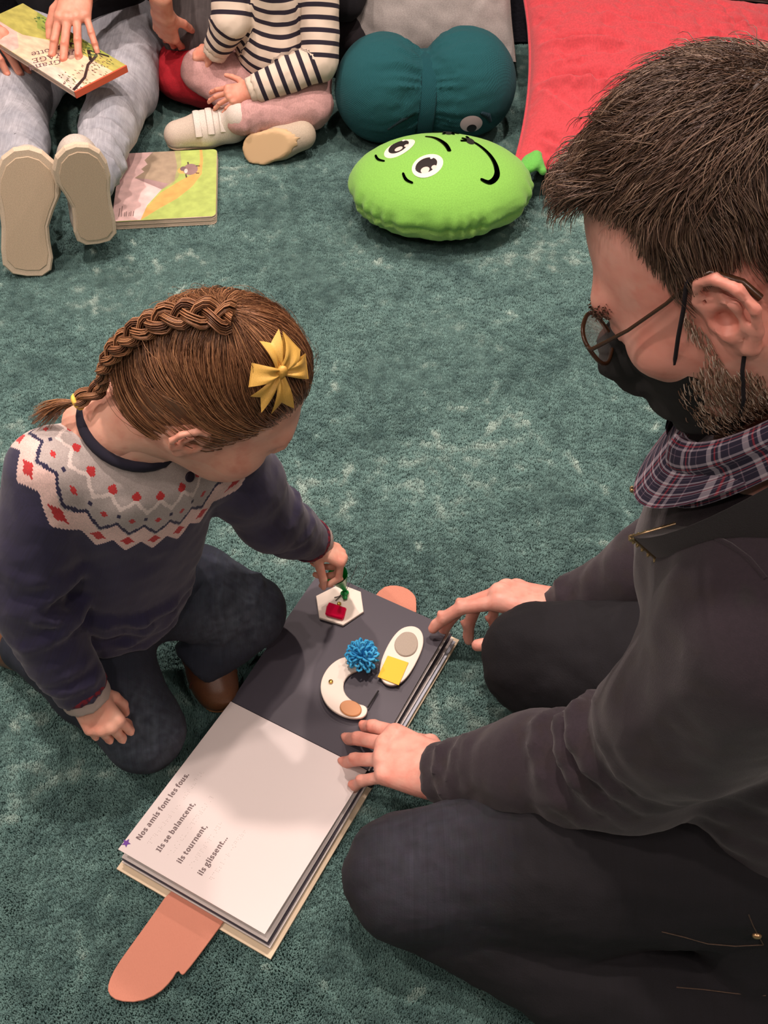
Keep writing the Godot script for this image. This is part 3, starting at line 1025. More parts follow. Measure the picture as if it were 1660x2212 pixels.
	fill_oval(im, Vector2(0.06, 0.08), Vector2(0.05, 0.03), c8(226, 120, 60))
	wash(im, 72, 0.14)
	cover = StandardMaterial3D.new()
	cover.albedo_texture = ImageTexture.create_from_image(im); cover.roughness = 0.35
	g = Geo.new()
	g.plate(round_rect(w, h, 0.002, 2), mid - up * 0.003, b, 0.003, 0.0006)
	part("cover", g, cover, t, "painted cover with bird on a dark branch")
	g = Geo.new()
	g.plate(round_rect(w - 0.004, h - 0.004, 0.001, 2), mid - up * 0.012, b, 0.009, 0.0004, srgb(228, 214, 200))
	part("pages", g, board, t)
	g = Geo.new()
	g.plate(round_rect(w, h, 0.002, 2), mid - up * 0.015, b, 0.003, 0.0006, srgb(196, 176, 160))
	part("back_cover", g, board, t)
	g = Geo.new()
	g.plate(round_rect(w, 0.0022, 0.001, 2), mid - up * 0.0152 + bz * (h + 0.0010), b, 0.0154, 0.0004, srgb(196, 88, 58))
	part("spine", g, board, t, "orange spine strip")
	# title: read from the far side
	var ori := Basis(-bx * 0.9 - bz * 0.42, bz * 0.9 - bx * 0.42, up).orthonormalized()
	var fs := 0.024
	letters("Grand", fs, c8(96, 72, 78), Transform3D(ori, mid + bz * 0.080 + bx * -0.018 + up * 0.0004), t, "title", "Droid Serif", 400)
	letters("VOYAGE", fs * 1.05, c8(96, 62, 70), Transform3D(ori, mid + bz * 0.074 + bx * 0.032 + up * 0.0004), t, "title", "Droid Serif", 400)
	letters("Quenotte", fs, c8(96, 72, 78), Transform3D(ori, mid + bz * 0.050 + bx * 0.048 + up * 0.0004), t, "title", "Droid Serif", 400)

func tactile_book() -> void:
	var ux := Vector3(0.478, 0, -0.878).normalized()     # reading direction, across the spread
	var uz := Vector3(0.878, 0, 0.478).normalized()      # down the page
	var b := Basis(ux, Vector3.UP, uz)
	var org := Vector3(-0.2236, 0, -0.7856)              # top end of the spine
	var W := 0.262
	var H := 0.228
	var at := func(s: float, y: float, d: float) -> Vector3: return org + ux * s + uz * d + Vector3(0, y, 0)
	var t := thing("tactile_book", "open tactile book with white text page and black page of stuck-on shapes", "book", org + ux * 0.0 + uz * H * 0.5)
	var card := mat(0.75)
	var leaf := func(s0: float, s1: float, d0: float, d1: float, y: float, th: float, lift: float, col: Color, called: String, m: Material, lab: String) -> MeshInstance3D:
		# a stiff leaf; lift raises its outer end, the spine end stays down
		var g := Geo.new()
		for side in 2:
			g.sheet(func(u: float, v: float) -> Vector3:
				var k := u if s1 > 0 else 1.0 - u
				var yy: float = y + lift * (k if s1 <= 0 else sin(k * PI * 0.5)) - (0.0 if side == 0 else th)
				return at.call(lerpf(s0, s1, u), yy, lerpf(d0, d1, v)), 14, 4, side == 1, func(_u: float, _v: float) -> Color: return col)
		# rim
		var rim := func(u: float, v: float, dn: float) -> Vector3:
			var k := u if s1 > 0 else 1.0 - u
			return at.call(lerpf(s0, s1, u), y + lift * (k if s1 <= 0 else sin(k * PI * 0.5)) - dn, lerpf(d0, d1, v))
		for i in 13:
			var u0 := i / 13.0; var u1 := (i + 1) / 13.0
			g.quad(rim.call(u0, 1.0, 0.0), rim.call(u1, 1.0, 0.0), rim.call(u1, 1.0, th), rim.call(u0, 1.0, th), col)
			g.quad(rim.call(u1, 0.0, 0.0), rim.call(u0, 0.0, 0.0), rim.call(u0, 0.0, th), rim.call(u1, 0.0, th), col)
		g.quad(rim.call(0.0, 0.0, 0.0), rim.call(0.0, 1.0, 0.0), rim.call(0.0, 1.0, th), rim.call(0.0, 0.0, th), col)
		g.quad(rim.call(1.0, 1.0, 0.0), rim.call(1.0, 0.0, 0.0), rim.call(1.0, 0.0, th), rim.call(1.0, 1.0, th), col)
		return part(called, g, m, t, lab)
	var kraft := srgb(218, 202, 174)
	var white := srgb(226, 220, 216)
	var dark := srgb(64, 60, 72)
	# covers and leaves, from the carpet up
	leaf.call(-W - 0.012, -0.004, -0.004, H + 0.012, 0.006, 0.004, 0.0, kraft, "cover", card, "beige board cover")
	leaf.call(0.004, W + 0.010, -0.004, H + 0.012, 0.006, 0.004, 0.0, kraft, "cover", card, "beige board cover")
	leaf.call(-W - 0.003, -0.002, 0.0, H + 0.006, 0.014, 0.002, 0.0, white, "page", card, "")
	leaf.call(-W - 0.002, -0.002, 0.001, H + 0.004, 0.019, 0.002, 0.002, dark, "page", card, "black page below")
	leaf.call(-W - 0.001, -0.002, 0.001, H + 0.002, 0.023, 0.002, 0.004, white, "page", card, "")
	var paper := mat(0.32)
	leaf.call(-W, -0.001, 0.0, H, 0.034, 0.002, 0.016, srgb(214, 206, 203), "page", paper, "white text page")
	leaf.call(0.002, W, 0.0, H + 0.010, 0.013, 0.002, 0.0, srgb(196, 204, 216), "page", card, "pale blue page edge")
	leaf.call(0.002, W, 0.0, H + 0.006, 0.018, 0.002, 0.0, white, "page", card, "")
	leaf.call(0.002, W, 0.0, H + 0.003, 0.023, 0.002, 0.004, dark, "page", card, "")
	leaf.call(0.002, W - 0.004, 0.0, H + 0.002, 0.029, 0.002, 0.010, white, "page", card, "")
	leaf.call(0.000, W - 0.004, 0.0, H, 0.034, 0.0025, 0.016, srgb(60, 57, 68), "page", mat(0.55), "charcoal page carrying the shapes")
	# binding between the halves
	var g := Geo.new()
	g.tube([at.call(0.0, 0.012, -0.003), at.call(0.0, 0.012, H + 0.012)], [0.012], 10, srgb(46, 42, 48), Vector3.UP, 1.0)
	part("spine", g, card, t, "dark cloth spine")
	# tan felt tongues that stick out from under the pages
	var felt := mat(0.95)
	felt.uv1_triplanar = true; felt.uv1_scale = Vector3(14, 14, 3); felt.normal_enabled = true; felt.normal_texture = weave_n; felt.normal_scale = 0.25
	var tan := srgb(198, 134, 112)
	g = Geo.new()
	var pts := PackedVector2Array([Vector2(-0.2520, -0.5364), Vector2(-0.2825, -0.5154), Vector2(-0.3038, -0.4770), Vector2(-0.3219, -0.4467), Vector2(-0.3375, -0.4196), Vector2(-0.3437, -0.4007), Vector2(-0.3421, -0.3877), Vector2(-0.3286, -0.3790), Vector2(-0.3022, -0.3779), Vector2(-0.2796, -0.3877), Vector2(-0.2655, -0.4029), Vector2(-0.2591, -0.4162), Vector2(-0.2536, -0.4096), Vector2(-0.2493, -0.4118), Vector2(-0.2263, -0.4456), Vector2(-0.2027, -0.4829), Vector2(-0.1744, -0.5271)])
	g.plate(smooth_poly(pts, 1), Vector3(0, 0.0072, 0), Basis(), 0.0035, 0.0006, tan)
	part("felt_tongue", g, felt, t, "salmon tan felt flap with rounded end")
	g = Geo.new()
	pts = PackedVector2Array([Vector2(-0.0221, -0.9777), Vector2(-0.0037, -1.0069), Vector2(0.0150, -1.0124), Vector2(0.0358, -1.0069), Vector2(0.0483, -0.9940), Vector2(0.0518, -0.9832), Vector2(0.0511, -0.9510)])
	g.plate(smooth_poly(pts, 1), Vector3(0, 0.0072, 0), Basis(), 0.0035, 0.0006, tan)
	part("felt_tongue", g, felt, t, "salmon tan felt flap with rounded end")
	# the text
	var lines := [["Nos amis font les fous.", 0.014], ["Ils se balancent,", 0.047], ["ils tournent,", 0.080], ["ils glissent...", 0.113]]
	var tilt := atan2(-0.016, W)
	var ob := Basis(ux * cos(tilt) + Vector3.UP * sin(tilt), -uz, Vector3.ZERO)
	ob.z = ob.x.cross(ob.y)
	for l in lines:
		letters(l[0], 0.0102, c8(112, 98, 98), Transform3D(ob, at.call(-0.239, 0.034 + 0.016 * 0.239 / W + 0.0003, l[1])), t, "text_line")
	# embossed braille rows under each line
	for l in 4:
		g = Geo.new()
		var brng := RandomNumberGenerator.new()
		brng.seed = 40 + l
		for i in [20, 16, 12, 13][l]:
			for k in 6:
				if brng.randf() < 0.45: continue
				var sx: float = -0.236 + i * 0.0062 + (k % 2) * 0.0024
				g.box(at.call(sx, 0.034 + 0.016 * -sx / W + 0.0002, 0.028 + l * 0.033 + (k / 2) * 0.0024), b, Vector3(0.0005, 0.0003, 0.0005), 0.0002, srgb(214, 206, 203))
		var bm := part("braille_row", g, paper, t, "raised braille dots")
		bm.set_meta("kind", "stuff")
	g = Geo.new()
	var star := PackedVector2Array()
	for i in 10:
		var rr := 0.0062 if i % 2 == 0 else 0.0028
		star.append(Vector2(cos(i * TAU / 10), sin(i * TAU / 10)) * rr)
	g.plate(star, at.call(-0.250, 0.0495, 0.004), b, 0.0008, 0.0002, srgb(104, 62, 150))
	part("star_sticker", g, card, t, "small purple star")
	# white card shapes fixed to the charcoal page (its top is at y 0.05 away from the spine)
	var top := 0.0495
	var ivory := srgb(232, 220, 206)
	var shape_m := mat(0.5)
	g = Geo.new()
	pts = PackedVector2Array([Vector2(-0.1057, -0.9594), Vector2(-0.0689, -0.9825), Vector2(-0.0361, -0.9673), Vector2(-0.0313, -0.9298), Vector2(-0.0620, -0.9051), Vector2(-0.0991, -0.9187)])
	g.plate(pts, Vector3(0, top, 0), Basis(), 0.005, 0.0008, ivory)
	var hexa := part("hexagon", g, shape_m, t, "ivory card hexagon")
	g = Geo.new()
	var gem_m := mat(0.12)
	pts = PackedVector2Array([Vector2(-0.0850, -0.9441), Vector2(-0.0828, -0.9441), Vector2(-0.0590, -0.9346), Vector2(-0.0576, -0.9320), Vector2(-0.0607, -0.9158), Vector2(-0.0635, -0.9124), Vector2(-0.0870, -0.9200), Vector2(-0.0899, -0.9234), Vector2(-0.0883, -0.9372)])
	g.plate(pts, Vector3(0, top + 0.005, 0), Basis(), 0.005, 0.0016, srgb(206, 0, 62))
	part("red_gem", g, gem_m, hexa, "shiny raspberry red rectangular gem")
	var brass := mat(0.25)
	brass.metallic = 0.9
	for spot in [[Vector3(-0.0692, 0.0560, -0.9433), hexa], [Vector3(-0.0777, 0.0540, -0.8064), null]]:
		g = Geo.new()
		var bf := Field.new(spot[0] - Vector3(0.008, 0.006, 0.008), spot[0] + Vector3(0.008, 0.006, 0.008), 0.001)
		bf.ell(spot[0], Vector3(0.0036, 0.0022, 0.0036), 0.001)
		bf.into(g, Transform3D(), func(_p: Vector3, _n: Vector3) -> Color: return srgb(214, 178, 96))
		part("brass_brad", g, brass, t, "round brass paper fastener")
	# C-shape
	g = Geo.new()
	pts = PackedVector2Array([Vector2(-0.0537, -0.8514), Vector2(-0.0688, -0.8466), Vector2(-0.0834, -0.8322), Vector2(-0.0922, -0.8117), Vector2(-0.0928, -0.7916), Vector2(-0.0839, -0.7702), Vector2(-0.0675, -0.7552), Vector2(-0.0462, -0.7470), Vector2(-0.0264, -0.7493), Vector2(-0.0226, -0.7665), Vector2(-0.0413, -0.7725), Vector2(-0.0549, -0.7839), Vector2(-0.0600, -0.7977), Vector2(-0.0576, -0.8117), Vector2(-0.0490, -0.8227), Vector2(-0.0355, -0.8290), Vector2(-0.0413, -0.8482)])
	g.plate(smooth_poly(pts), Vector3(0, top - 0.003, 0), Basis(), 0.005, 0.0008, ivory)
	var cs := part("crescent", g, shape_m, t, "ivory card crescent")
	g = Geo.new()
	var disc := PackedVector2Array()
	var dc := Vector2(-0.0478, -0.7623); var da := Vector2(-0.0324, -0.7571); var db := Vector2(-0.0447, -0.7744)
	for i in 24: disc.append(dc + (da - dc) * cos(i * TAU / 24) + (db - dc) * sin(i * TAU / 24))
	g.plate(disc, Vector3(0, top + 0.002, 0), Basis(), 0.0035, 0.0012, srgb(192, 134, 86))
	part("leather_oval", g, mat(0.4), cs, "tan oval leather disc")
	# blue yarn pompom
	var pc := Vector3(-0.0320, 0.0660, -0.8400)
	g = Geo.new()
	var rng := RandomNumberGenerator.new()
	rng.seed = 9
	for i in 46:
		var a := i * 2.39996
		var el := asin(clampf(1.0 - i / 40.0, -0.1, 1.0))
		var d := Vector3(cos(a) * cos(el), sin(el) * 0.8 + 0.1, sin(a) * cos(el)).normalized()
		var side := d.cross(Vector3(rng.randf() - 0.5, rng.randf() - 0.5, rng.randf() - 0.5)).normalized()
		var L := 0.021 + rng.randf() * 0.005
		var path := []
		for k in 9:
			var u := k / 8.0
			path.append(pc + d * (0.002 + L * sin(u * PI)) + side * (0.0056 * sin(u * TAU) * sin(u * PI)) + side * (u - 0.5) * 0.004)
		g.tube(path, [0.0019], 6, srgb(44, 152, 208).lerp(srgb(78, 182, 228), rng.randf()))
	part("yarn_pompom", g, mat(0.95), cs, "bright blue looped yarn pompom")
	# oblong with stone and yellow square
	g = Geo.new()
	pts = PackedVector2Array([Vector2(0.0408, -0.9043), Vector2(0.0527, -0.9000), Vector2(0.0588, -0.8892), Vector2(0.0598, -0.8726), Vector2(0.0538, -0.8523), Vector2(0.0409, -0.8243), Vector2(0.0284, -0.8070), Vector2(0.0148, -0.7993), Vector2(0.0014, -0.8024), Vector2(-0.0054, -0.8133), Vector2(-0.0068, -0.8290), Vector2(-0.0014, -0.8523), Vector2(0.0112, -0.8809), Vector2(0.0253, -0.8992)])
	g.plate(smooth_poly(pts), Vector3(0, top, 0), Basis(), 0.005, 0.0008, ivory)
	var oblong := part("oblong", g, shape_m, t, "ivory card oblong")
	g = Geo.new()
	pts = PackedVector2Array([Vector2(0.0315, -0.8922), Vector2(0.0440, -0.8905), Vector2(0.0501, -0.8806), Vector2(0.0512, -0.8658), Vector2(0.0454, -0.8528), Vector2(0.0330, -0.8471), Vector2(0.0220, -0.8512), Vector2(0.0152, -0.8625), Vector2(0.0160, -0.8756), Vector2(0.0237, -0.8864)])
	g.plate(smooth_poly(pts), Vector3(0, top + 0.005, 0), Basis(), 0.0025, 0.0011, srgb(172, 162, 148))
	part("felt_pebble", g, felt, oblong, "grey pebble shaped patch")
	g = Geo.new()
	pts = PackedVector2Array([Vector2(0.0055, -0.8496), Vector2(0.0363, -0.8375), Vector2(0.0215, -0.7990), Vector2(-0.0095, -0.8130)])
	g.plate(pts, Vector3(0, top + 0.0055, 0), Basis(), 0.0012, 0.0003, srgb(242, 192, 40))
	part("yellow_square", g, mat(0.6), oblong, "yellow paper square")
	# slot cut in the page
	g = Geo.new()
	g.tube([Vector3(-0.0233, 0.0495, -0.7662), Vector3(-0.0081, 0.0495, -0.7936)], [0.0012], 6, srgb(16, 14, 18))
	part("slot", g, card, t, "dark slot in the page")
	# green balloon tied to the hexagon, pulled up by the girl's fingers
	var k0 := Vector3(-0.0610, 0.0620, -0.9653); var k1 := Vector3(-0.0742, 0.1387, -0.9471)
	var dirb := (k1 - k0).normalized()
	var sx := dirb.cross(Vector3(0, 0, 1)).normalized(); var sz := sx.cross(dirb)
	g = Geo.new()
	g.sheet(func(u: float, v: float) -> Vector3:
		var a := u * TAU
		var r := 0.0030 + 0.0150 * pow(v, 1.2) + 0.0012 * sin(a * 3.0) * v
		var rise := 0.060 * v + 0.012 * v * v * cos(a + 0.6)
		return k0 + dirb * rise + sx * (cos(a) * r) + sz * (sin(a) * r * 0.75), 25, 14, false, func(_u: float, _v: float) -> Color: return srgb(30, 170, 84))
	var rub := mat(0.35)
	part("balloon", g, rub, t, "small green rubber balloon")
	g = Geo.new()
	var kn := []
	for i in 13: kn.append(k0 + Vector3(0, -0.003, 0.004) + (sx * cos(i * TAU / 12) * 0.0052 + Vector3(0, 0.3, 0.95) * sin(i * TAU / 12) * 0.0055))
	g.tube(kn, [0.0018], 7, srgb(20, 132, 60))
	g.tube([k0 + Vector3(0, -0.003, 0.004), k0 + Vector3(0.001, -0.006, 0.014)], [0.005, 0.0035], 8, srgb(24, 140, 66))
	part("balloon_knot", g, rub, t, "rolled rim of the balloon")
	g = Geo.new()
	g.tube([k0, k0 + Vector3(-0.008, -0.006, 0.008), k0 + Vector3(-0.016, -0.0065, 0.010)], [0.0006], 5, srgb(60, 50, 44))
	g.tube([k0 + Vector3(-0.006, -0.006, 0.007), k0 + Vector3(-0.014, -0.0065, 0.016)], [0.0006], 5, srgb(60, 50, 44))
	g.tube([k0 + Vector3(0.003, 0, 0), k0 + Vector3(0.012, 0.01, -0.02), k0 + Vector3(0.02, 0.015, -0.04), k0 + Vector3(0.032, 0.008, -0.045), k0 + Vector3(0.033, 0.0, -0.03), k0 + Vector3(0.02, -0.006, -0.012)], [0.0005], 5, srgb(34, 34, 36))
	part("string", g, card, t, "thin dark string")


# ---------------------------------------------------------------- bodies
# a hand in its own frame: z along the fingers, y the back of the hand, the thumb at +x (mir 1, right hand) or -x (mir -1, left)
# pose: four fingers [spread, bend1, bend2, bend3] in degrees from index to little, then the thumb as three directions
func hand(g: Geo, xf: Transform3D, s: float, mir: float, pose: Array, thumb: Array, skin: Color, fore := 0.07) -> void:
	var roots := [Vector3(0.029, 0.001, 0.090), Vector3(0.009, 0.004, 0.095), Vector3(-0.011, 0.002, 0.089), Vector3(-0.029, -0.003, 0.078)]
	var lens := [[0.050, 0.030, 0.023], [0.055, 0.034, 0.024], [0.051, 0.032, 0.024], [0.040, 0.024, 0.021]]
	var rads := [0.0098, 0.0100, 0.0094, 0.0083]
	var bones := []   # [a, b, ra, rb, blend]
	var nails := []
	var knuckles := []
	for i in 4:
		var p: Vector3 = roots[i]
		var sp := deg_to_rad(pose[i][0])
		var bend := 0.0
		var r: float = rads[i]
		for k in 3:
			bend += deg_to_rad(pose[i][k + 1])
			var d := Vector3(sin(sp) * cos(bend), -sin(bend), cos(sp) * cos(bend))
			var q: Vector3 = p + d * lens[i][k]
			bones.append([p, q, r * [1.0, 0.93, 0.86][k], r * [0.93, 0.86, 0.72][k], 0.003])
			var dors := Vector3(sin(sp) * sin(bend), cos(bend), cos(sp) * sin(bend))
			if k == 2: nails.append([q - d * 0.002 + dors * r * 0.72, d, dors])
			else: knuckles.append(q + dors * r * 0.9)
			p = q
	var tp := Vector3(0.020, -0.008, 0.020)
	var tl := [0.044, 0.034, 0.027]
	var tr := [0.0150, 0.0115, 0.0105, 0.0080]
	for k in 3:
		var d: Vector3 = (thumb[k] as Vector3).normalized()
		var q: Vector3 = tp + d * tl[k]
		bones.append([tp, q, tr[k], tr[k + 1], 0.008 if k == 0 else 0.003])
		if k == 2:
			var dn: Vector3 = ((thumb[3] as Vector3) - d * d.dot(thumb[3])).normalized()
			nails.append([q - d * 0.002 + dn * 0.0065, d, dn])
		tp = q
	var m := Vector3(mir * s, s, s)
	var lo := Vector3.ONE * 9.0; var hi := -lo
	for b in bones:
		lo = lo.min(b[0] * m).min(b[1] * m); hi = hi.max(b[0] * m).max(b[1] * m)
	lo = lo.min(Vector3(-0.04, -0.03, -fore) * s); hi = hi.max(Vector3(0.04, 0.03, 0.0) * s)
	var pad := Vector3.ONE * 0.02 * s
	var f := Field.new(lo - pad, hi + pad, 0.0027 * s)
	# forearm end, wrist, palm
	for x in [-0.011, 0.011]:
		f.cap(Vector3(x, 0.0, -fore) * m, Vector3(x * 1.1, 0.0, 0.004) * m, 0.022 * s, 0.0185 * s, 0.02 * s)
	for i in 4:
		f.cap(Vector3(roots[i].x * 0.55, -0.002, 0.006) * m, roots[i] * m, 0.0165 * s, (0.0125 if i < 3 else 0.0115) * s, 0.016 * s)
	f.ell(Vector3(0.016, -0.012, 0.034) * m, Vector3(0.017, 0.013, 0.028) * s, 0.014 * s)
	f.ell(Vector3(-0.020, -0.010, 0.040) * m, Vector3(0.013, 0.012, 0.032) * s, 0.014 * s)
	for i in 4: f.ell((roots[i] + Vector3(0, 0.009, -0.002)) * m, Vector3(0.0065, 0.005, 0.008) * s, 0.007 * s)
	for b in bones: f.cap(b[0] * m, b[1] * m, b[2] * s, b[3] * s, b[4] * s)
	for kn in knuckles: f.ell(kn * m, Vector3(0.0045, 0.003, 0.0045) * s, 0.004 * s)
	for nl in nails:
		var nb := Basis((nl[1] as Vector3).cross(nl[2]) , nl[2], nl[1])
		nb = Basis(nb.x * Vector3(mir, 1, 1), nb.y * Vector3(mir, 1, 1), nb.z * Vector3(mir, 1, 1))
		f.ell((nl[0] - nl[1] * 0.006) * m, Vector3(0.0052, 0.0016, 0.0065) * s, 0.0012 * s, nb)
	var nz := noise(40.0, 2, 77)
	var red := skin * Color(1.0, 0.70, 0.66)
	f.into(g, xf, func(p: Vector3, _n: Vector3) -> Color:
		var c := skin.lerp(red, clampf(0.22 + nz.get_noise_3dv(p) * 0.5, 0.0, 1.0))
		for nl in nails:
			var q: Vector3 = (p / m) - (nl[0] - nl[1] * 0.006)
			if absf(q.dot(nl[1])) < 0.0075 and q.dot(nl[2]) > -0.001 and q.length() < 0.0085: c = c.lerp(skin * Color(1.12, 0.96, 0.94), 0.7)
		for kn in knuckles:
			var d: float = ((p / m) - kn).length()
			c = c.lerp(red, 0.5 * exp(-d * d / 0.00005))
		return c)

# head in its own frame: z forward, y up, x the person's left; returns the field before it is meshed
func head_field(s: float, child: bool, cell: float) -> Field:
	var f := Field.new(Vector3(-0.115, -0.20, -0.145) * s, Vector3(0.115, 0.155, 0.150) * s, cell)
	f.ell(Vector3(0, 0.030, -0.014) * s, Vector3(0.076, 0.099, 0.098) * s, 0.02)
	f.ell(Vector3(0, -0.030, 0.030) * s, Vector3(0.064, 0.085, 0.062) * s, 0.035)
	f.ell(Vector3(0, -0.088, 0.045) * s, Vector3(0.042, 0.038, 0.045) * s, 0.03)
	f.ell(Vector3(0, -0.108, 0.072) * s, Vector3(0.022, 0.016, 0.018) * s, 0.02)
	for x in [-1.0, 1.0]:
		f.cap(Vector3(x * 0.056, -0.045, -0.008) * s, Vector3(x * 0.030, -0.098, 0.060) * s, 0.018 * s, 0.018 * s, 0.03)
		f.ell(Vector3(x * 0.046, -0.030, 0.060) * s, Vector3(0.022, 0.018, 0.022) * s, 0.03)
		if child: f.ell(Vector3(x * 0.040, -0.060, 0.062) * s, Vector3(0.026, 0.028, 0.024) * s, 0.025)
	f.cap(Vector3(-0.034, 0.018, 0.083) * s, Vector3(0.034, 0.018, 0.083) * s, 0.0115 * s, 0.0115 * s, 0.02)
	for x in [-1.0, 1.0]:
		f.ell(Vector3(x * 0.033, -0.004, 0.101) * s, Vector3(0.017, 0.012, 0.014) * s, 0.014, Basis(), true)
		f.ell(Vector3(x * 0.032, -0.004, 0.081) * s, Vector3(0.0145, 0.0125, 0.0125) * s, 0.004)
		f.cap(Vector3(x * 0.019, -0.008, 0.0895) * s, Vector3(x * 0.045, -0.009, 0.0845) * s, 0.0042 * s, 0.0036 * s, 0.003)
	f.cap(Vector3(0, 0.004, 0.092) * s, Vector3(0, -0.036, 0.113) * s, 0.0075 * s, 0.0105 * s, 0.014)
	for x in [-1.0, 1.0]: f.ell(Vector3(x * 0.011, -0.040, 0.104) * s, Vector3(0.0085, 0.007, 0.0095) * s, 0.008)
	f.cap(Vector3(-0.019, -0.071, 0.089) * s, Vector3(0.019, -0.071, 0.089) * s, 0.006 * s, 0.006 * s, 0.008)
	f.cap(Vector3(-0.015, -0.081, 0.088) * s, Vector3(0.015, -0.081, 0.088) * s, 0.0065 * s, 0.0065 * s, 0.008)
	f.cap(Vector3(-0.021, -0.076, 0.097) * s, Vector3(0.021, -0.076, 0.097) * s, 0.0016 * s, 0.0016 * s, 0.003, true)
	f.cap(Vector3(0, -0.07, -0.022) * s, Vector3(0, -0.195, -0.058) * s, 0.054 * s, 0.056 * s, 0.035)
	for x in [-1.0, 1.0]:
		var e := Vector3(x * 0.0745, -0.012, -0.010) * s
		var P := func(a: float, y: float, z: float) -> Vector3: return e + Vector3(x * a, y, z) * s
		f.ell(P.call(0.004, -0.001, -0.006), Vector3(0.0055, 0.028, 0.0165) * s, 0.006, Basis(Vector3.UP, x * 0.35) * Basis(Vector3.RIGHT, -0.25))
		var hx := [[P.call(0.003, 0.002, 0.010), 0.0035 * s], [P.call(0.005, 0.018, 0.010), 0.0038 * s], [P.call(0.009, 0.031, 0.000), 0.0040 * s], [P.call(0.014, 0.031, -0.014), 0.0042 * s], [P.call(0.018, 0.018, -0.025), 0.0042 * s], [P.call(0.018, 0.000, -0.027), 0.0040 * s], [P.call(0.013, -0.018, -0.018), 0.0042 * s], [P.call(0.007, -0.031, -0.005), 0.0062 * s], [P.call(0.002, -0.031, 0.004), 0.0050 * s]]
		f.chain(hx, 0.003)
		f.chain([[P.call(0.010, 0.018, -0.006), 0.003 * s], [P.call(0.013, 0.006, -0.015), 0.0035 * s], [P.call(0.011, -0.012, -0.011), 0.0035 * s], [P.call(0.008, -0.018, -0.001), 0.004 * s]], 0.004)
		f.ell(P.call(0.012, -0.003, -0.001), Vector3(0.010, 0.010, 0.0085) * s, 0.003, Basis(), true)
		f.ell(P.call(0.011, 0.020, -0.002), Vector3(0.005, 0.006, 0.006) * s, 0.003, Basis(), true)
		f.ell(P.call(0.004, -0.005, 0.010), Vector3(0.005, 0.006, 0.0045) * s, 0.003)
	return f

# one lock of hair as a thin three-sided tube
func lock(g: Geo, pts: PackedVector3Array, r0: float, r1: float, ca: Color, cb: Color) -> void:
	var m := pts.size()
	var base := g.v.size()
	var nn := Vector3(0.31, 0.62, 0.72)
	for i in m:
		var t := (pts[mini(i + 1, m - 1)] - pts[maxi(i - 1, 0)]).normalized()
		var a := (nn - t * nn.dot(t)).normalized()
		var b := t.cross(a)
		var u := float(i) / (m - 1)
		var r := lerpf(r0, r1, u * u)
		var c := ca.lerp(cb, u)
		g.add(pts[i] + a * r, a, c); 
		var a2 := a * -0.5 + b * 0.866
		g.add(pts[i] + a2 * r, a2, c)
		a2 = a * -0.5 - b * 0.866
		g.add(pts[i] + a2 * r, a2, c)
	for i in m - 1:
		for k in 3:
			var a := base + i * 3 + k
			var b := base + i * 3 + (k + 1) % 3
			g.tri(a, a + 3, b); g.tri(b, a + 3, b + 3)

# combs locks over a skull ellipsoid (centre e, radii r). roots: points on the scalp; flow(p) the way they lie;
# rise: how far a lock stands off the skull along its length
func comb(g: Geo, roots: PackedVector3Array, count: int, e: Vector3, r: Vector3, flow, length: float, steps: int, rise: Vector2, wid: Vector2, cols: Array, rng: RandomNumberGenerator, stray := 0.12) -> void:
	for i in count:
		var p := roots[rng.randi() % roots.size()] + Vector3(rng.randf() - 0.5, rng.randf() - 0.5, rng.randf() - 0.5) * 0.006
		var q := (p - e) / r
		var off0 := (q.length() - 1.0) * 0.085
		var L := length * (0.65 + 0.5 * rng.randf())
		var top := lerpf(rise.x, rise.y, rng.randf())
		var jit := Vector3(rng.randf() - 0.5, rng.randf() - 0.5, rng.randf() - 0.5) * stray * 2.0
		var pts := PackedVector3Array([p])
		for k in steps:
			var fl: Vector3 = flow.call(p)
			if fl == Vector3.ZERO: break
			var d := (fl + jit).normalized()
			p += d * (L / steps)
			q = (p - e) / r
			var ql := q.length()
			var nn := (q / r).normalized()
			var want := off0 + top * sin(minf(1.0, (k + 1.0) / steps * 1.3) * PI * 0.5)
			p += nn * (want - (ql - 1.0) * 0.085)
			pts.append(p)
		if pts.size() < 3: continue
		var c: Color = cols[rng.randi() % cols.size()]
		c = c * (0.8 + 0.4 * rng.randf())
		lock(g, pts, wid.x * (0.7 + 0.6 * rng.randf()), wid.y, c, c * 1.15)

func skin_mat() -> StandardMaterial3D:
	var m := woven("skin", 6.0, 0.52, 0.25)
	m.subsurf_scatter_enabled = true
	m.subsurf_scatter_strength = 0.12
	return m

# soft creases: ridges laid round a limb between a and b, one side deeper
func folds(f: Field, a: Vector3, b: Vector3, r: float, count: int, thick: float, lean: Vector3, rng: RandomNumberGenerator) -> void:
	var t := (b - a).normalized()
	var n1 := (lean - t * lean.dot(t)).normalized()
	var n2 := t.cross(n1)
	for i in count:
		var c := a.lerp(b, (i + 0.3 + rng.randf() * 0.4) / count)
		var tilt := (rng.randf() - 0.5) * 1.0
		var from := -1.2 - rng.randf() * 0.7; var to := 1.2 + rng.randf() * 0.7
		var prev := Vector3.ZERO
		for k in 7:
			var an := lerpf(from, to, k / 6.0)
			var p := c + (n1 * cos(an) + n2 * sin(an)) * r + t * (sin(an) * tilt * r)
			if k > 0: f.cap(prev, p, thick * (0.5 if k == 1 else 1.0), thick * (0.5 if k == 6 else 1.0), thick * 2.2)
			prev = p

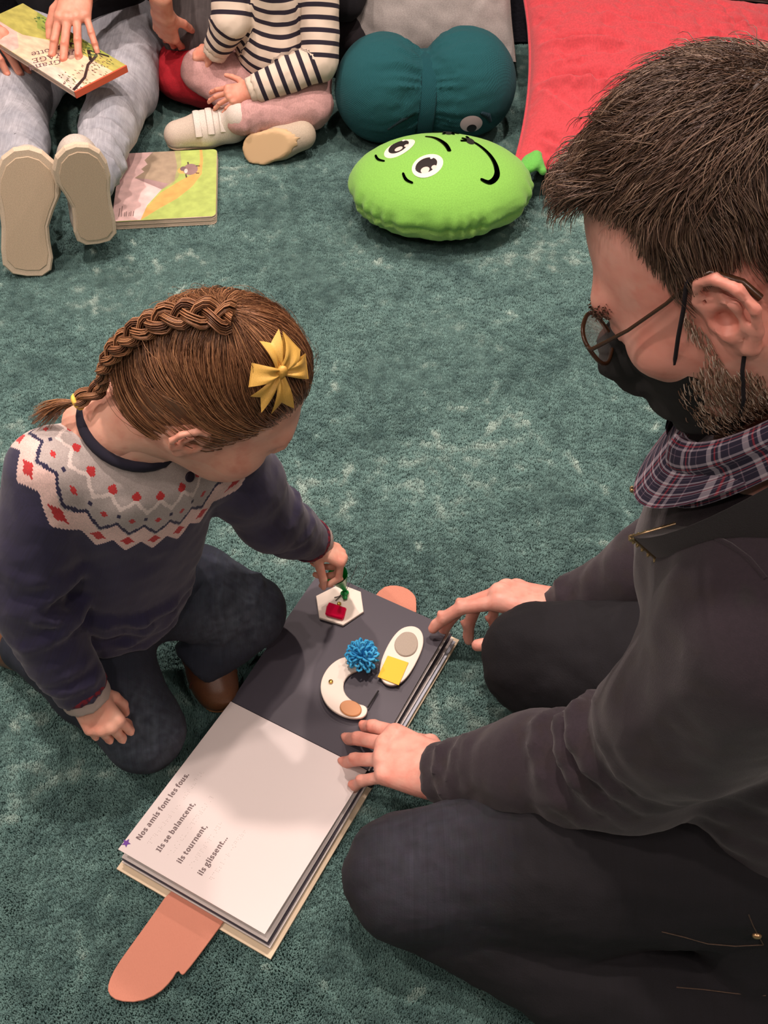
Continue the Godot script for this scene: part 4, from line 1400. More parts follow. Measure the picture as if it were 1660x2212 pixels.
# where the line from a through b first meets the surface of g: [point, normal]
func pick(g: Geo, a: Vector3, b: Vector3) -> Array:
	var d := (b - a).normalized()
	var best := 1e9
	var out := [b, -d]
	for i in range(0, g.idx.size(), 3):
		var p0 := g.v[g.idx[i]]
		var w := p0 - a
		var al := w.dot(d)
		if al > best + 0.05 or (w - d * al).length_squared() > 0.0012: continue
		var hit = Geometry3D.ray_intersects_triangle(a, d, p0, g.v[g.idx[i + 1]], g.v[g.idx[i + 2]])
		if hit != null and (hit - a).length() < best:
			best = (hit - a).length()
			out = [hit, (g.n[g.idx[i]] + g.n[g.idx[i + 1]] + g.n[g.idx[i + 2]]).normalized()]
	return out
const EYE := Vector3(0, 1.4, 0)


# ---------------------------------------------------------------- the man who holds the book
func reader() -> void:
	var rng := RandomNumberGenerator.new()
	rng.seed = 21
	var t := thing("person", "person in dark jacket, black face mask and glasses, kneeling with both hands on tactile book", "person", Vector3(0.42, 0, -0.58))
	var skin := srgb(232, 178, 162)
	var sm := skin_mat()
	# joints
	var sl := Vector3(0.315, 0.675, -0.475); var el := Vector3(0.275, 0.345, -0.535); var wl := Vector3(0.0794, 0.1250, -0.6254)
	var sr := Vector3(0.395, 0.685, -0.775); var er := Vector3(0.43, 0.36, -0.84); var wr := Vector3(0.2711, 0.1250, -0.8850)
	var hl := Vector3(0.43, 0.235, -0.49); var kl := Vector3(0.0286, 0.1050, -0.4972); var al := Vector3(0.4214, 0.0750, -0.3473)
	var hr := Vector3(0.48, 0.235, -0.69); var kr := Vector3(0.2195, 0.1150, -0.8053); var ar := Vector3(0.62, 0.07, -0.84)
	# ---- head
	var hf := Vector3(-0.664, -0.707, -0.242).normalized()
	var hu := Vector3(-0.632, 0.704, -0.323); hu = (hu - hf * hu.dot(hf)).normalized()
	var hb := Basis(hu.cross(hf), hu, hf)
	var hc := Vector3(0.240, 0.945, -0.623)
	var hx := Transform3D(hb, hc)
	var s := 0.95
	var body := Geo.new()
	var f := head_field(s, false, 0.0034)
	var hd := Geo.new()
	var nz := noise(30.0, 3, 78)
	var red := skin * Color(1.0, 0.66, 0.62)
	f.into(hd, Transform3D(), func(p: Vector3, _n: Vector3) -> Color:
		var q := p / s
		var c := skin.lerp(red, clampf(0.18 + nz.get_noise_3dv(p) * 0.35, 0.0, 0.8))
		if absf(q.x) > 0.066 and q.y > -0.05 and q.y < 0.03: c = c.lerp(red, 0.45)
		if absf(q.x) < 0.022 and q.y < -0.066 and q.y > -0.088 and q.z > 0.085: c = c.lerp(srgb(176, 96, 88), 0.6)
		if q.z > 0.082 and absf(q.y + 0.0115) < 0.0016 and absf(absf(q.x) - 0.032) < 0.014: c = srgb(52, 32, 26)
		return c)
	var scalp := PackedVector3Array(); var jaw := PackedVector3Array(); var brow := PackedVector3Array(); var back := PackedVector3Array(); var fringe := PackedVector3Array()
	for i in hd.v.size():
		var q := hd.v[i] / s
		var ax := absf(q.x)
		var ear := ax > 0.070 and q.y < 0.026 and q.y > -0.06 and q.z < 0.014 and q.z > -0.05
		if not ear:
			# hairline: how far forward hair grows at this height
			var zl := 0.008
			if q.y > 0.075: zl = 0.008 + (q.y - 0.075) * 1.7
			if q.z < zl and (q.y > 0.014 or (q.z < -0.045 and q.y > -0.075) or (q.z > -0.004 and q.y > -0.03 and ax > 0.05)):
				if q.y > 0.070: scalp.append(hd.v[i])
				else: back.append(hd.v[i])
			if q.z < zl and q.z > zl - 0.035 and q.y > 0.096: fringe.append(hd.v[i])
			if ax > 0.03 and q.y < 0.002 and q.y > -0.135 and q.z < 0.075 and q.z > -0.004 + maxf(0.0, -0.06 - q.y) * 0.2 and hd.n[i].y < 0.45 and (q.y < -0.035 - (q.z - 0.012) * 0.6 or q.z < 0.02): jaw.append(hd.v[i])
		if q.z > 0.075 and q.y > 0.012 and q.y < 0.022 and ax > 0.014 and ax < 0.050: brow.append(hd.v[i])
	var hairg := Geo.new()
	var se := Vector3(0, 0.030, -0.014) * s
	var sr2 := Vector3(0.078, 0.101, 0.100) * s
	var brown := [srgb(76, 58, 47), srgb(86, 66, 53), srgb(98, 77, 62), srgb(66, 50, 41), srgb(120, 100, 82)]
	# under-layer that keeps the scalp dark
	var cap := Field.new(Vector3(-0.10, -0.10, -0.13), Vector3(0.10, 0.15, 0.12), 0.004)
	cap.ell(se + Vector3(0, 0.003, -0.002), sr2 * 1.03, 0.01)
	cap.cut(Vector3(0, 0.085, 0.022) * s, Vector3(0, -0.86, 0.50), 0.16)
	cap.cut(Vector3(0, 0.08, 0.012) * s, Vector3(0, -0.06, 1.0), 0.085)
	cap.cut(Vector3(0, 0.004, -0.03) * s, Vector3(0, -1.0, 0.7), 0.30)
	cap.into(hairg, Transform3D(), func(_p: Vector3, _n: Vector3) -> Color: return srgb(66, 50, 41))
	var whorl := Vector3(0.02, 0.105, -0.085) * s
	var wave := noise(26.0, 2, 83)
	var edge := func(p: Vector3) -> bool:   # past the hairline, over bare skin
		var q := p / s
		return q.z > 0.013 + maxf(0.0, q.y - 0.078) * 1.7 or (q.y < 0.016 and q.z > -0.045 and q.z < 0.0) or q.y < -0.085 or (q.y < -0.03 and q.z > 0.0)
	var flow := func(p: Vector3) -> Vector3:
		if edge.call(p): return Vector3.ZERO
		var v := (p - whorl).normalized() * 0.7
		v += Vector3(0, 0.1, 0.9) * clampf((p.y - 0.05) / 0.06, 0.0, 1.0)
		v += Vector3(0, -1.0, -0.1) * clampf((0.095 - p.y) / 0.06, 0.0, 1.4)
		return v + Vector3(wave.get_noise_3dv(p), wave.get_noise_3dv(p + Vector3.ONE), wave.get_noise_3dv(p - Vector3.ONE)) * 0.9
	comb(hairg, scalp, 12000, se, sr2, flow, 0.042, 6, Vector2(0.003, 0.013), Vector2(0.00045, 0.00016), brown, rng, 0.22)
	comb(hairg, back, 10000, se, sr2, flow, 0.030, 5, Vector2(0.002, 0.010), Vector2(0.00042, 0.00015), brown, rng, 0.22)
	var crown := PackedVector3Array()
	for p in scalp:
		if (p - whorl).length() < 0.055: crown.append(p)
	comb(hairg, crown, 2000, se, sr2, func(p: Vector3) -> Vector3: return Vector3(0.4, 0.1, 0.8) + (p - whorl) * 8.0, 0.045, 6, Vector2(0.005, 0.016), Vector2(0.00045, 0.00016), brown, rng, 0.45)
	comb(hairg, scalp, 700, se, sr2, flow, 0.035, 5, Vector2(0.012, 0.022), Vector2(0.00032, 0.00012), brown, rng, 0.5)
	comb(hairg, fringe, 1300, se, sr2, func(p: Vector3) -> Vector3: return Vector3(0.15 + p.x * 3.0, 0.35 - maxf(0.0, p.z - 0.075) * 12.0, 1.0), 0.050, 7, Vector2(0.010, 0.026), Vector2(0.0004, 0.00014), brown, rng, 0.35)
	hairg.moved(hx)
	var hm := mat(0.42)
	part("hair", hairg, hm, t, "short tousled brown hair")
	var beard := Geo.new()
	comb(beard, jaw, 5500, Vector3(0, -0.03, 0.01), Vector3(0.072, 0.10, 0.085), func(_p: Vector3) -> Vector3: return Vector3(0, -1.0, 0.25), 0.008, 3, Vector2(0.0008, 0.003), Vector2(0.00038, 0.00015), [srgb(140, 110, 90), srgb(170, 146, 126), srgb(112, 84, 66), srgb(196, 178, 162)], rng, 0.35)
	beard.moved(hx)
	part("beard", beard, hm, t, "short greying brown beard")
	for side in [-1.0, 1.0]:
		var brows := Geo.new()
		var own := PackedVector3Array()
		for q in brow:
			if q.x * side > 0.0: own.append(q)
		comb(brows, own, 150, Vector3(0, 0, 0), Vector3(0.07, 0.09, 0.096), func(p: Vector3) -> Vector3: return Vector3(signf(p.x), 0.25, 0.0), 0.011, 3, Vector2(0.001, 0.003), Vector2(0.0005, 0.0002), brown, rng, 0.3)
		brows.moved(hx)
		part("eyebrow", brows, hm, t)
	mask_and_glasses(t, hx, s)
	hd.moved(hx)
	body.v.append_array(hd.v); body.n.append_array(hd.n); body.c.append_array(hd.c); body.uv.append_array(hd.uv); body.idx.append_array(hd.idx)
	# ---- hands
	var fl := (Vector3(-0.0221, 0.0850, -0.6860) - wl).normalized()
	var dl := Vector3(-0.1, 0.95, 0.15); dl = (dl - fl * dl.dot(fl)).normalized()
	hand(body, Transform3D(Basis(dl.cross(fl), dl, fl), wl), 1.05, -1.0, [[5, 22, 18, 12], [1, 20, 18, 14], [-8, 20, 20, 14], [-17, 22, 22, 14]], [Vector3(0.45, -0.45, 0.75), Vector3(0.1, -0.6, 0.8), Vector3(-0.1, -0.5, 0.9), Vector3(0.7, 0.6, 0.1)], skin)
	var fr := (Vector3(0.1381, 0.1150, -0.9304) - wr).normalized()
	var dr := Vector3(-0.1, 0.85, -0.5); dr = (dr - fr * dr.dot(fr)).normalized()
	hand(body, Transform3D(Basis(dr.cross(fr), dr, fr), wr), 1.12, 1.0, [[2, 22, 22, 12], [0, 34, 26, 16], [-3, 44, 34, 20], [-6, 50, 40, 22]], [Vector3(0.62, -0.50, 0.62), Vector3(0.40, -0.30, 0.9), Vector3(0.25, -0.25, 0.95), Vector3(0.75, 0.6, 0.0)], skin)
	# the rest of the body under the clothes
	var bf := Field.new(Vector3(-0.05, 0.02, -1.0), Vector3(0.75, 0.90, -0.28), 0.02)
	var nk := hx * (Vector3(0, -0.15, -0.045) * s)
	bf.chain([[nk, 0.05], [Vector3(0.345, 0.75, -0.60), 0.06], [Vector3(0.39, 0.55, -0.61), 0.08], [Vector3(0.46, 0.27, -0.59), 0.085]], 0.05)
	for arm in [[sl, el, wl], [sr, er, wr]]: bf.chain([[Vector3(0.385, 0.72, -0.60), 0.05], [arm[0], 0.045], [arm[1], 0.034], [arm[2], 0.026]], 0.03)
	for leg in [[hl, kl, al], [hr, kr, ar]]: bf.chain([[Vector3(0.47, 0.27, -0.59), 0.09], [leg[0], 0.07], [leg[1], 0.045], [leg[2], 0.032]], 0.03)
	bf.into(body, Transform3D(), func(_p: Vector3, _n: Vector3) -> Color: return skin)
	part("body", body, sm, t)
	# ---- jacket
	var jf := Field.new(Vector3(-0.02, 0.05, -1.0), Vector3(0.76, 0.92, -0.30), 0.0085)
	var lft := Vector3(-0.2, 0.0, 0.98).normalized()
	var tu := Vector3(-0.16, 0.98, 0.0); tu = (tu - lft * tu.dot(lft)).normalized()
	var tb := Basis(lft, tu, lft.cross(tu))
	jf.ell(Vector3(0.475, 0.29, -0.60), Vector3(0.195, 0.17, 0.155), 0.05, tb)
	jf.ell(Vector3(0.42, 0.43, -0.615), Vector3(0.18, 0.16, 0.14), 0.06, tb)
	jf.ell(Vector3(0.375, 0.59, -0.62), Vector3(0.185, 0.15, 0.13), 0.06, tb)
	jf.cap(Vector3(0.455, 0.74, -0.585), Vector3(0.475, 0.36, -0.60), 0.10, 0.13, 0.09)
	jf.cap(sl.lerp(sr, 0.12), sl.lerp(sr, 0.88), 0.085, 0.085, 0.06)
	jf.chain([[sl, 0.082], [sl.lerp(el, 0.5), 0.078], [el, 0.070], [el.lerp(wl, 0.45), 0.062], [wl, 0.044]], 0.03)
	jf.chain([[sr, 0.082], [sr.lerp(er, 0.5), 0.075], [er, 0.066], [er.lerp(wr, 0.45), 0.058], [wr, 0.043]], 0.03)
	folds(jf, el.lerp(wl, 0.35), wl.lerp(el, 0.06), 0.050, 6, 0.0052, Vector3(-0.2, 0.9, 0.6), rng)
	folds(jf, sl.lerp(el, 0.62), el.lerp(wl, 0.25), 0.066, 4, 0.0075, Vector3(-0.9, 0.2, 0.5), rng)
	folds(jf, el, el.lerp(wl, 0.45), 0.060, 3, 0.008, Vector3(0.2, -0.4, 0.9), rng)
	folds(jf, er.lerp(wr, 0.5), wr.lerp(er, 0.08), 0.046, 4, 0.006, Vector3(0.0, 0.8, 0.6), rng)
	folds(jf, Vector3(0.44, 0.52, -0.60), Vector3(0.48, 0.26, -0.58), 0.165, 5, 0.010, Vector3(-0.7, 0.0, 0.7), rng)
	# neck opening
	var nb := Vector3(0.312, 0.898, -0.585)
	var nax := Vector3(-0.82, 0.54, -0.12).normalized(); var nfr := Vector3(-0.45, -0.88, -0.10); nfr = (nfr - nax * nfr.dot(nax)).normalized()
	jf.cap(nb - nax * 0.045, nb - nax * 0.16, 0.082, 0.11, 0.06)
	jf.cap(nb + nax * 0.10, nb - nax * 0.09, 0.085, 0.066, 0.012, true)
	jf.cap(nb + nfr * 0.08 + nax * 0.05, nb + nfr * 0.20 + nax * 0.035, 0.080, 0.050, 0.015, true)
	jf.cut(wl - (el - wl).normalized() * 0.012, wl - el, 0.12)
	jf.cut(wr - (er - wr).normalized() * 0.012, wr - er, 0.12)
	var jg := Geo.new()
	var wn := noise(7.0, 3, 81)
	var wn2 := noise(22.0, 2, 82)
	var navy := srgb(44, 37, 43)
	jf.into(jg, Transform3D(), func(p: Vector3, _n: Vector3) -> Color: return navy * (1.0 + wn2.get_noise_3dv(p) * 0.10), null, func(p: Vector3, _n: Vector3) -> float:
		return wn.get_noise_3d(p.x * 1.3, p.y * 0.8, p.z) * 0.007 + wn2.get_noise_3dv(p) * 0.0012)
	var fleece := woven("fleece", 12.0, 0.95, 0.30)
	fleece.rim_enabled = true; fleece.rim = 0.25; fleece.rim_tint = 0.5
	var jacket := part("jacket", jg.duplicate_geo(), fleece, t, "dark charcoal brown fleece jacket")
	var yoke_seam := []
	for q in [Vector3(0.2792, 0.6154, -0.6207), Vector3(0.2845, 0.6199, -0.6261), Vector3(0.2967, 0.6216, -0.6281), Vector3(0.3120, 0.6188, -0.6247), Vector3(0.3272, 0.6138, -0.6187), Vector3(0.3447, 0.6053, -0.6087), Vector3(0.3599, 0.5936, -0.5947)]:
		var h := pick(jg, EYE, q)
		yoke_seam.append(h[0])
	var yg := Geo.new()
	yg.tube(yoke_seam, [0.0022], 6, navy)
	part("shoulder_seam", yg, fleece, jacket)
	# ---- jeans
	var pf := Field.new(Vector3(-0.12, -0.002, -1.0), Vector3(0.76, 0.40, -0.24), 0.0085)
	pf.ell(Vector3(0.50, 0.21, -0.59), Vector3(0.19, 0.14, 0.16), 0.05, tb)
	pf.chain([[hl + Vector3(0.03, 0, 0), 0.118], [hl.lerp(kl, 0.5), 0.098], [kl, 0.080]], 0.04)
	pf.chain([[kl + Vector3(0.03, -0.036, 0.012), 0.066], [kl.lerp(al, 0.5) + Vector3(0, -0.016, 0.030), 0.068], [al + Vector3(0, 0, 0.012), 0.058]], 0.007)
	pf.cap(hl.lerp(al, 0.3), hl.lerp(al, 0.75), 0.085, 0.05, 0.02)
	pf.chain([[hr, 0.105], [hr.lerp(kr, 0.5), 0.096], [kr, 0.082]], 0.04)
	pf.chain([[kr + Vector3(0.02, -0.04, 0.0), 0.066], [kr.lerp(ar, 0.5), 0.066], [ar, 0.055]], 0.02)
	for i in 6:   # creases behind the bent knee
		var a := kl + Vector3(-0.02 + i * 0.016, -0.048 + i * 0.007, 0.062)
		pf.cap(a, a + Vector3(0.09 + i * 0.025, 0.016 - i * 0.009, 0.024), 0.003, 0.007, 0.010)
	var pg := Geo.new()
	var dn := noise(9.0, 3, 91)
	var ink := srgb(20, 21, 28)
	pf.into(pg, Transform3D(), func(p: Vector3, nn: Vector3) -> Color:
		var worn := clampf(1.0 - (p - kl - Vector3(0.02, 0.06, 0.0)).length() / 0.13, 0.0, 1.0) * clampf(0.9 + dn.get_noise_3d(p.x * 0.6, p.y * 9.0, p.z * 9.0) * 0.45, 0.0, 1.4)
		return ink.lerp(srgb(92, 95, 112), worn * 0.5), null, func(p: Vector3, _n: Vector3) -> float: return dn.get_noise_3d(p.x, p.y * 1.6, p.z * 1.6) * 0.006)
	var denim := woven("denim", 9.0, 0.9, 0.25)
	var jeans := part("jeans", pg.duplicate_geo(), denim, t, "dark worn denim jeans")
	# pocket seam, rivet
	var gold := mat(0.3); gold.metallic = 0.9
	var rg := Geo.new()
	var rp: Vector3 = pick(pg, EYE, Vector3(0.3517, 0.3773, -0.3370))[0]
	var rf := Field.new(rp - Vector3.ONE * 0.012, rp + Vector3.ONE * 0.012, 0.0012)
	rf.ell(rp, Vector3(0.0055, 0.0045, 0.004), 0.001)
	rf.into(rg, Transform3D(), func(_p: Vector3, _n: Vector3) -> Color: return srgb(196, 160, 120))
	part("rivet", rg, gold, jeans, "copper pocket rivet")
	for path in [[Vector3(0.2618, 0.3799, -0.3400), Vector3(0.2836, 0.3765, -0.3360), Vector3(0.3054, 0.3726, -0.3313), Vector3(0.3316, 0.3712, -0.3296), Vector3(0.3578, 0.3720, -0.3306)], [Vector3(0.2757, 0.3459, -0.2995), Vector3(0.3010, 0.3445, -0.2979), Vector3(0.3316, 0.3423, -0.2952), Vector3(0.3599, 0.3412, -0.2939)], [Vector3(0.3438, 0.3902, -0.3523), Vector3(0.3482, 0.3832, -0.3440), Vector3(0.3578, 0.3720, -0.3306)]]:
		var seam := []
		for q in path:
			var h := pick(pg, EYE, q)
			seam.append(h[0] + h[1] * 0.0006 - t.position)
		rg = Geo.new()
		for i in seam.size(): seam[i] += t.position
		rg.tube(seam, [0.0007], 5, srgb(96, 78, 64))
		part("seam", rg, denim, jeans, "tan stitched seam")
	# ---- sneaker, only its heel edge in view
	var sf := Field.new(al + Vector3(-0.08, -0.09, -0.10), al + Vector3(0.26, 0.08, 0.12), 0.006)
	sf.chain([[al + Vector3(0.025, -0.025, 0.032), 0.046], [al + Vector3(0.13, -0.03, 0.04), 0.042], [al + Vector3(0.20, -0.035, 0.04), 0.034]], 0.03)
	var sg := Geo.new()
	sf.into(sg, Transform3D(), func(p: Vector3, _n: Vector3) -> Color: return srgb(178, 150, 122) if p.z > al.z + 0.04 else srgb(52, 66, 110))
	part("shoe", sg, mat(0.7), t, "blue shoe with tan sole edge")

	collars(t, jacket, nb, fleece)

func mask_and_glasses(t: Node3D, hx: Transform3D, s: float) -> void:
	# black cloth mask over nose and chin
	var f := Field.new(Vector3(-0.085, -0.15, 0.0) * s, Vector3(0.085, 0.02, 0.15) * s, 0.003)
	f.ell(Vector3(0, -0.040, 0.034) * s, Vector3(0.070, 0.080, 0.068) * s, 0.02)
	f.cap(Vector3(0, -0.008, 0.092) * s, Vector3(0, -0.046, 0.119) * s, 0.011 * s, 0.012 * s, 0.03)
	f.cap(Vector3(0, -0.046, 0.119) * s, Vector3(0, -0.105, 0.090) * s, 0.010 * s, 0.016 * s, 0.05)
	f.ell(Vector3(0, -0.098, 0.058) * s, Vector3(0.050, 0.040, 0.048) * s, 0.03)
	f.cut(Vector3(0, -0.014, 0.110) * s, Vector3(0, 1.0, -0.30), 0.3)
	f.cut(Vector3(0, -0.03, 0.050) * s, Vector3(0, 0.42, -1.0), 0.3)
	f.cut(Vector3(0, -0.13, 0.06) * s, Vector3(0, -1.0, -0.5), 0.3)
	var g := Geo.new()
	var nz := noise(24.0, 2, 95)
	f.into(g, Transform3D(), func(_p: Vector3, _n: Vector3) -> Color: return srgb(24, 22, 24), null, func(p: Vector3, _n: Vector3) -> float: return 0.0016 * sin(p.y * 260.0 + nz.get_noise_3dv(p) * 3.0) * clampf((0.055 - absf(p.x)) / 0.03, 0.0, 1.0))
	g.moved(hx)
	var cloth := woven("fleece", 30.0, 0.9, 0.3)
	var mk := part("face_mask", g, cloth, t, "black cloth face mask")
	for x in [-1.0, 1.0]:
		var loops := [[Vector3(0.0690, -0.036, 0.047), Vector3(0.0775, -0.013, 0.027), Vector3(0.080, 0.006, 0.010), Vector3(0.081, 0.024, -0.004), Vector3(0.078, 0.026, -0.016)], [Vector3(0.052, -0.108, 0.038), Vector3(0.0695, -0.085, 0.018), Vector3(0.0765, -0.058, 0.002), Vector3(0.076, -0.044, -0.008)]]
		for l in loops:
			g = Geo.new()
			var path := []
			var cv := Curve3D.new()
			for p in l: cv.add_point(Vector3(p.x * x, p.y, p.z) * s * Vector3(1.03, 1, 1))
			for i in 17: path.append(hx * cv.samplef(i / 16.0 * (l.size() - 1)))
			g.tube(path, [0.0015], 6, srgb(22, 20, 22))
			part("ear_loop", g, cloth, mk)
	# thin brown glasses
	var acet := mat(0.3)
	var brown := srgb(62, 40, 28)
	var lens := StandardMaterial3D.new()
	lens.albedo_color = Color(0.95, 0.97, 0.97, 0.10); lens.transparency = BaseMaterial3D.TRANSPARENCY_ALPHA; lens.roughness = 0.03
	var gl := Node3D.new()
	gl.name = "glasses"
	t.add_child(gl)
	gl.set_meta("label", "thin brown metal framed glasses")
	for x in [-1.0, 1.0]:
		var ring := []
		var poly := PackedVector2Array()
		for i in 33:
			var a := i * TAU / 32.0
			var e := Vector2(signf(cos(a)) * pow(absf(cos(a)), 0.75) * 0.0245, signf(sin(a)) * pow(absf(sin(a)), 0.75) * 0.0185)
			ring.append(hx * (Vector3(x * 0.034 + e.x, -0.006 + e.y, 0.114 - absf(x * 0.034 + e.x) * 0.14) * s))
			if i < 32: poly.append(e)
		g = Geo.new()
		g.tube(ring, [0.0017], 7, brown)
		part("rim", g, acet, gl)
		g = Geo.new()
		var lb := hx.basis * Basis(Vector3(1, 0, -0.14 * x).normalized(), Vector3(0.14 * x, 0, 1).normalized(), Vector3.DOWN)
		for i in poly.size(): poly[i] = Vector2(poly[i].x, -poly[i].y)
		g.plate(poly, hx * (Vector3(x * 0.034, -0.006, 0.1085) * s), lb * s, 0.0012, 0.0002)
		part("lens", g, lens, gl)
		g = Geo.new()
		var arm := []
		for p in [Vector3(0.0575, 0.001, 0.106), Vector3(0.068, 0.002, 0.098), Vector3(0.074, 0.006, 0.06), Vector3(0.0785, 0.014, 0.02), Vector3(0.0805, 0.022, -0.006), Vector3(0.083, 0.022, -0.022), Vector3(0.084, 0.006, -0.036), Vector3(0.083, -0.010, -0.040)]: arm.append(hx * (Vector3(p.x * x, p.y, p.z) * s))
		g.tube(arm, [0.0016, 0.0016, 0.0014, 0.0014, 0.002, 0.0028, 0.003, 0.0028], 7, brown)
		part("temple_arm", g, acet, gl)
	g = Geo.new()
	g.tube([hx * (Vector3(-0.0105, 0.0, 0.1125) * s), hx * (Vector3(0, 0.005, 0.117) * s), hx * (Vector3(0.0105, 0.0, 0.1125) * s)], [0.0016], 7, brown)
	part("bridge", g, acet, gl)

# plaid shirt collar and the jacket's own open collar with its zip
func collars(t: Node3D, jacket: Node3D, nb: Vector3, fleece: Material) -> void:
	var im := Image.create(256, 256, false, Image.FORMAT_RGB8)
	for y in 256:
		for x in 256:
			var c := Color(0.15, 0.13, 0.22)
			for a in [x, y]:
				var k: int = a % 64
				if k < 10: c = c.lerp(Color(0.88, 0.84, 0.86), 0.55)
				elif k > 14 and k < 18: c = c.lerp(Color(0.72, 0.16, 0.22), 0.6)
				elif k > 22 and k < 28: c = c.lerp(Color(0.86, 0.82, 0.84), 0.5)
				elif k > 40 and k < 43: c = c.lerp(Color(0.80, 0.70, 0.72), 0.4)
			if (x + y) % 3 == 0: c = c.darkened(0.12)
			im.set_pixel(x, y, c)
	var plaid := StandardMaterial3D.new()
	plaid.albedo_texture = ImageTexture.create_from_image(im); plaid.roughness = 0.9; plaid.uv1_scale = Vector3(5.0, 1.35, 1)
	var ax := Vector3(-0.82, 0.54, -0.12).normalized()
	var front := Vector3(-0.45, -0.88, -0.10); front = (front - ax * front.dot(ax)).normalized()
	var lft := ax.cross(front)
	var c0 := nb
	var at := func(an: float, r: float, h: float, spread: float) -> Vector3:
		return c0 + (front * cos(an) * (1.0 + (spread if cos(an) > 0.0 else 0.0)) + lft * sin(an)) * r + ax * h
	var ribbon := func(a0: float, a1: float, prof, n: int, m: int) -> Geo:
		var g := Geo.new()
		g.sheet(func(u: float, v: float) -> Vector3: return prof.call(lerpf(a0, a1, u), v), n, m, false)
		return g
	# stand and fall of the shirt collar
	var fall := func(an: float, v: float) -> Vector3:
		var fr := cos(an) * 0.5 + 0.5
		var tip := pow(fr, 5.0)
		var len := 0.042 + tip * 0.035
		if v < 0.4:
			var k := v / 0.4
			return at.call(an, 0.060 + 0.006 * k, -0.040 + 0.055 * k, 1.0)
		var k2 := (v - 0.4) / 0.6
		return at.call(an, 0.067 + 0.004 * sin(minf(k2 * 6.0, PI)) + 0.016 * k2, 0.015 - len * k2 * 0.8, 1.0 + 0.35 * tip * k2)
	part("shirt_collar", ribbon.call(0.22, TAU - 0.22, fall, 56, 14), plaid, t, "navy, red and white plaid shirt collar")
	# shirt front showing in the opening
	var pl2: StandardMaterial3D = plaid.duplicate()
	pl2.uv1_scale = Vector3(1.6, 1.6, 1)
	var chest := func(an: float, v: float) -> Vector3: return at.call(an, 0.064 + 0.012 * v, 0.004 - 0.026 * v, 1.0 + 0.8 * v)
	part("shirt", ribbon.call(-1.5, 1.5, chest, 30, 12), pl2, t, "plaid shirt front")
	# jacket collar: outer face and inner face
	var stand := func(an: float, v: float) -> Vector3:
		var fr := pow(cos(an) * 0.5 + 0.5, 3.0)
		var up := 0.050 * (1.0 - fr * 0.6)
		var k := sin(v * PI)
		return at.call(an, 0.083 + (0.016 if v > 0.5 else -0.006) * (1.0 - k) + 0.012 * k, -0.055 + up * k - (0.03 if v > 0.5 else 0.0) * (1.0 - k) - fr * 0.01, 0.9 + 0.75 * fr)
	var cg: Geo = ribbon.call(0.30, TAU - 0.30, stand, 56, 12)
	for i in cg.c.size(): cg.c[i] = srgb(38, 33, 38)
	part("collar", cg, fleece, jacket, "open stand collar of the jacket")
	var zip := mat(0.35); zip.metallic = 0.85
	for sg in [0.30, TAU - 0.30]:
		var g := Geo.new()
		for i in 15:
			var p: Vector3 = stand.call(sg, i / 14.0 * 0.9)
			g.box(p + front * 0.002, Basis(lft, ax, front), Vector3(0.0028, 0.0011, 0.0014), 0.0004, srgb(196, 172, 130))
		g.tube([stand.call(sg, 0.0), stand.call(sg, 0.25), stand.call(sg, 0.5), stand.call(sg, 0.75), stand.call(sg, 0.9)], [0.0018], 6, srgb(150, 130, 100))
		part("zip_edge", g, zip, jacket, "brass coloured zip teeth")


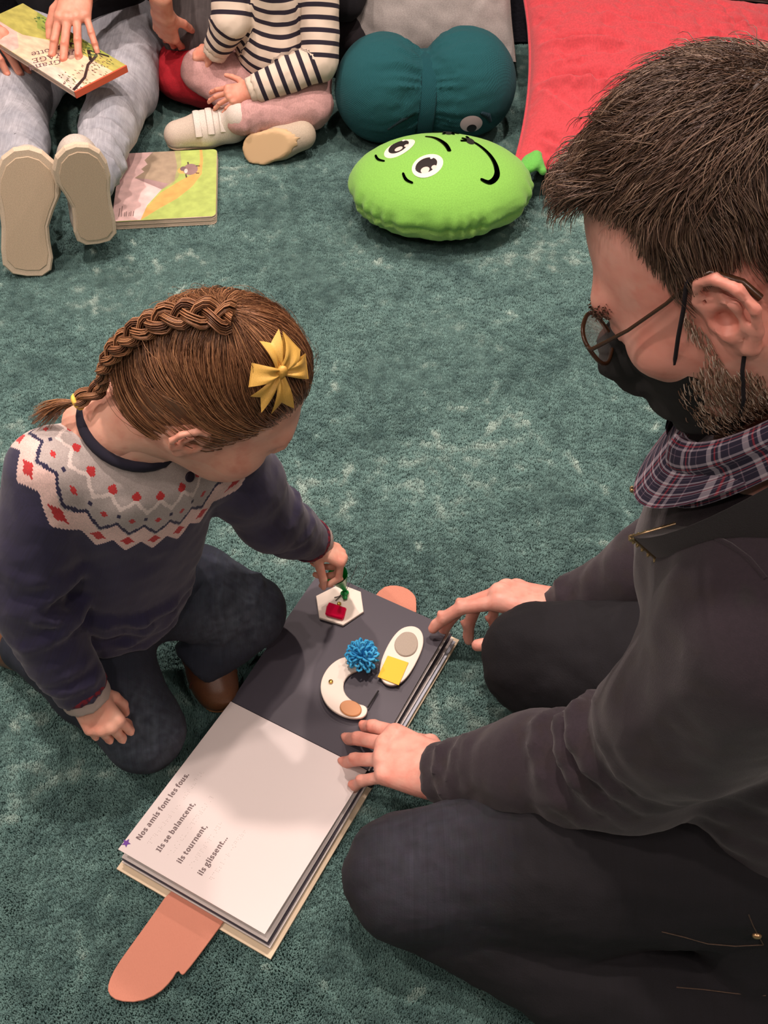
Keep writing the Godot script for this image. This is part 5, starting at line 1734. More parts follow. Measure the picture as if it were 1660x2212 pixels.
# ---------------------------------------------------------------- the girl
func girl() -> void:
	var rng := RandomNumberGenerator.new()
	rng.seed = 31
	var t := thing("person", "person kneeling in navy patterned cardigan, braid and yellow bow, pinching a green balloon", "person", Vector3(-0.36, 0, -0.82))
	var skin := srgb(234, 184, 162)
	var sm := skin_mat()
	# joints
	var hf := Vector3(0.766, -0.643, 0.0).normalized()
	var hu := Vector3(0.633, 0.754, 0.174); hu = (hu - hf * hu.dot(hf)).normalized()
	var hx := Transform3D(Basis(hu.cross(hf), hu, hf), Vector3(-0.1679, 0.6469, -0.7983))
	var s := 0.86
	var neck := hx * (Vector3(0, -0.135, -0.030) * s)
	var lt := Vector3(0.9, 0.0, -0.42).normalized()
	var pel := Vector3(-0.385, 0.215, -0.850)
	var up := (neck - pel).normalized()
	lt = (lt - up * lt.dot(up)).normalized()
	var tb := Basis(lt, up, lt.cross(up))
	var shr := neck - lt * 0.092 - up * 0.066; var shl := neck + lt * 0.095 - up * 0.058
	var er := Vector3(-0.4277, 0.3691, -0.7316); var wr := Vector3(-0.3858, 0.2150, -0.6977)
	var wl := Vector3(-0.1058, 0.1974, -0.9549); var el := shl.lerp(wl, 0.5) + Vector3(0.0, -0.035, 0.01)
	var hr := pel - lt * 0.055 - up * 0.02; var hl := pel + lt * 0.055 - up * 0.02
	var kr := Vector3(-0.3329, 0.0680, -0.7177); var ar := Vector3(-0.5334, 0.0550, -0.8672)
	var kl := Vector3(-0.1970, 0.1150, -0.8903); var al := Vector3(-0.2700, 0.0700, -0.8335)
	var foot := Vector3(-0.2454, 0.0350, -0.8037)
	# ---- head
	var body := Geo.new()
	var f := head_field(s, true, 0.0033)
	var hd := Geo.new()
	var nz := noise(30.0, 3, 178)
	var red := skin * Color(1.0, 0.70, 0.64)
	f.into(hd, Transform3D(), func(p: Vector3, _n: Vector3) -> Color:
		var q := p / s
		var c := skin.lerp(red, clampf(0.10 + nz.get_noise_3dv(p) * 0.3, 0.0, 0.7))
		if absf(q.x) > 0.068 and q.y > -0.05 and q.y < 0.03: c = c.lerp(red, 0.4)
		c = c.lerp(red, 0.4 * exp(-(q - Vector3(signf(q.x) * 0.044, -0.045, 0.07)).length_squared() / 0.0004))
		if absf(q.x) < 0.022 and q.y < -0.066 and q.y > -0.088 and q.z > 0.085: c = c.lerp(srgb(196, 106, 98), 0.7)
		if q.z > 0.082 and absf(q.y + 0.0115) < 0.002 and absf(absf(q.x) - 0.032) < 0.014: c = srgb(60, 38, 28)
		return c)
	var scalp := PackedVector3Array()
	for i in hd.v.size():
		var q := hd.v[i] / s
		var ax := absf(q.x)
		if ax > 0.069 and q.y < 0.030 and q.y > -0.06 and q.z < 0.016: continue
		var zl := 0.016 + (q.y + 0.03) * 0.25
		if q.y > 0.03: zl = 0.031 + (q.y - 0.03) * 0.75
		if q.y > 0.07: zl = 0.061 + (q.y - 0.07) * 1.4
		if q.z < zl and q.y > -0.075 and (q.y > 0.0 or q.z < -0.035 or q.z > 0.002) and (q.y > -0.02 or q.z < -0.03): scalp.append(hd.v[i])
	var hg := Geo.new()
	var se := Vector3(0, 0.030, -0.014) * s
	var sr := Vector3(0.0785, 0.1015, 0.1005) * s
	var cols := [srgb(126, 88, 60), srgb(146, 104, 72), srgb(110, 76, 52), srgb(162, 120, 84), srgb(98, 66, 46)]
	var cap := Field.new(Vector3(-0.10, -0.10, -0.13), Vector3(0.10, 0.14, 0.12), 0.004)
	cap.ell(se + Vector3(0, 0.0, -0.001), sr * 1.004, 0.01)
	cap.ell(Vector3(0, -0.035, -0.055) * s, Vector3(0.060, 0.05, 0.045) * s, 0.02)
	cap.cut(Vector3(0, 0.075, 0.062) * s, Vector3(0, -0.62, 0.78), 0.16)
	cap.cut(Vector3(0, 0.02, 0.020) * s, Vector3(0, -0.45, 0.9), 0.30)
	cap.cut(Vector3(0, -0.010, -0.02) * s, Vector3(0, -0.8, 0.75), 0.30)
	cap.into(hg, Transform3D(), func(_p: Vector3, _n: Vector3) -> Color: return srgb(108, 76, 54))
	var wave := noise(18.0, 2, 183)
	var flow := func(p: Vector3) -> Vector3:
		var a := Vector3(0, clampf(p.y * 0.75 + 0.012, -0.045, 0.10), -0.108).lerp(Vector3(0, 0.108, -0.065), smoothstep(0.03, 0.10, p.y))
		var d := a - p
		if d.length() < 0.018: return Vector3.ZERO
		return d.normalized() + Vector3(wave.get_noise_3dv(p), wave.get_noise_3dv(p + Vector3.ONE), 0.0) * 0.22
	comb(hg, scalp, 13000, se, sr, flow, 0.085, 8, Vector2(0.002, 0.0065), Vector2(0.00042, 0.00025), cols, rng, 0.10)
	comb(hg, scalp, 420, se, sr, flow, 0.060, 7, Vector2(0.005, 0.016), Vector2(0.00028, 0.00012), cols, rng, 0.4)
	hg.moved(hx)
	# braid down the back of the head
	var bp := []
	for p in [Vector3(-0.016, 0.131, -0.062), Vector3(-0.016, 0.112, -0.092), Vector3(-0.016, 0.074, -0.116), Vector3(-0.015, 0.030, -0.126), Vector3(-0.014, -0.018, -0.128), Vector3(-0.012, -0.060, -0.120)]: bp.append(hx * (p * s))
	for p in [Vector3(-0.2917, 0.6366, -0.8093), Vector3(-0.3220, 0.6203, -0.8054)]: bp.append(p)
	var cv := Curve3D.new()
	for i in bp.size():
		var tg: Vector3 = (bp[mini(i + 1, bp.size() - 1)] - bp[maxi(i - 1, 0)]) * 0.17
		cv.add_point(bp[i], -tg, tg)
	var braid := Geo.new()
	var total := cv.get_baked_length()
	var nrm: Vector3 = (bp[2] - hx.origin).normalized()
	for st in 3:
		for h in 44:
			var oa := rng.randf() * TAU
			var orr := sqrt(rng.randf())
			var pts := PackedVector3Array()
			for i in 57:
				var u := i / 56.0
				var c := cv.sample_baked(u * total)
				var tg := (cv.sample_baked(minf(u * total + 0.004, total)) - cv.sample_baked(maxf(u * total - 0.004, 0.0))).normalized()
				var n1 := (nrm - tg * nrm.dot(tg)).normalized()
				var sd := tg.cross(n1)
				var th := u * TAU * 4.2 + st * TAU / 3.0
				var wdt := lerpf(0.0112, 0.0062, u)
				var thick := lerpf(0.0068, 0.0042, u)
				c += sd * (cos(th) * wdt) + n1 * (sin(th * 2.0) * wdt * 0.42 + 0.002)
				c += (sd * cos(oa) + n1 * sin(oa)) * orr * thick
				pts.append(c)
			var col: Color = cols[rng.randi() % cols.size()] * (0.75 + 0.5 * orr)
			lock(braid, pts, 0.0008, 0.0007, col, col)
	var tail: Vector3 = bp[-1]
	for h in 110:   # loose end below the tie
		var pts := PackedVector3Array()
		var tip := Vector3(-0.3674, 0.5952, -0.8066) + Vector3(rng.randf() - 0.5, rng.randf() - 0.5, rng.randf() - 0.5) * 0.022
		for i in 7:
			var u := i / 6.0
			pts.append(tail.lerp(tip, u) + Vector3(0, 0.006 * sin(u * PI), 0) + Vector3(rng.randf() - 0.5, rng.randf() - 0.5, rng.randf() - 0.5) * 0.0016)
		var col: Color = cols[rng.randi() % cols.size()] * 1.1
		lock(braid, pts, 0.0006, 0.0002, col, col)
	var hm := mat(0.40)
	var hair := part("hair", hg.duplicate_geo(), hm, t, "brown hair combed back")
	part("braid", braid, hm, hair, "three-strand plait")
	var g := Geo.new()
	var tdir: Vector3 = (tail - bp[-2]).normalized()
	var side := tdir.cross(nrm).normalized()
	var ring := []
	for i in 17: ring.append(tail + (side * cos(i * TAU / 16) + side.cross(tdir) * sin(i * TAU / 16)) * 0.0072)
	g.tube(ring, [0.0026], 7, srgb(224, 186, 78))
	part("hair_tie", g, mat(0.7), t, "small yellow hair tie")
	# bow
	var rib := woven("fleece", 60.0, 0.55, 0.3)
	var hit := pick(hg, EYE, Vector3(-0.1034, 0.7198, -0.7451))
	var bc: Vector3 = hit[0] + hit[1] * 0.010
	var bn: Vector3 = hit[1]
	var bow := Node3D.new()
	bow.name = "hair_bow"
	t.add_child(bow)
	bow.set_meta("label", "yellow ribbon bow")
	bow.position = bc - t.position
	var zb := (bc - EYE).dot(Vector3(0, -0.766, -0.643))
	var corners := [[Vector3(-0.1152, 0.7372, -0.7658), Vector3(-0.0969, 0.7445, -0.7745)], [Vector3(-0.0938, 0.7433, -0.7731), Vector3(-0.0768, 0.7318, -0.7594)], [Vector3(-0.0724, 0.7299, -0.7571), Vector3(-0.0694, 0.7142, -0.7384)], [Vector3(-0.1226, 0.7240, -0.7501), Vector3(-0.1257, 0.7091, -0.7324)], [Vector3(-0.1239, 0.7035, -0.7257), Vector3(-0.1134, 0.6937, -0.7140)], [Vector3(-0.1043, 0.6928, -0.7130), Vector3(-0.0825, 0.6962, -0.7170)]]
	for i in corners.size():
		var on := []
		for q in corners[i]:   # bring each corner onto the plane that touches the head at the bow
			var dr: Vector3 = (q - EYE).normalized()
			on.append(EYE + dr * ((bc - EYE).dot(bn) / dr.dot(bn)))
		var a: Vector3 = on[0]; var b: Vector3 = on[1]
		var w0 := (b - a).normalized() * 0.003
		g = Geo.new()
		var loop := i in [1, 2, 3]
		for lay in 2:
			g.sheet(func(u: float, v: float) -> Vector3:
				var e := a.lerp(b, v)
				var c := bc + w0 * (v * 2.0 - 1.0)
				var p := c.lerp(e, u)
				var notch := 0.0 if loop else (0.22 * (1.0 - absf(v * 2.0 - 1.0)) * u * u)
				p = p.lerp(c, notch)
				var arch := sin(u * PI) * (0.009 if loop else 0.004) + 0.0025 * sin(v * PI * 3.0) * (1.0 - u) - 0.004 * u * u
				if loop and lay == 1: arch = 0.001 - 0.004 * u * u
				return p + bn * (arch - (0.0005 if lay == 1 and not loop else 0.0)), 12, 9, lay == 1, func(_u: float, _v: float) -> Color: return srgb(236, 190, 92))
		part("ribbon_loop" if loop else "ribbon_tail", g, rib, bow)
	g = Geo.new()
	var kf := Field.new(bc - Vector3.ONE * 0.016, bc + Vector3.ONE * 0.016, 0.0014)
	kf.ell(bc + bn * 0.002, Vector3(0.0055, 0.0085, 0.0055), 0.002, Basis(Vector3(0, 0, 1), -0.5))
	kf.into(g, Transform3D(), func(_p: Vector3, _n: Vector3) -> Color: return srgb(232, 184, 88))
	part("knot", g, rib, bow)
	# wisps at the nape
	hd.moved(hx)
	body.v.append_array(hd.v); body.n.append_array(hd.n); body.c.append_array(hd.c); body.uv.append_array(hd.uv); body.idx.append_array(hd.idx)
	# ---- hands
	var fr := (Vector3(-0.3525, 0.1600, -0.6601) - wr).normalized()
	var dr2 := Vector3(0.15, 0.80, 0.58); dr2 = (dr2 - fr * dr2.dot(fr)).normalized()
	hand(body, Transform3D(Basis(dr2.cross(fr), dr2, fr), wr), 0.66, 1.0, [[3, 38, 62, 40], [1, 42, 66, 40], [-2, 46, 68, 40], [-5, 50, 66, 40]], [Vector3(0.45, -0.45, 0.75), Vector3(0.1, -0.6, 0.8), Vector3(-0.2, -0.5, 0.8), Vector3(0.8, 0.4, 0.2)], skin, 0.05)
	var fl := Vector3(0.72, -0.48, 0.12).normalized()
	var dl := Vector3(0.45, 0.8, -0.2); dl = (dl - fl * dl.dot(fl)).normalized()
	hand(body, Transform3D(Basis(dl.cross(fl), dl, fl), wl), 0.57, -1.0, [[2, 62, 46, 22], [0, 74, 58, 30], [-2, 82, 66, 32], [-4, 84, 68, 32]], [Vector3(0.55, -0.55, 0.70), Vector3(0.20, -0.70, 0.75), Vector3(-0.05, -0.85, 0.60), Vector3(0.9, 0.2, 0.4)], skin, 0.05)
	var bf := Field.new(Vector3(-0.62, 0.01, -1.05), Vector3(0.0, 0.70, -0.60), 0.015)
	bf.chain([[hx * (Vector3(0, -0.09, -0.03) * s), 0.040], [neck, 0.042], [neck.lerp(pel, 0.4), 0.07], [pel, 0.07]], 0.03)
	for arm in [[shr, er, wr], [shl, el, wl]]: bf.chain([[neck - up * 0.04, 0.035], [arm[0], 0.03], [arm[1], 0.022], [arm[2], 0.017]], 0.02)
	for leg in [[hr, kr, ar], [hl, kl, al]]: bf.chain([[pel, 0.06], [leg[0], 0.05], [leg[1], 0.034], [leg[2], 0.024]], 0.02)
	bf.into(body, Transform3D(), func(_p: Vector3, _n: Vector3) -> Color: return skin)
	part("body", body, sm, t)
	# ---- cardigan with its patterned yoke
	var jf := Field.new(Vector3(-0.62, 0.09, -1.02), Vector3(-0.02, 0.66, -0.60), 0.0062)
	jf.ell(pel + up * 0.025, Vector3(0.120, 0.13, 0.100), 0.03, tb)
	jf.ell(pel.lerp(neck, 0.42), Vector3(0.112, 0.11, 0.092), 0.05, tb)
	jf.ell(pel.lerp(neck, 0.70), Vector3(0.108, 0.085, 0.082), 0.05, tb)
	jf.cap(shr + lt * 0.02, shl - lt * 0.02, 0.050, 0.050, 0.04)
	jf.cap(neck - up * 0.05, neck - up * 0.015, 0.070, 0.050, 0.03)
	jf.chain([[shr, 0.052], [shr.lerp(er, 0.5), 0.050], [er, 0.045], [er.lerp(wr, 0.5), 0.041], [wr, 0.034]], 0.006)
	jf.chain([[shl, 0.050], [shl.lerp(el, 0.5), 0.047], [el, 0.042], [el.lerp(wl, 0.5), 0.037], [wl, 0.031]], 0.02)
	folds(jf, shr.lerp(er, 0.55), er.lerp(wr, 0.35), 0.042, 4, 0.006, Vector3(0.5, 0.2, 0.9), rng)
	folds(jf, er.lerp(wr, 0.3), wr.lerp(er, 0.15), 0.036, 4, 0.0045, Vector3(0.2, 0.4, 0.9), rng)
	folds(jf, shl.lerp(el, 0.5), el.lerp(wl, 0.4), 0.039, 3, 0.005, Vector3(0.2, 0.7, 0.7), rng)
	folds(jf, pel.lerp(neck, 0.30), pel, 0.100, 4, 0.006, Vector3(0.5, 0.0, 0.9), rng)
	jf.cap(neck - up * 0.03, neck + up * 0.06, 0.046, 0.056, 0.006, true)
	jf.cut(pel - up * 0.080, -up, 0.17)
	jf.cut(wr, wr - er, 0.06)
	jf.cut(wl, wl - el, 0.06)
	var nb := neck - up * 0.012
	var zero := Vector3(0.25, -0.2, 0.95); zero = (zero - up * zero.dot(up)).normalized()
	var zside := up.cross(zero)
	var jg := Geo.new()
	var wn := noise(13.0, 3, 181)
	var wine := srgb(96, 26, 40)
	jf.into(jg, Transform3D(), null, func(p: Vector3, _n: Vector3) -> Vector2:
		var d := p - nb
		return Vector2(atan2(d.dot(zside), d.dot(zero)) / TAU * 17.0 + 50.0, clampf((d.length() - 0.040) / 0.112, 0.012, 0.985)), func(p: Vector3, _n: Vector3) -> float: return wn.get_noise_3dv(p) * 0.004)
	var cm := mat(0.95)
	cm.albedo_texture = yoke()
	cm.texture_filter = BaseMaterial3D.TEXTURE_FILTER_LINEAR
	cm.rim_enabled = true; cm.rim = 0.3; cm.rim_tint = 0.6
	var cardi := part("cardigan", jg.duplicate_geo(), cm, t, "navy cardigan with grey and red patterned yoke")
	# neckband
	g = Geo.new()
	var na := (hu * 0.5 + up).normalized(); var nx := na.cross(Vector3(0, 0, 1)).normalized()
	var nc := hx * (Vector3(0, -0.148, -0.040) * s)
	var band := []
	for i in 33: band.append(nc + (nx * cos(i * TAU / 32) + nx.cross(na) * sin(i * TAU / 32)) * 0.0555)
	g.tube(band, [0.0062], 8, srgb(26, 24, 40))
	part("neckband", g, woven("knit", 60.0, 0.95, 0.6), cardi, "navy ribbed neckband")
	# cuffs
	var ribm := woven("knit", 55.0, 0.95, 0.8)
	for c in [[wr, er, 0.033], [wl, el, 0.031]]:
		var ax: Vector3 = (c[0] - c[1]).normalized()
		var cf := Field.new(c[0] - Vector3.ONE * 0.07, c[0] + Vector3.ONE * 0.07, 0.004)
		cf.cap(c[0] - ax * 0.03, c[0] + ax * 0.05, c[2], c[2] * 0.96, 0.003)
		cf.cut(c[0] + ax * 0.017, ax, 0.12)
		cf.cut(c[0] - ax * 0.002, -ax, 0.12)
		g = Geo.new()
		cf.into(g, Transform3D(), func(_p: Vector3, _n: Vector3) -> Color: return srgb(172, 160, 152))
		part("cuff", g, ribm, cardi, "light grey knitted cuff")
		cf = Field.new(c[0] - Vector3.ONE * 0.07, c[0] + Vector3.ONE * 0.07, 0.0035)
		cf.cap(c[0] - ax * 0.05, c[0] + ax * 0.03, c[2] + 0.0030, c[2] + 0.0016, 0.003)
		cf.cut(c[0] - ax * 0.001, ax, 0.12)
		cf.cut(c[0] - ax * 0.014, -ax, 0.12)
		g = Geo.new()
		cf.into(g, Transform3D(), func(p: Vector3, _n: Vector3) -> Color:
			var q: Vector3 = p - c[0]
			var an := atan2(q.dot(ax.cross(Vector3.UP).normalized()), q.dot(ax.cross(ax.cross(Vector3.UP)).normalized()))
			return srgb(122, 30, 44) if absf(sin(an * 11.0)) > 0.45 and absf(q.dot(ax) + 0.0075) < 0.0045 else srgb(56, 26, 48))
		part("cuff_band", g, ribm, cardi, "dark red patterned band")
	# buttons down the front
	for q in [Vector3(-0.2293, 0.4804, -0.7709), Vector3(-0.2366, 0.4481, -0.7324), Vector3(-0.2199, 0.5063, -0.8018)]:
		var h := pick(jg, EYE, q)
		g = Geo.new()
		var bb := frame((h[1] as Vector3).cross(Vector3.UP), h[1])
		bb = Basis(bb.x, h[1], bb.x.cross(h[1]))
		var disc := PackedVector2Array()
		for i in 16: disc.append(Vector2(cos(i * TAU / 16), sin(i * TAU / 16)) * 0.0062)
		g.plate(disc, h[0] - h[1] * 0.001, bb, 0.003, 0.0008, srgb(22, 20, 34))
		part("button", g, mat(0.7), cardi)
	# pale hem of the shirt under it
	g = Geo.new()
	var hem := Field.new(pel - Vector3.ONE * 0.16, pel + Vector3.ONE * 0.16, 0.006)
	hem.ell(pel + up * 0.02, Vector3(0.118, 0.15, 0.099), 0.03, tb)
	hem.cut(pel - up * 0.076, up, 0.3)
	hem.cut(pel - up * 0.096, -up, 0.3)
	hem.into(g, Transform3D(), func(_p: Vector3, _n: Vector3) -> Color: return srgb(206, 194, 184))
	part("shirt_hem", g, ribm, t, "pale grey shirt hem")
	# ---- jeans
	var pf := Field.new(Vector3(-0.66, -0.002, -1.02), Vector3(-0.06, 0.32, -0.60), 0.0065)
	pf.ell(pel - up * 0.01, Vector3(0.112, 0.09, 0.095), 0.03, tb)
	pf.chain([[hr, 0.066], [hr.lerp(kr, 0.5), 0.064], [kr, 0.056]], 0.025)
	pf.chain([[kr + Vector3(-0.01, -0.012, -0.005), 0.050], [kr.lerp(ar, 0.5), 0.047], [ar, 0.040]], 0.015)
	pf.chain([[hl, 0.066], [hl.lerp(kl, 0.5) + Vector3(0, 0.02, 0), 0.064], [kl, 0.054]], 0.025)
	pf.chain([[kl + Vector3(-0.005, -0.02, 0.006), 0.048], [al, 0.040]], 0.012)
	folds(pf, hl.lerp(kl, 0.3), kl, 0.058, 3, 0.0045, Vector3(0.4, 0.5, 0.6), rng)
	folds(pf, hr.lerp(kr, 0.2), hr.lerp(kr, 0.6), 0.060, 3, 0.0045, Vector3(0.2, 0.6, 0.8), rng)
	pf.cut(al + (al - kl).normalized() * 0.012, al - kl, 0.07)
	g = Geo.new()
	var dn := noise(10.0, 3, 191)
	var indigo := srgb(36, 44, 60)
	pf.into(g, Transform3D(), func(p: Vector3, _n: Vector3) -> Color:
		var fade := 0.0
		for k in [kl + Vector3(-0.02, 0.05, 0.03), kr + Vector3(0.0, 0.05, 0.03)]: fade = maxf(fade, clampf(1.0 - (p - k).length() / 0.09, 0.0, 1.0))
		return indigo.lerp(srgb(104, 116, 130), fade * 0.75 * clampf(0.8 + dn.get_noise_3d(p.x * 6.0, p.y * 6.0, p.z * 6.0), 0.0, 1.5)), null, func(p: Vector3, _n: Vector3) -> float: return dn.get_noise_3dv(p) * 0.004)
	part("jeans", g, woven("denim", 12.0, 0.9, 0.25), t, "faded dark blue jeans")
	# ---- shoes
	var lea := woven("fleece", 20.0, 0.42, 0.25)
	for sh in [[al + Vector3(0.012, -0.028, 0.0), foot, 0.034, 0.029], [ar + Vector3(0.01, -0.005, 0.0), Vector3(-0.5674, 0.0500, -0.8828), 0.036, 0.036]]:
		var a: Vector3 = sh[0]; var b: Vector3 = sh[1]
		a.y = sh[2] + 0.002; b.y = sh[3] + 0.002
		var sf := Field.new(a.min(b) - Vector3.ONE * 0.06, a.max(b) + Vector3.ONE * 0.06, 0.004)
		sf.chain([[a, sh[2]], [a.lerp(b, 0.6), sh[2] * 0.95], [b, sh[3]]], 0.012)
		sf.cap(a + Vector3(0, 0.01, 0), a + Vector3(-0.01, 0.035, -0.01), 0.033, 0.031, 0.012)
		sf.cut(Vector3(a.x, 0.003, a.z), Vector3.DOWN, 0.3)
		g = Geo.new()
		sf.into(g, Transform3D(), func(p: Vector3, _n: Vector3) -> Color: return srgb(92, 58, 44).lerp(srgb(120, 82, 50), clampf((p - a).dot((b - a).normalized()) / 0.09, 0.0, 1.0)))
		var shoe := part("shoe", g, lea, t, "brown leather ankle shoe")
		g = Geo.new()
		var so := Field.new(a.min(b) - Vector3.ONE * 0.06, a.max(b) + Vector3.ONE * 0.06, 0.004)
		so.chain([[a, sh[2] + 0.003], [a.lerp(b, 0.6), sh[2]], [b, sh[3] + 0.003]], 0.012)
		so.cut(Vector3(a.x, 0.014, a.z), Vector3.UP, 0.3)
		so.cut(Vector3(a.x, 0.001, a.z), Vector3.DOWN, 0.3)
		so.into(g, Transform3D(), func(_p: Vector3, _n: Vector3) -> Color: return srgb(140, 96, 54))
		part("sole", g, mat(0.7), shoe)
		# strap over the instep and stitched toe seam
		var ax: Vector3 = (b - a).normalized(); var sd := ax.cross(Vector3.UP).normalized()
		for st in [[0.38, 0.0092, 0.0015], [0.72, 0.0022, 0.0012]]:
			g = Geo.new()
			var path := []
			for k in 11:
				var an := lerpf(-1.5, 1.5, k / 10.0)
				path.append(a.lerp(b, st[0]) + (Vector3.UP * cos(an) + sd * sin(an)) * (lerpf(sh[2], sh[3], st[0]) + st[2]) - ax * 0.012 * absf(an) * (1.0 if st[0] > 0.5 else 0.2))
			g.tube(path, [st[1]], 8, srgb(84, 52, 40), Vector3.UP, 0.3 if st[1] > 0.005 else 1.0)
			part("strap" if st[0] < 0.5 else "toe_seam", g, lea, shoe)

# one repeat of the fair-isle yoke: u round the neck, v outward
func yoke() -> ImageTexture:
	var w := 64; var h := 256
	var im := Image.create(w, h, false, Image.FORMAT_RGB8)
	var rng := RandomNumberGenerator.new()
	rng.seed = 8
	var grey_c := c8(164, 156, 152); var pale := c8(212, 184, 176); var navy := c8(37, 35, 64); var rd := c8(176, 44, 46)
	for y in h:
		for x in w:
			var a := floorf(x / 4.0) / 16.0 + 0.031; var v := floorf(y / 4.0) / 64.0
			var tri := absf(a - 0.5) * 2.0           # 0 in the middle of the repeat, 1 at its ends
			var c := grey_c
			if v > 0.60 + 0.13 * (1.0 - tri): c = pale
			if absf(v - (0.60 + 0.10 * (1.0 - tri))) < 0.016: c = navy
			if tri * 0.10 + absf(v - 0.79) < 0.052: c = rd
			if absf(v - (0.36 + 0.10 * tri)) < 0.020: c = c8(206, 194, 188)
			if tri * 0.11 + absf(v - 0.32) < 0.046: c = rd
			if (1.0 - tri) * 0.10 + absf(v - 0.52) < 0.022: c = navy
			if tri * 0.11 + absf(v - 0.55) < 0.026: c = rd
			if v < 0.05: c = navy
			if v > 0.80 + 0.12 * (1.0 - tri): c = navy
			var k := 0.9 + 0.18 * rng.randf()
			im.set_pixel(x, y, Color(c.r * k, c.g * k, c.b * k))
	return ImageTexture.create_from_image(im)


# ---------------------------------------------------------------- seated adult with stretched legs, and the one behind the child
# outline of a shoe sole, heel at the origin, toe along +y, length 1
func sole_outline(left: float) -> PackedVector2Array:
	var out := PackedVector2Array()
	for p in [Vector2(0.0, 0.0), Vector2(0.10, 0.012), Vector2(0.155, 0.07), Vector2(0.165, 0.17), Vector2(0.145, 0.30), Vector2(0.135, 0.42), Vector2(0.165, 0.55), Vector2(0.205, 0.68), Vector2(0.205, 0.80), Vector2(0.165, 0.91), Vector2(0.09, 0.98), Vector2(0.01, 1.0), Vector2(-0.08, 0.975), Vector2(-0.15, 0.90), Vector2(-0.185, 0.79), Vector2(-0.19, 0.66), Vector2(-0.165, 0.52), Vector2(-0.155, 0.38), Vector2(-0.16, 0.20), Vector2(-0.15, 0.08), Vector2(-0.09, 0.012)]:
		out.append(Vector2(p.x * left * 1.12, p.y))
	return out

# a shoe seen sole first: heel and toe ends of the sole, out the way the sole faces
func adult_shoe(t: Node3D, heel: Vector3, toe: Vector3, out: Vector3, left: float, ankle: Vector3, lab: String) -> void:
	var y := (toe - heel).normalized()
	out = (out - y * out.dot(y)).normalized()
	var x := out.cross(y)
	left = -left
	var L := (toe - heel).length()
	var poly := PackedVector2Array()
	for p in sole_outline(left): poly.append(p * L)
	var g := Geo.new()
	var f := Field.new(heel.min(toe).min(ankle) - Vector3.ONE * 0.09, heel.max(toe).max(ankle) + Vector3.ONE * 0.09, 0.006)
	var fx := func(a: float, b: float, d: float) -> Vector3: return heel + y * (a * L) + x * (b * L) - out * d
	f.chain([[fx.call(0.13, 0.0, 0.045), 0.040], [fx.call(0.45, 0.0, 0.045), 0.038], [fx.call(0.72, 0.01 * left, 0.036), 0.042], [fx.call(0.84, 0.01 * left, 0.030), 0.036]], 0.02)
	f.cap(fx.call(0.14, 0.0, 0.05), ankle, 0.042, 0.042, 0.02)
	f.cap(fx.call(0.40, 0.0, 0.06), ankle, 0.034, 0.036, 0.02)
	f.cut(fx.call(0.5, 0.0, 0.010), out, 0.3)
	f.into(g, Transform3D(), func(_p: Vector3, _n: Vector3) -> Color: return srgb(214, 206, 194))
	var shoe := part("shoe", g, woven("fleece", 18.0, 0.75, 0.3), t, lab)
	g = Geo.new()
	g.plate(poly, heel - out * 0.014, Basis(x, out, y), 0.016, 0.004, srgb(236, 218, 190))
	var rub := woven("fleece", 30.0, 0.7, 0.5)
	var so := part("sole", g, rub, shoe, "beige rubber sole")
	# inner tread panel, slightly proud
	g = Geo.new()
	var inner := PackedVector2Array()
	for p in sole_outline(left): inner.append(Vector2(p.x * 0.82, 0.06 + p.y * 0.88) * L)
	g.plate(inner, heel + out * 0.001, Basis(x, out, y), 0.0026, 0.001, srgb(224, 203, 172))
	part("tread", g, rub, so)
	# laces across the instep
	for i in 4:
		g = Geo.new()
		var a: float = 0.42 + i * 0.075
		g.tube([fx.call(a, -0.10, 0.070), fx.call(a + 0.02, 0.0, 0.088), fx.call(a, 0.10, 0.070)], [0.0028], 6, srgb(226, 220, 210))
		part("lace", g, mat(0.9), shoe)

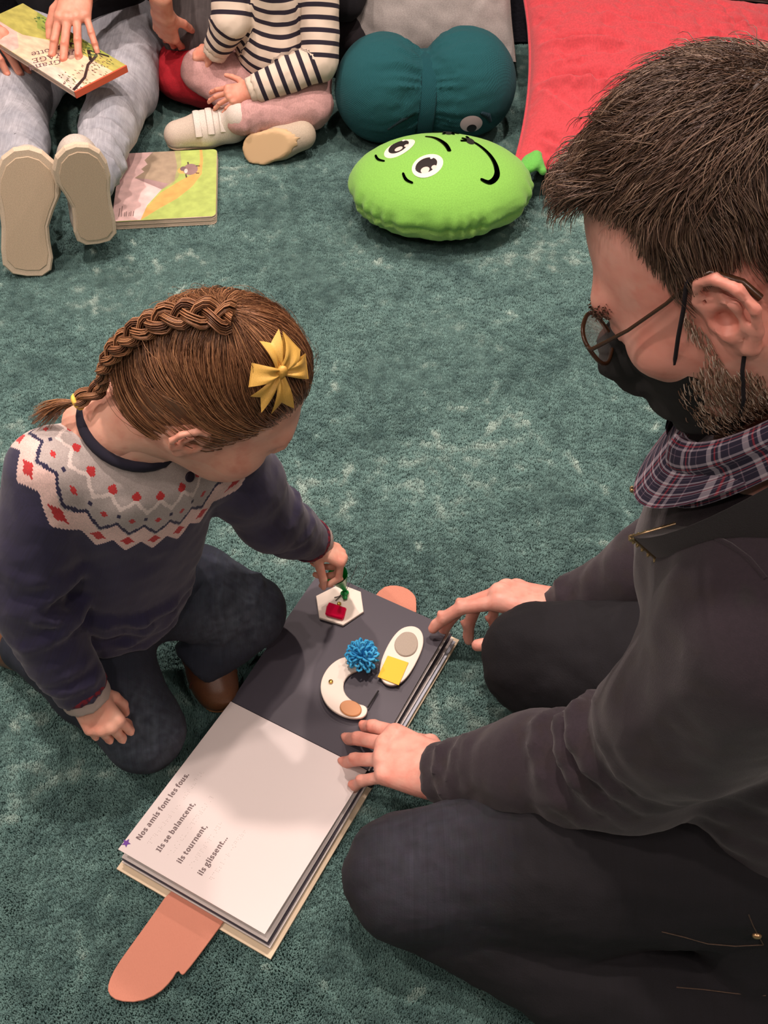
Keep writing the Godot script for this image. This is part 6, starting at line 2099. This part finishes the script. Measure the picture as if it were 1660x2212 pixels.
func seated_adult() -> void:
	var rng := RandomNumberGenerator.new()
	rng.seed = 61
	var t := thing("person", "person sitting in pale grey jeans with legs stretched out, one hand on picture book", "person", Vector3(-0.72, 0, -2.4))
	var skin := srgb(222, 164, 140)
	var a1 := Vector3(-0.765, 0.105, -1.955); var k1 := Vector3(-0.875, 0.098, -2.36); var h1 := Vector3(-0.84, 0.105, -2.64)
	var a2 := Vector3(-0.622, 0.130, -1.965); var k2 := Vector3(-0.628, 0.106, -2.42); var h2 := Vector3(-0.66, 0.105, -2.66)
	var pf := Field.new(Vector3(-1.02, -0.002, -2.82), Vector3(-0.44, 0.34, -1.85), 0.0085)
	pf.chain([[h1, 0.095], [k1, 0.078], [k1.lerp(a1, 0.45), 0.064], [a1, 0.050]], 0.03)
	pf.chain([[h2, 0.095], [k2, 0.080], [k2.lerp(a2, 0.45), 0.060], [a2, 0.048]], 0.03)
	pf.cap(h1, h2, 0.10, 0.10, 0.05)
	folds(pf, k1.lerp(a1, 0.25), a1, 0.056, 5, 0.006, Vector3(0.2, 0.9, 0.5), rng)
	folds(pf, k2.lerp(a2, 0.1), a2, 0.058, 6, 0.006, Vector3(0.4, 0.9, 0.4), rng)
	folds(pf, h2.lerp(k2, 0.4), k2, 0.078, 3, 0.006, Vector3(0.5, 0.9, 0.2), rng)
	pf.cut(a1, a1 - k1, 0.09)
	pf.cut(a2, a2 - k2, 0.09)
	var g := Geo.new()
	var dn := noise(8.0, 3, 261)
	pf.into(g, Transform3D(), func(p: Vector3, _n: Vector3) -> Color: return srgb(178, 184, 194).lerp(srgb(204, 208, 216), clampf(0.5 + dn.get_noise_3dv(p * 1.5), 0.0, 1.0)), null, func(p: Vector3, _n: Vector3) -> float: return dn.get_noise_3dv(p) * 0.007)
	part("jeans", g, woven("denim", 9.0, 0.9, 0.25), t, "pale washed grey jeans")
	adult_shoe(t, Vector3(-0.7540, 0.0040, -1.8191), Vector3(-0.6952, 0.2750, -1.8703), Vector3(0.28, 0.45, 0.85), 1.0, a1 + Vector3(0.0, -0.01, 0.02), "off-white shoe with beige sole toward the camera, nearer one")
	adult_shoe(t, Vector3(-0.5999, 0.0520, -1.8659), Vector3(-0.5907, 0.2920, -1.8519), Vector3(0.30, 0.40, 0.87), -1.0, a2 + Vector3(0.0, -0.01, 0.02), "off-white shoe with beige sole, resting over the other foot")
	# dark top and arms
	var wl := Vector3(-0.6895, 0.3350, -2.4336); var el := Vector3(-0.52, 0.36, -2.72); var sl := Vector3(-0.60, 0.58, -2.70); var sr := Vector3(-0.92, 0.58, -2.70)
	var er := Vector3(-1.02, 0.34, -2.60); var wr := Vector3(-0.95, 0.25, -2.45)
	var jf := Field.new(Vector3(-1.12, 0.10, -2.83), Vector3(-0.44, 0.72, -2.38), 0.011)
	jf.ell(Vector3(-0.755, 0.24, -2.69), Vector3(0.17, 0.14, 0.12), 0.05)
	jf.ell(Vector3(-0.76, 0.45, -2.70), Vector3(0.18, 0.18, 0.11), 0.06)
	jf.chain([[sl, 0.07], [el, 0.058], [wl, 0.042]], 0.03)
	jf.chain([[sr, 0.07], [er, 0.058], [wr, 0.042]], 0.03)
	jf.cut(wl, wl - el, 0.08)
	g = Geo.new()
	jf.into(g, Transform3D(), func(_p: Vector3, _n: Vector3) -> Color: return srgb(26, 25, 30), null, func(p: Vector3, _n: Vector3) -> float: return dn.get_noise_3dv(p) * 0.006)
	part("pullover", g, woven("fleece", 12.0, 0.95, 0.3), t, "black pullover")
	# body: hands on the book, head above the picture
	var body := Geo.new()
	var fl := (Vector3(-0.6936, 0.2850, -2.3192) - wl).normalized()
	var dl := Vector3(0.0, 0.8, 0.6); dl = (dl - fl * dl.dot(fl)).normalized()
	hand(body, Transform3D(Basis(dl.cross(fl), dl, fl), wl), 1.0, -1.0, [[12, 20, 8, 6], [4, 14, 8, 6], [-5, 12, 8, 6], [-20, 14, 6, 4]], [Vector3(0.7, -0.4, 0.5), Vector3(0.35, -0.5, 0.8), Vector3(0.1, -0.5, 0.85), Vector3(0.6, 0.7, 0.2)], skin)
	var fr := Vector3(0.5, -0.1, 0.6).normalized(); var dr := Vector3(0, 1, 0.2); dr = (dr - fr * dr.dot(fr)).normalized()
	hand(body, Transform3D(Basis(dr.cross(fr), dr, fr), wr), 1.0, 1.0, [[4, 30, 30, 20], [1, 30, 30, 20], [-3, 30, 30, 20], [-7, 30, 30, 20]], [Vector3(0.6, -0.5, 0.6), Vector3(0.3, -0.4, 0.8), Vector3(0.1, -0.4, 0.9), Vector3(0.7, 0.6, 0.0)], skin)
	seated_head(t, body, Transform3D(Basis(Vector3(0, 0.95, 0.32).normalized().cross(Vector3(0.05, -0.32, 0.95).normalized()), Vector3(0, 0.95, 0.32).normalized(), Vector3(0.05, -0.32, 0.95).normalized()), Vector3(-0.76, 0.86, -2.62)), 0.92, skin, srgb(70, 50, 38), rng)
	var bf := Field.new(Vector3(-1.1, 0.02, -2.83), Vector3(-0.44, 0.85, -1.9), 0.018)
	bf.chain([[Vector3(-0.76, 0.80, -2.66), 0.05], [Vector3(-0.76, 0.66, -2.69), 0.055], [Vector3(-0.76, 0.45, -2.70), 0.09], [Vector3(-0.75, 0.2, -2.68), 0.09]], 0.04)
	for l in [[h1, k1, a1], [h2, k2, a2]]: bf.chain([[Vector3(-0.75, 0.2, -2.68), 0.08], [l[0], 0.06], [l[1], 0.045], [l[2], 0.035]], 0.03)
	for l in [[sl, el, wl], [sr, er, wr]]: bf.chain([[Vector3(-0.76, 0.60, -2.70), 0.05], [l[0], 0.04], [l[1], 0.032], [l[2], 0.025]], 0.03)
	bf.into(body, Transform3D(), func(_p: Vector3, _n: Vector3) -> Color: return skin)
	part("body", body, skin_mat(), t)

	# ---- adult behind the child, mostly out of the picture
	t = thing("person", "person in black coat and grey trousers sitting behind the striped jumper", "person", Vector3(-0.3, 0, -2.72))
	var q1 := Vector3(-0.4706, 0.1550, -2.6089); var q2 := Vector3(-0.0683, 0.1150, -2.6679)
	pf = Field.new(Vector3(-0.62, 0.0, -2.84), Vector3(0.12, 0.34, -2.46), 0.010)
	pf.chain([[Vector3(-0.36, 0.13, -2.76), 0.085], [q1, 0.080], [q1 + Vector3(0.10, -0.06, 0.02), 0.065]], 0.03)
	pf.chain([[Vector3(-0.20, 0.13, -2.76), 0.085], [q2, 0.070]], 0.03)
	g = Geo.new()
	pf.into(g, Transform3D(), func(p: Vector3, _n: Vector3) -> Color: return srgb(104, 98, 98) if p.x < -0.2 else srgb(34, 32, 38), null, func(p: Vector3, _n: Vector3) -> float: return dn.get_noise_3dv(p) * 0.008)
	part("trousers", g, woven("denim", 9.0, 0.9, 0.25), t, "grey trousers")
	var ws := Vector3(-0.5121, 0.2600, -2.4613); var es := Vector3(-0.56, 0.42, -2.76); var ss := Vector3(-0.46, 0.62, -2.76)
	jf = Field.new(Vector3(-0.66, 0.10, -2.845), Vector3(0.10, 0.74, -2.50), 0.011)
	jf.ell(Vector3(-0.28, 0.24, -2.77), Vector3(0.16, 0.14, 0.07), 0.05)
	jf.ell(Vector3(-0.28, 0.50, -2.77), Vector3(0.18, 0.18, 0.07), 0.06)
	jf.chain([[ss, 0.060], [es, 0.050], [ws + Vector3(0, 0.06, -0.02), 0.040]], 0.03)
	jf.chain([[Vector3(-0.12, 0.62, -2.76), 0.060], [Vector3(-0.04, 0.36, -2.74), 0.052], [Vector3(-0.0926, 0.2200, -2.6207), 0.050]], 0.03)
	g = Geo.new()
	jf.into(g, Transform3D(), func(_p: Vector3, _n: Vector3) -> Color: return srgb(24, 24, 30), null, func(p: Vector3, _n: Vector3) -> float: return dn.get_noise_3dv(p) * 0.006)
	part("coat", g, woven("fleece", 12.0, 0.95, 0.3), t, "black coat")
	body = Geo.new()
	var fs := (Vector3(-0.5220, 0.1700, -2.5115) - ws).normalized()
	var ds := Vector3(-0.2, 0.4, 0.9); ds = (ds - fs * ds.dot(fs)).normalized()
	hand(body, Transform3D(Basis(ds.cross(fs), ds, fs), ws), 0.85, 1.0, [[4, 18, 20, 14], [1, 18, 20, 14], [-4, 18, 20, 14], [-9, 18, 20, 14]], [Vector3(0.5, -0.5, 0.7), Vector3(0.2, -0.4, 0.9), Vector3(0.1, -0.4, 0.9), Vector3(0.7, 0.6, 0.1)], skin)
	seated_head(t, body, Transform3D(Basis(Vector3(0, 0.97, 0.24).normalized().cross(Vector3(0.0, -0.24, 0.97)), Vector3(0, 0.97, 0.24).normalized(), Vector3(0.0, -0.24, 0.97).normalized()), Vector3(-0.28, 0.90, -2.66)), 0.92, skin, srgb(44, 34, 28), rng)
	bf = Field.new(Vector3(-0.66, 0.05, -2.84), Vector3(0.1, 0.88, -2.5), 0.018)
	bf.chain([[Vector3(-0.28, 0.84, -2.69), 0.05], [Vector3(-0.28, 0.68, -2.75), 0.055], [Vector3(-0.28, 0.20, -2.76), 0.06]], 0.04)
	bf.chain([[Vector3(-0.28, 0.62, -2.75), 0.05], [ss, 0.04], [es, 0.032], [ws, 0.026]], 0.03)
	bf.into(body, Transform3D(), func(_p: Vector3, _n: Vector3) -> Color: return skin)
	part("body", body, skin_mat(), t)

# head with plain short hair for people whose head is above the picture
func seated_head(t: Node3D, body: Geo, hx: Transform3D, s: float, skin: Color, hair: Color, rng: RandomNumberGenerator) -> void:
	var f := head_field(s, s < 0.9, 0.0055)
	var hd := Geo.new()
	f.into(hd, Transform3D(), func(_p: Vector3, _n: Vector3) -> Color: return skin)
	var roots := PackedVector3Array()
	for i in hd.v.size():
		var q := hd.v[i] / s
		if (q.y > 0.075 and q.z < 0.07) or (q.y > 0.0 and q.z < 0.015) or (q.y > -0.06 and q.z < -0.05): roots.append(hd.v[i])
	var hg := Geo.new()
	var se := Vector3(0, 0.030, -0.014) * s
	var cap := Field.new(Vector3(-0.11, -0.10, -0.14), Vector3(0.11, 0.15, 0.12), 0.006)
	cap.ell(se + Vector3(0, 0.003, -0.002), Vector3(0.081, 0.104, 0.103) * s, 0.01)
	cap.cut(Vector3(0, 0.08, 0.062) * s, Vector3(0, -0.62, 0.78), 0.18)
	cap.cut(Vector3(0, 0.0, 0.0) * s, Vector3(0, -0.7, 0.7), 0.30)
	cap.into(hg, Transform3D(), func(_p: Vector3, _n: Vector3) -> Color: return hair * 0.7)
	comb(hg, roots, 1200, se, Vector3(0.078, 0.101, 0.100) * s, func(p: Vector3) -> Vector3: return (p - Vector3(0, 0.12, -0.05)).normalized() + Vector3(0, -0.4, 0), 0.06, 5, Vector2(0.005, 0.014), Vector2(0.0012, 0.0005), [hair, hair * 1.2], rng, 0.2)
	hg.moved(hx)
	part("hair", hg, mat(0.45), t)
	hd.moved(hx)
	var base := body.v.size()
	body.v.append_array(hd.v); body.n.append_array(hd.n); body.c.append_array(hd.c); body.uv.append_array(hd.uv)
	for i in hd.idx: body.idx.append(i + base)

# ---------------------------------------------------------------- child in a striped jumper
func striped_child() -> void:
	var rng := RandomNumberGenerator.new()
	rng.seed = 71
	var t := thing("person", "person sitting cross-legged in cream and navy striped jumper and pink trousers", "person", Vector3(-0.26, 0, -2.45))
	var skin := srgb(226, 168, 144)
	var pel := Vector3(-0.245, 0.115, -2.475)
	var sr := Vector3(-0.345, 0.405, -2.500); var er := Vector3(-0.3512, 0.2620, -2.4160); var wr := Vector3(-0.3931, 0.1900, -2.4300)
	var sl := Vector3(-0.140, 0.400, -2.485); var el := Vector3(-0.1491, 0.1950, -2.3609); var wl := Vector3(-0.2996, 0.1500, -2.3255)
	var ka := Vector3(-0.1731, 0.0950, -2.3505); var aa := Vector3(-0.3371, 0.0850, -2.3099)
	var kb := Vector3(-0.4369, 0.1200, -2.4692); var ab := Vector3(-0.2532, 0.0600, -2.3288)
	# jumper
	var jf := Field.new(Vector3(-0.52, 0.06, -2.64), Vector3(-0.02, 0.52, -2.18), 0.0062)
	jf.ell(pel + Vector3(0.0, 0.055, 0.0), Vector3(0.112, 0.10, 0.092), 0.03)
	jf.ell(Vector3(-0.243, 0.29, -2.49), Vector3(0.105, 0.13, 0.082), 0.04)
	jf.cap(sr + Vector3(0.02, 0, 0), sl - Vector3(0.02, 0, 0), 0.045, 0.045, 0.03)
	jf.chain([[sr, 0.046], [er, 0.042], [wr, 0.032]], 0.008)
	jf.chain([[sl, 0.046], [el, 0.043], [wl, 0.033]], 0.008)
	folds(jf, el.lerp(wl, 0.15), el.lerp(wl, 0.7), 0.034, 3, 0.004, Vector3(-0.3, 0.6, 0.8), rng)
	folds(jf, sr.lerp(er, 0.5), er.lerp(wr, 0.4), 0.036, 3, 0.004, Vector3(0.4, 0.4, 0.9), rng)
	jf.cut(wr, wr - er, 0.06)
	jf.cut(wl, wl - el, 0.06)
	jf.cut(pel + Vector3(0, -0.018, 0), Vector3.DOWN, 0.2)
	var g := Geo.new()
	var wn := noise(12.0, 3, 271)
	var dist := func(p: Vector3, a: Vector3, b: Vector3) -> Vector2:
		var ba := b - a
		var k := clampf((p - a).dot(ba) / ba.length_squared(), 0.0, 1.0)
		return Vector2((p - a - ba * k).length(), k * ba.length())
	jf.into(g, Transform3D(), null, func(p: Vector3, _n: Vector3) -> Vector2:
		var best := 0.5 - p.y + 0.25 * (p.x + 0.24) * (p.x + 0.24) / 0.1
		var bd := 1e9
		for arm in [[sr, er, wr], [sl, el, wl]]:
			var d1: Vector2 = dist.call(p, arm[0], arm[1])
			if d1.x < bd: bd = d1.x; if d1.x < 0.052 and d1.y > 0.02: best = d1.y + 0.09
			var d2: Vector2 = dist.call(p, arm[1], arm[2])
			if d2.x < bd: bd = d2.x; if d2.x < 0.052: best = d2.y + 0.09 + (arm[1] - arm[0]).length()
		return Vector2(0.5, best / 0.026), func(p: Vector3, _n: Vector3) -> float: return wn.get_noise_3dv(p) * 0.005)
	var im := Image.create(8, 64, false, Image.FORMAT_RGB8)
	for y in 64:
		for x in 8: im.set_pixel(x, y, c8(36, 30, 44) if y < 24 else c8(214, 200, 182))
	var sm := mat(0.95)
	sm.albedo_texture = ImageTexture.create_from_image(im)
	part("jumper", g, sm, t, "cream jumper with dark navy stripes")
	for c in [[wr, er], [wl, el]]:
		var ax: Vector3 = (c[0] - c[1]).normalized()
		var cf := Field.new(c[0] - Vector3.ONE * 0.06, c[0] + Vector3.ONE * 0.06, 0.005)
		cf.cap(c[0] - ax * 0.02, c[0] + ax * 0.04, 0.030, 0.028, 0.003)
		cf.cut(c[0] + ax * 0.014, ax, 0.12); cf.cut(c[0] - ax * 0.006, -ax, 0.12)
		g = Geo.new()
		cf.into(g, Transform3D(), func(_p: Vector3, _n: Vector3) -> Color: return srgb(214, 200, 182))
		part("cuff", g, woven("knit", 55.0, 0.95, 0.8), t)
	# trousers
	var pf := Field.new(Vector3(-0.56, -0.002, -2.62), Vector3(-0.02, 0.26, -2.20), 0.0065)
	pf.ell(pel, Vector3(0.105, 0.085, 0.095), 0.03)
	pf.chain([[pel + Vector3(0.05, -0.02, 0.02), 0.062], [pel.lerp(ka, 0.5) + Vector3(0.02, 0.02, 0), 0.060], [ka, 0.052]], 0.02)
	pf.chain([[ka, 0.050], [ka.lerp(aa, 0.5), 0.047], [aa, 0.037]], 0.012)
	pf.chain([[pel + Vector3(-0.05, -0.02, 0.02), 0.062], [kb, 0.052]], 0.02)
	pf.chain([[kb, 0.050], [kb.lerp(ab, 0.5) + Vector3(0, -0.02, 0), 0.045], [ab, 0.036]], 0.012)
	folds(pf, ka.lerp(aa, 0.55), aa, 0.040, 4, 0.0045, Vector3(0.0, 0.6, 0.8), rng)
	folds(pf, pel.lerp(kb, 0.4), kb, 0.050, 4, 0.005, Vector3(0.2, 0.8, 0.6), rng)
	folds(pf, pel.lerp(ka, 0.5), ka, 0.052, 3, 0.005, Vector3(-0.2, 0.8, 0.6), rng)
	g = Geo.new()
	pf.into(g, Transform3D(), func(p: Vector3, _n: Vector3) -> Color: return srgb(218, 172, 168) * (1.0 + wn.get_noise_3dv(p * 2.0) * 0.12), null, func(p: Vector3, _n: Vector3) -> float: return wn.get_noise_3dv(p) * 0.005)
	part("trousers", g, woven("fleece", 14.0, 0.9, 0.3), t, "dusty pink trousers")
	# shoes: velcro sneaker seen from its side, the other showing its sole
	var can := woven("fleece", 24.0, 0.8, 0.3)
	var toe := Vector3(-0.4910, 0.0400, -2.3137); var heel := Vector3(-0.3647, 0.0550, -2.3375)
	var ax := (toe - heel).normalized()
	var sf := Field.new(toe.min(heel) - Vector3.ONE * 0.07, toe.max(heel) + Vector3.ONE * 0.07, 0.0045)
	sf.chain([[heel, 0.040], [heel.lerp(toe, 0.5), 0.041], [toe, 0.034]], 0.015)
	sf.cap(heel, aa + Vector3(0, 0.005, 0), 0.038, 0.036, 0.02)
	sf.cut(Vector3(heel.x, 0.018, heel.z), Vector3.DOWN, 0.3)
	g = Geo.new()
	sf.into(g, Transform3D(), func(p: Vector3, _n: Vector3) -> Color: return srgb(234, 226, 214) if (p - heel).dot(ax) < 0.075 or p.y < 0.035 else srgb(216, 204, 186))
	var shoe := part("shoe", g, can, t, "off-white velcro sneaker")
	g = Geo.new()
	var so := Field.new(toe.min(heel) - Vector3.ONE * 0.07, toe.max(heel) + Vector3.ONE * 0.07, 0.0045)
	so.chain([[heel, 0.042], [heel.lerp(toe, 0.5), 0.041], [toe, 0.037]], 0.015)
	so.cut(Vector3(heel.x, 0.022, heel.z), Vector3.UP, 0.3); so.cut(Vector3(heel.x, 0.002, heel.z), Vector3.DOWN, 0.3)
	so.into(g, Transform3D(), func(_p: Vector3, _n: Vector3) -> Color: return srgb(214, 190, 156))
	part("sole", g, mat(0.7), shoe)
	for i in 3:
		var c := heel.lerp(toe, 0.16 + i * 0.23)
		var sd := ax.cross(Vector3.UP).normalized()
		g = Geo.new()
		var path := []
		for k in 9:
			var an := lerpf(-1.35, 1.35, k / 8.0)
			path.append(c + (Vector3.UP * cos(an) + sd * sin(an)) * 0.0450)
		g.tube(path, [0.0085], 8, srgb(238, 231, 220), Vector3.UP, 0.28)
		part("velcro_strap", g, can, shoe)
	adult_shoe_small(t, Vector3(-0.1942, 0.0550, -2.2881), Vector3(-0.2955, 0.0300, -2.2696), can)
	# hands and the rest
	var body := Geo.new()
	var fr := (Vector3(-0.4523, 0.1650, -2.4621) - wr).normalized(); var dr := Vector3(0.1, 0.85, 0.5); dr = (dr - fr * dr.dot(fr)).normalized()
	hand(body, Transform3D(Basis(dr.cross(fr), dr, fr), wr + fr * 0.008), 0.58, 1.0, [[4, 30, 34, 20], [1, 32, 34, 20], [-4, 34, 34, 20], [-8, 36, 34, 20]], [Vector3(0.5, -0.5, 0.6), Vector3(0.2, -0.4, 0.9), Vector3(0.1, -0.4, 0.9), Vector3(0.7, 0.6, 0.1)], skin, 0.04)
	var fl := (Vector3(-0.3871, 0.1300, -2.3205) - wl).normalized(); var dl := Vector3(0.0, 0.75, 0.65); dl = (dl - fl * dl.dot(fl)).normalized()
	hand(body, Transform3D(Basis(dl.cross(fl), dl, fl), wl + fl * 0.008), 0.60, -1.0, [[12, 20, 20, 12], [4, 20, 22, 12], [-6, 22, 24, 12], [-16, 24, 24, 12]], [Vector3(0.75, -0.2, 0.5), Vector3(0.6, -0.2, 0.75), Vector3(0.5, -0.2, 0.85), Vector3(0.3, 0.9, 0.0)], skin, 0.04)
	seated_head(t, body, Transform3D(Basis(Vector3(0, 0.95, 0.3).normalized().cross(Vector3(-0.1, -0.3, 0.95).normalized()), Vector3(0, 0.95, 0.3).normalized(), Vector3(-0.1, -0.3, 0.95).normalized()).orthonormalized(), Vector3(-0.245, 0.585, -2.45)), 0.84, skin, srgb(112, 78, 54), rng)
	var bf := Field.new(Vector3(-0.56, 0.02, -2.62), Vector3(-0.02, 0.60, -2.20), 0.014)
	bf.chain([[Vector3(-0.245, 0.55, -2.47), 0.038], [Vector3(-0.243, 0.44, -2.49), 0.04], [Vector3(-0.243, 0.30, -2.49), 0.065], [pel, 0.065]], 0.03)
	for l in [[sr, er, wr], [sl, el, wl]]: bf.chain([[Vector3(-0.243, 0.40, -2.49), 0.03], [l[0], 0.027], [l[1], 0.021], [l[2], 0.016]], 0.02)
	for l in [[ka, aa], [kb, ab]]: bf.chain([[pel, 0.05], [l[0], 0.033], [l[1], 0.023]], 0.02)
	bf.into(body, Transform3D(), func(_p: Vector3, _n: Vector3) -> Color: return skin)
	part("body", body, skin_mat(), t)

func adult_shoe_small(t: Node3D, heel: Vector3, toe: Vector3, m: Material) -> void:
	# lies on its side: the sole faces the camera and a little down
	var f := Field.new(heel.min(toe) - Vector3.ONE * 0.07, heel.max(toe) + Vector3.ONE * 0.07, 0.0045)
	f.chain([[heel, 0.034], [heel.lerp(toe, 0.5), 0.037], [toe, 0.036]], 0.015)
	var n := Vector3(-0.25, 0.35, 0.9).normalized()
	f.cut(heel.lerp(toe, 0.5) + n * 0.022, n, 0.2)
	f.cut(Vector3(toe.x, 0.002, toe.z), Vector3.DOWN, 0.3)
	var g := Geo.new()
	f.into(g, Transform3D(), func(_p: Vector3, _n: Vector3) -> Color: return srgb(204, 190, 168))
	var shoe := part("shoe", g, m, t, "off-white sneaker lying on its side")
	f = Field.new(heel.min(toe) - Vector3.ONE * 0.07, heel.max(toe) + Vector3.ONE * 0.07, 0.0045)
	f.chain([[heel, 0.036], [heel.lerp(toe, 0.5), 0.038], [toe, 0.039]], 0.015)
	f.cut(heel.lerp(toe, 0.5) + n * 0.030, n, 0.2)
	f.cut(heel.lerp(toe, 0.5) + n * 0.018, -n, 0.2)
	f.cut(Vector3(toe.x, 0.002, toe.z), Vector3.DOWN, 0.3)
	g = Geo.new()
	f.into(g, Transform3D(), func(_p: Vector3, _n: Vector3) -> Color: return srgb(208, 178, 136))
	part("sole", g, mat(0.7), shoe, "tan rubber sole")
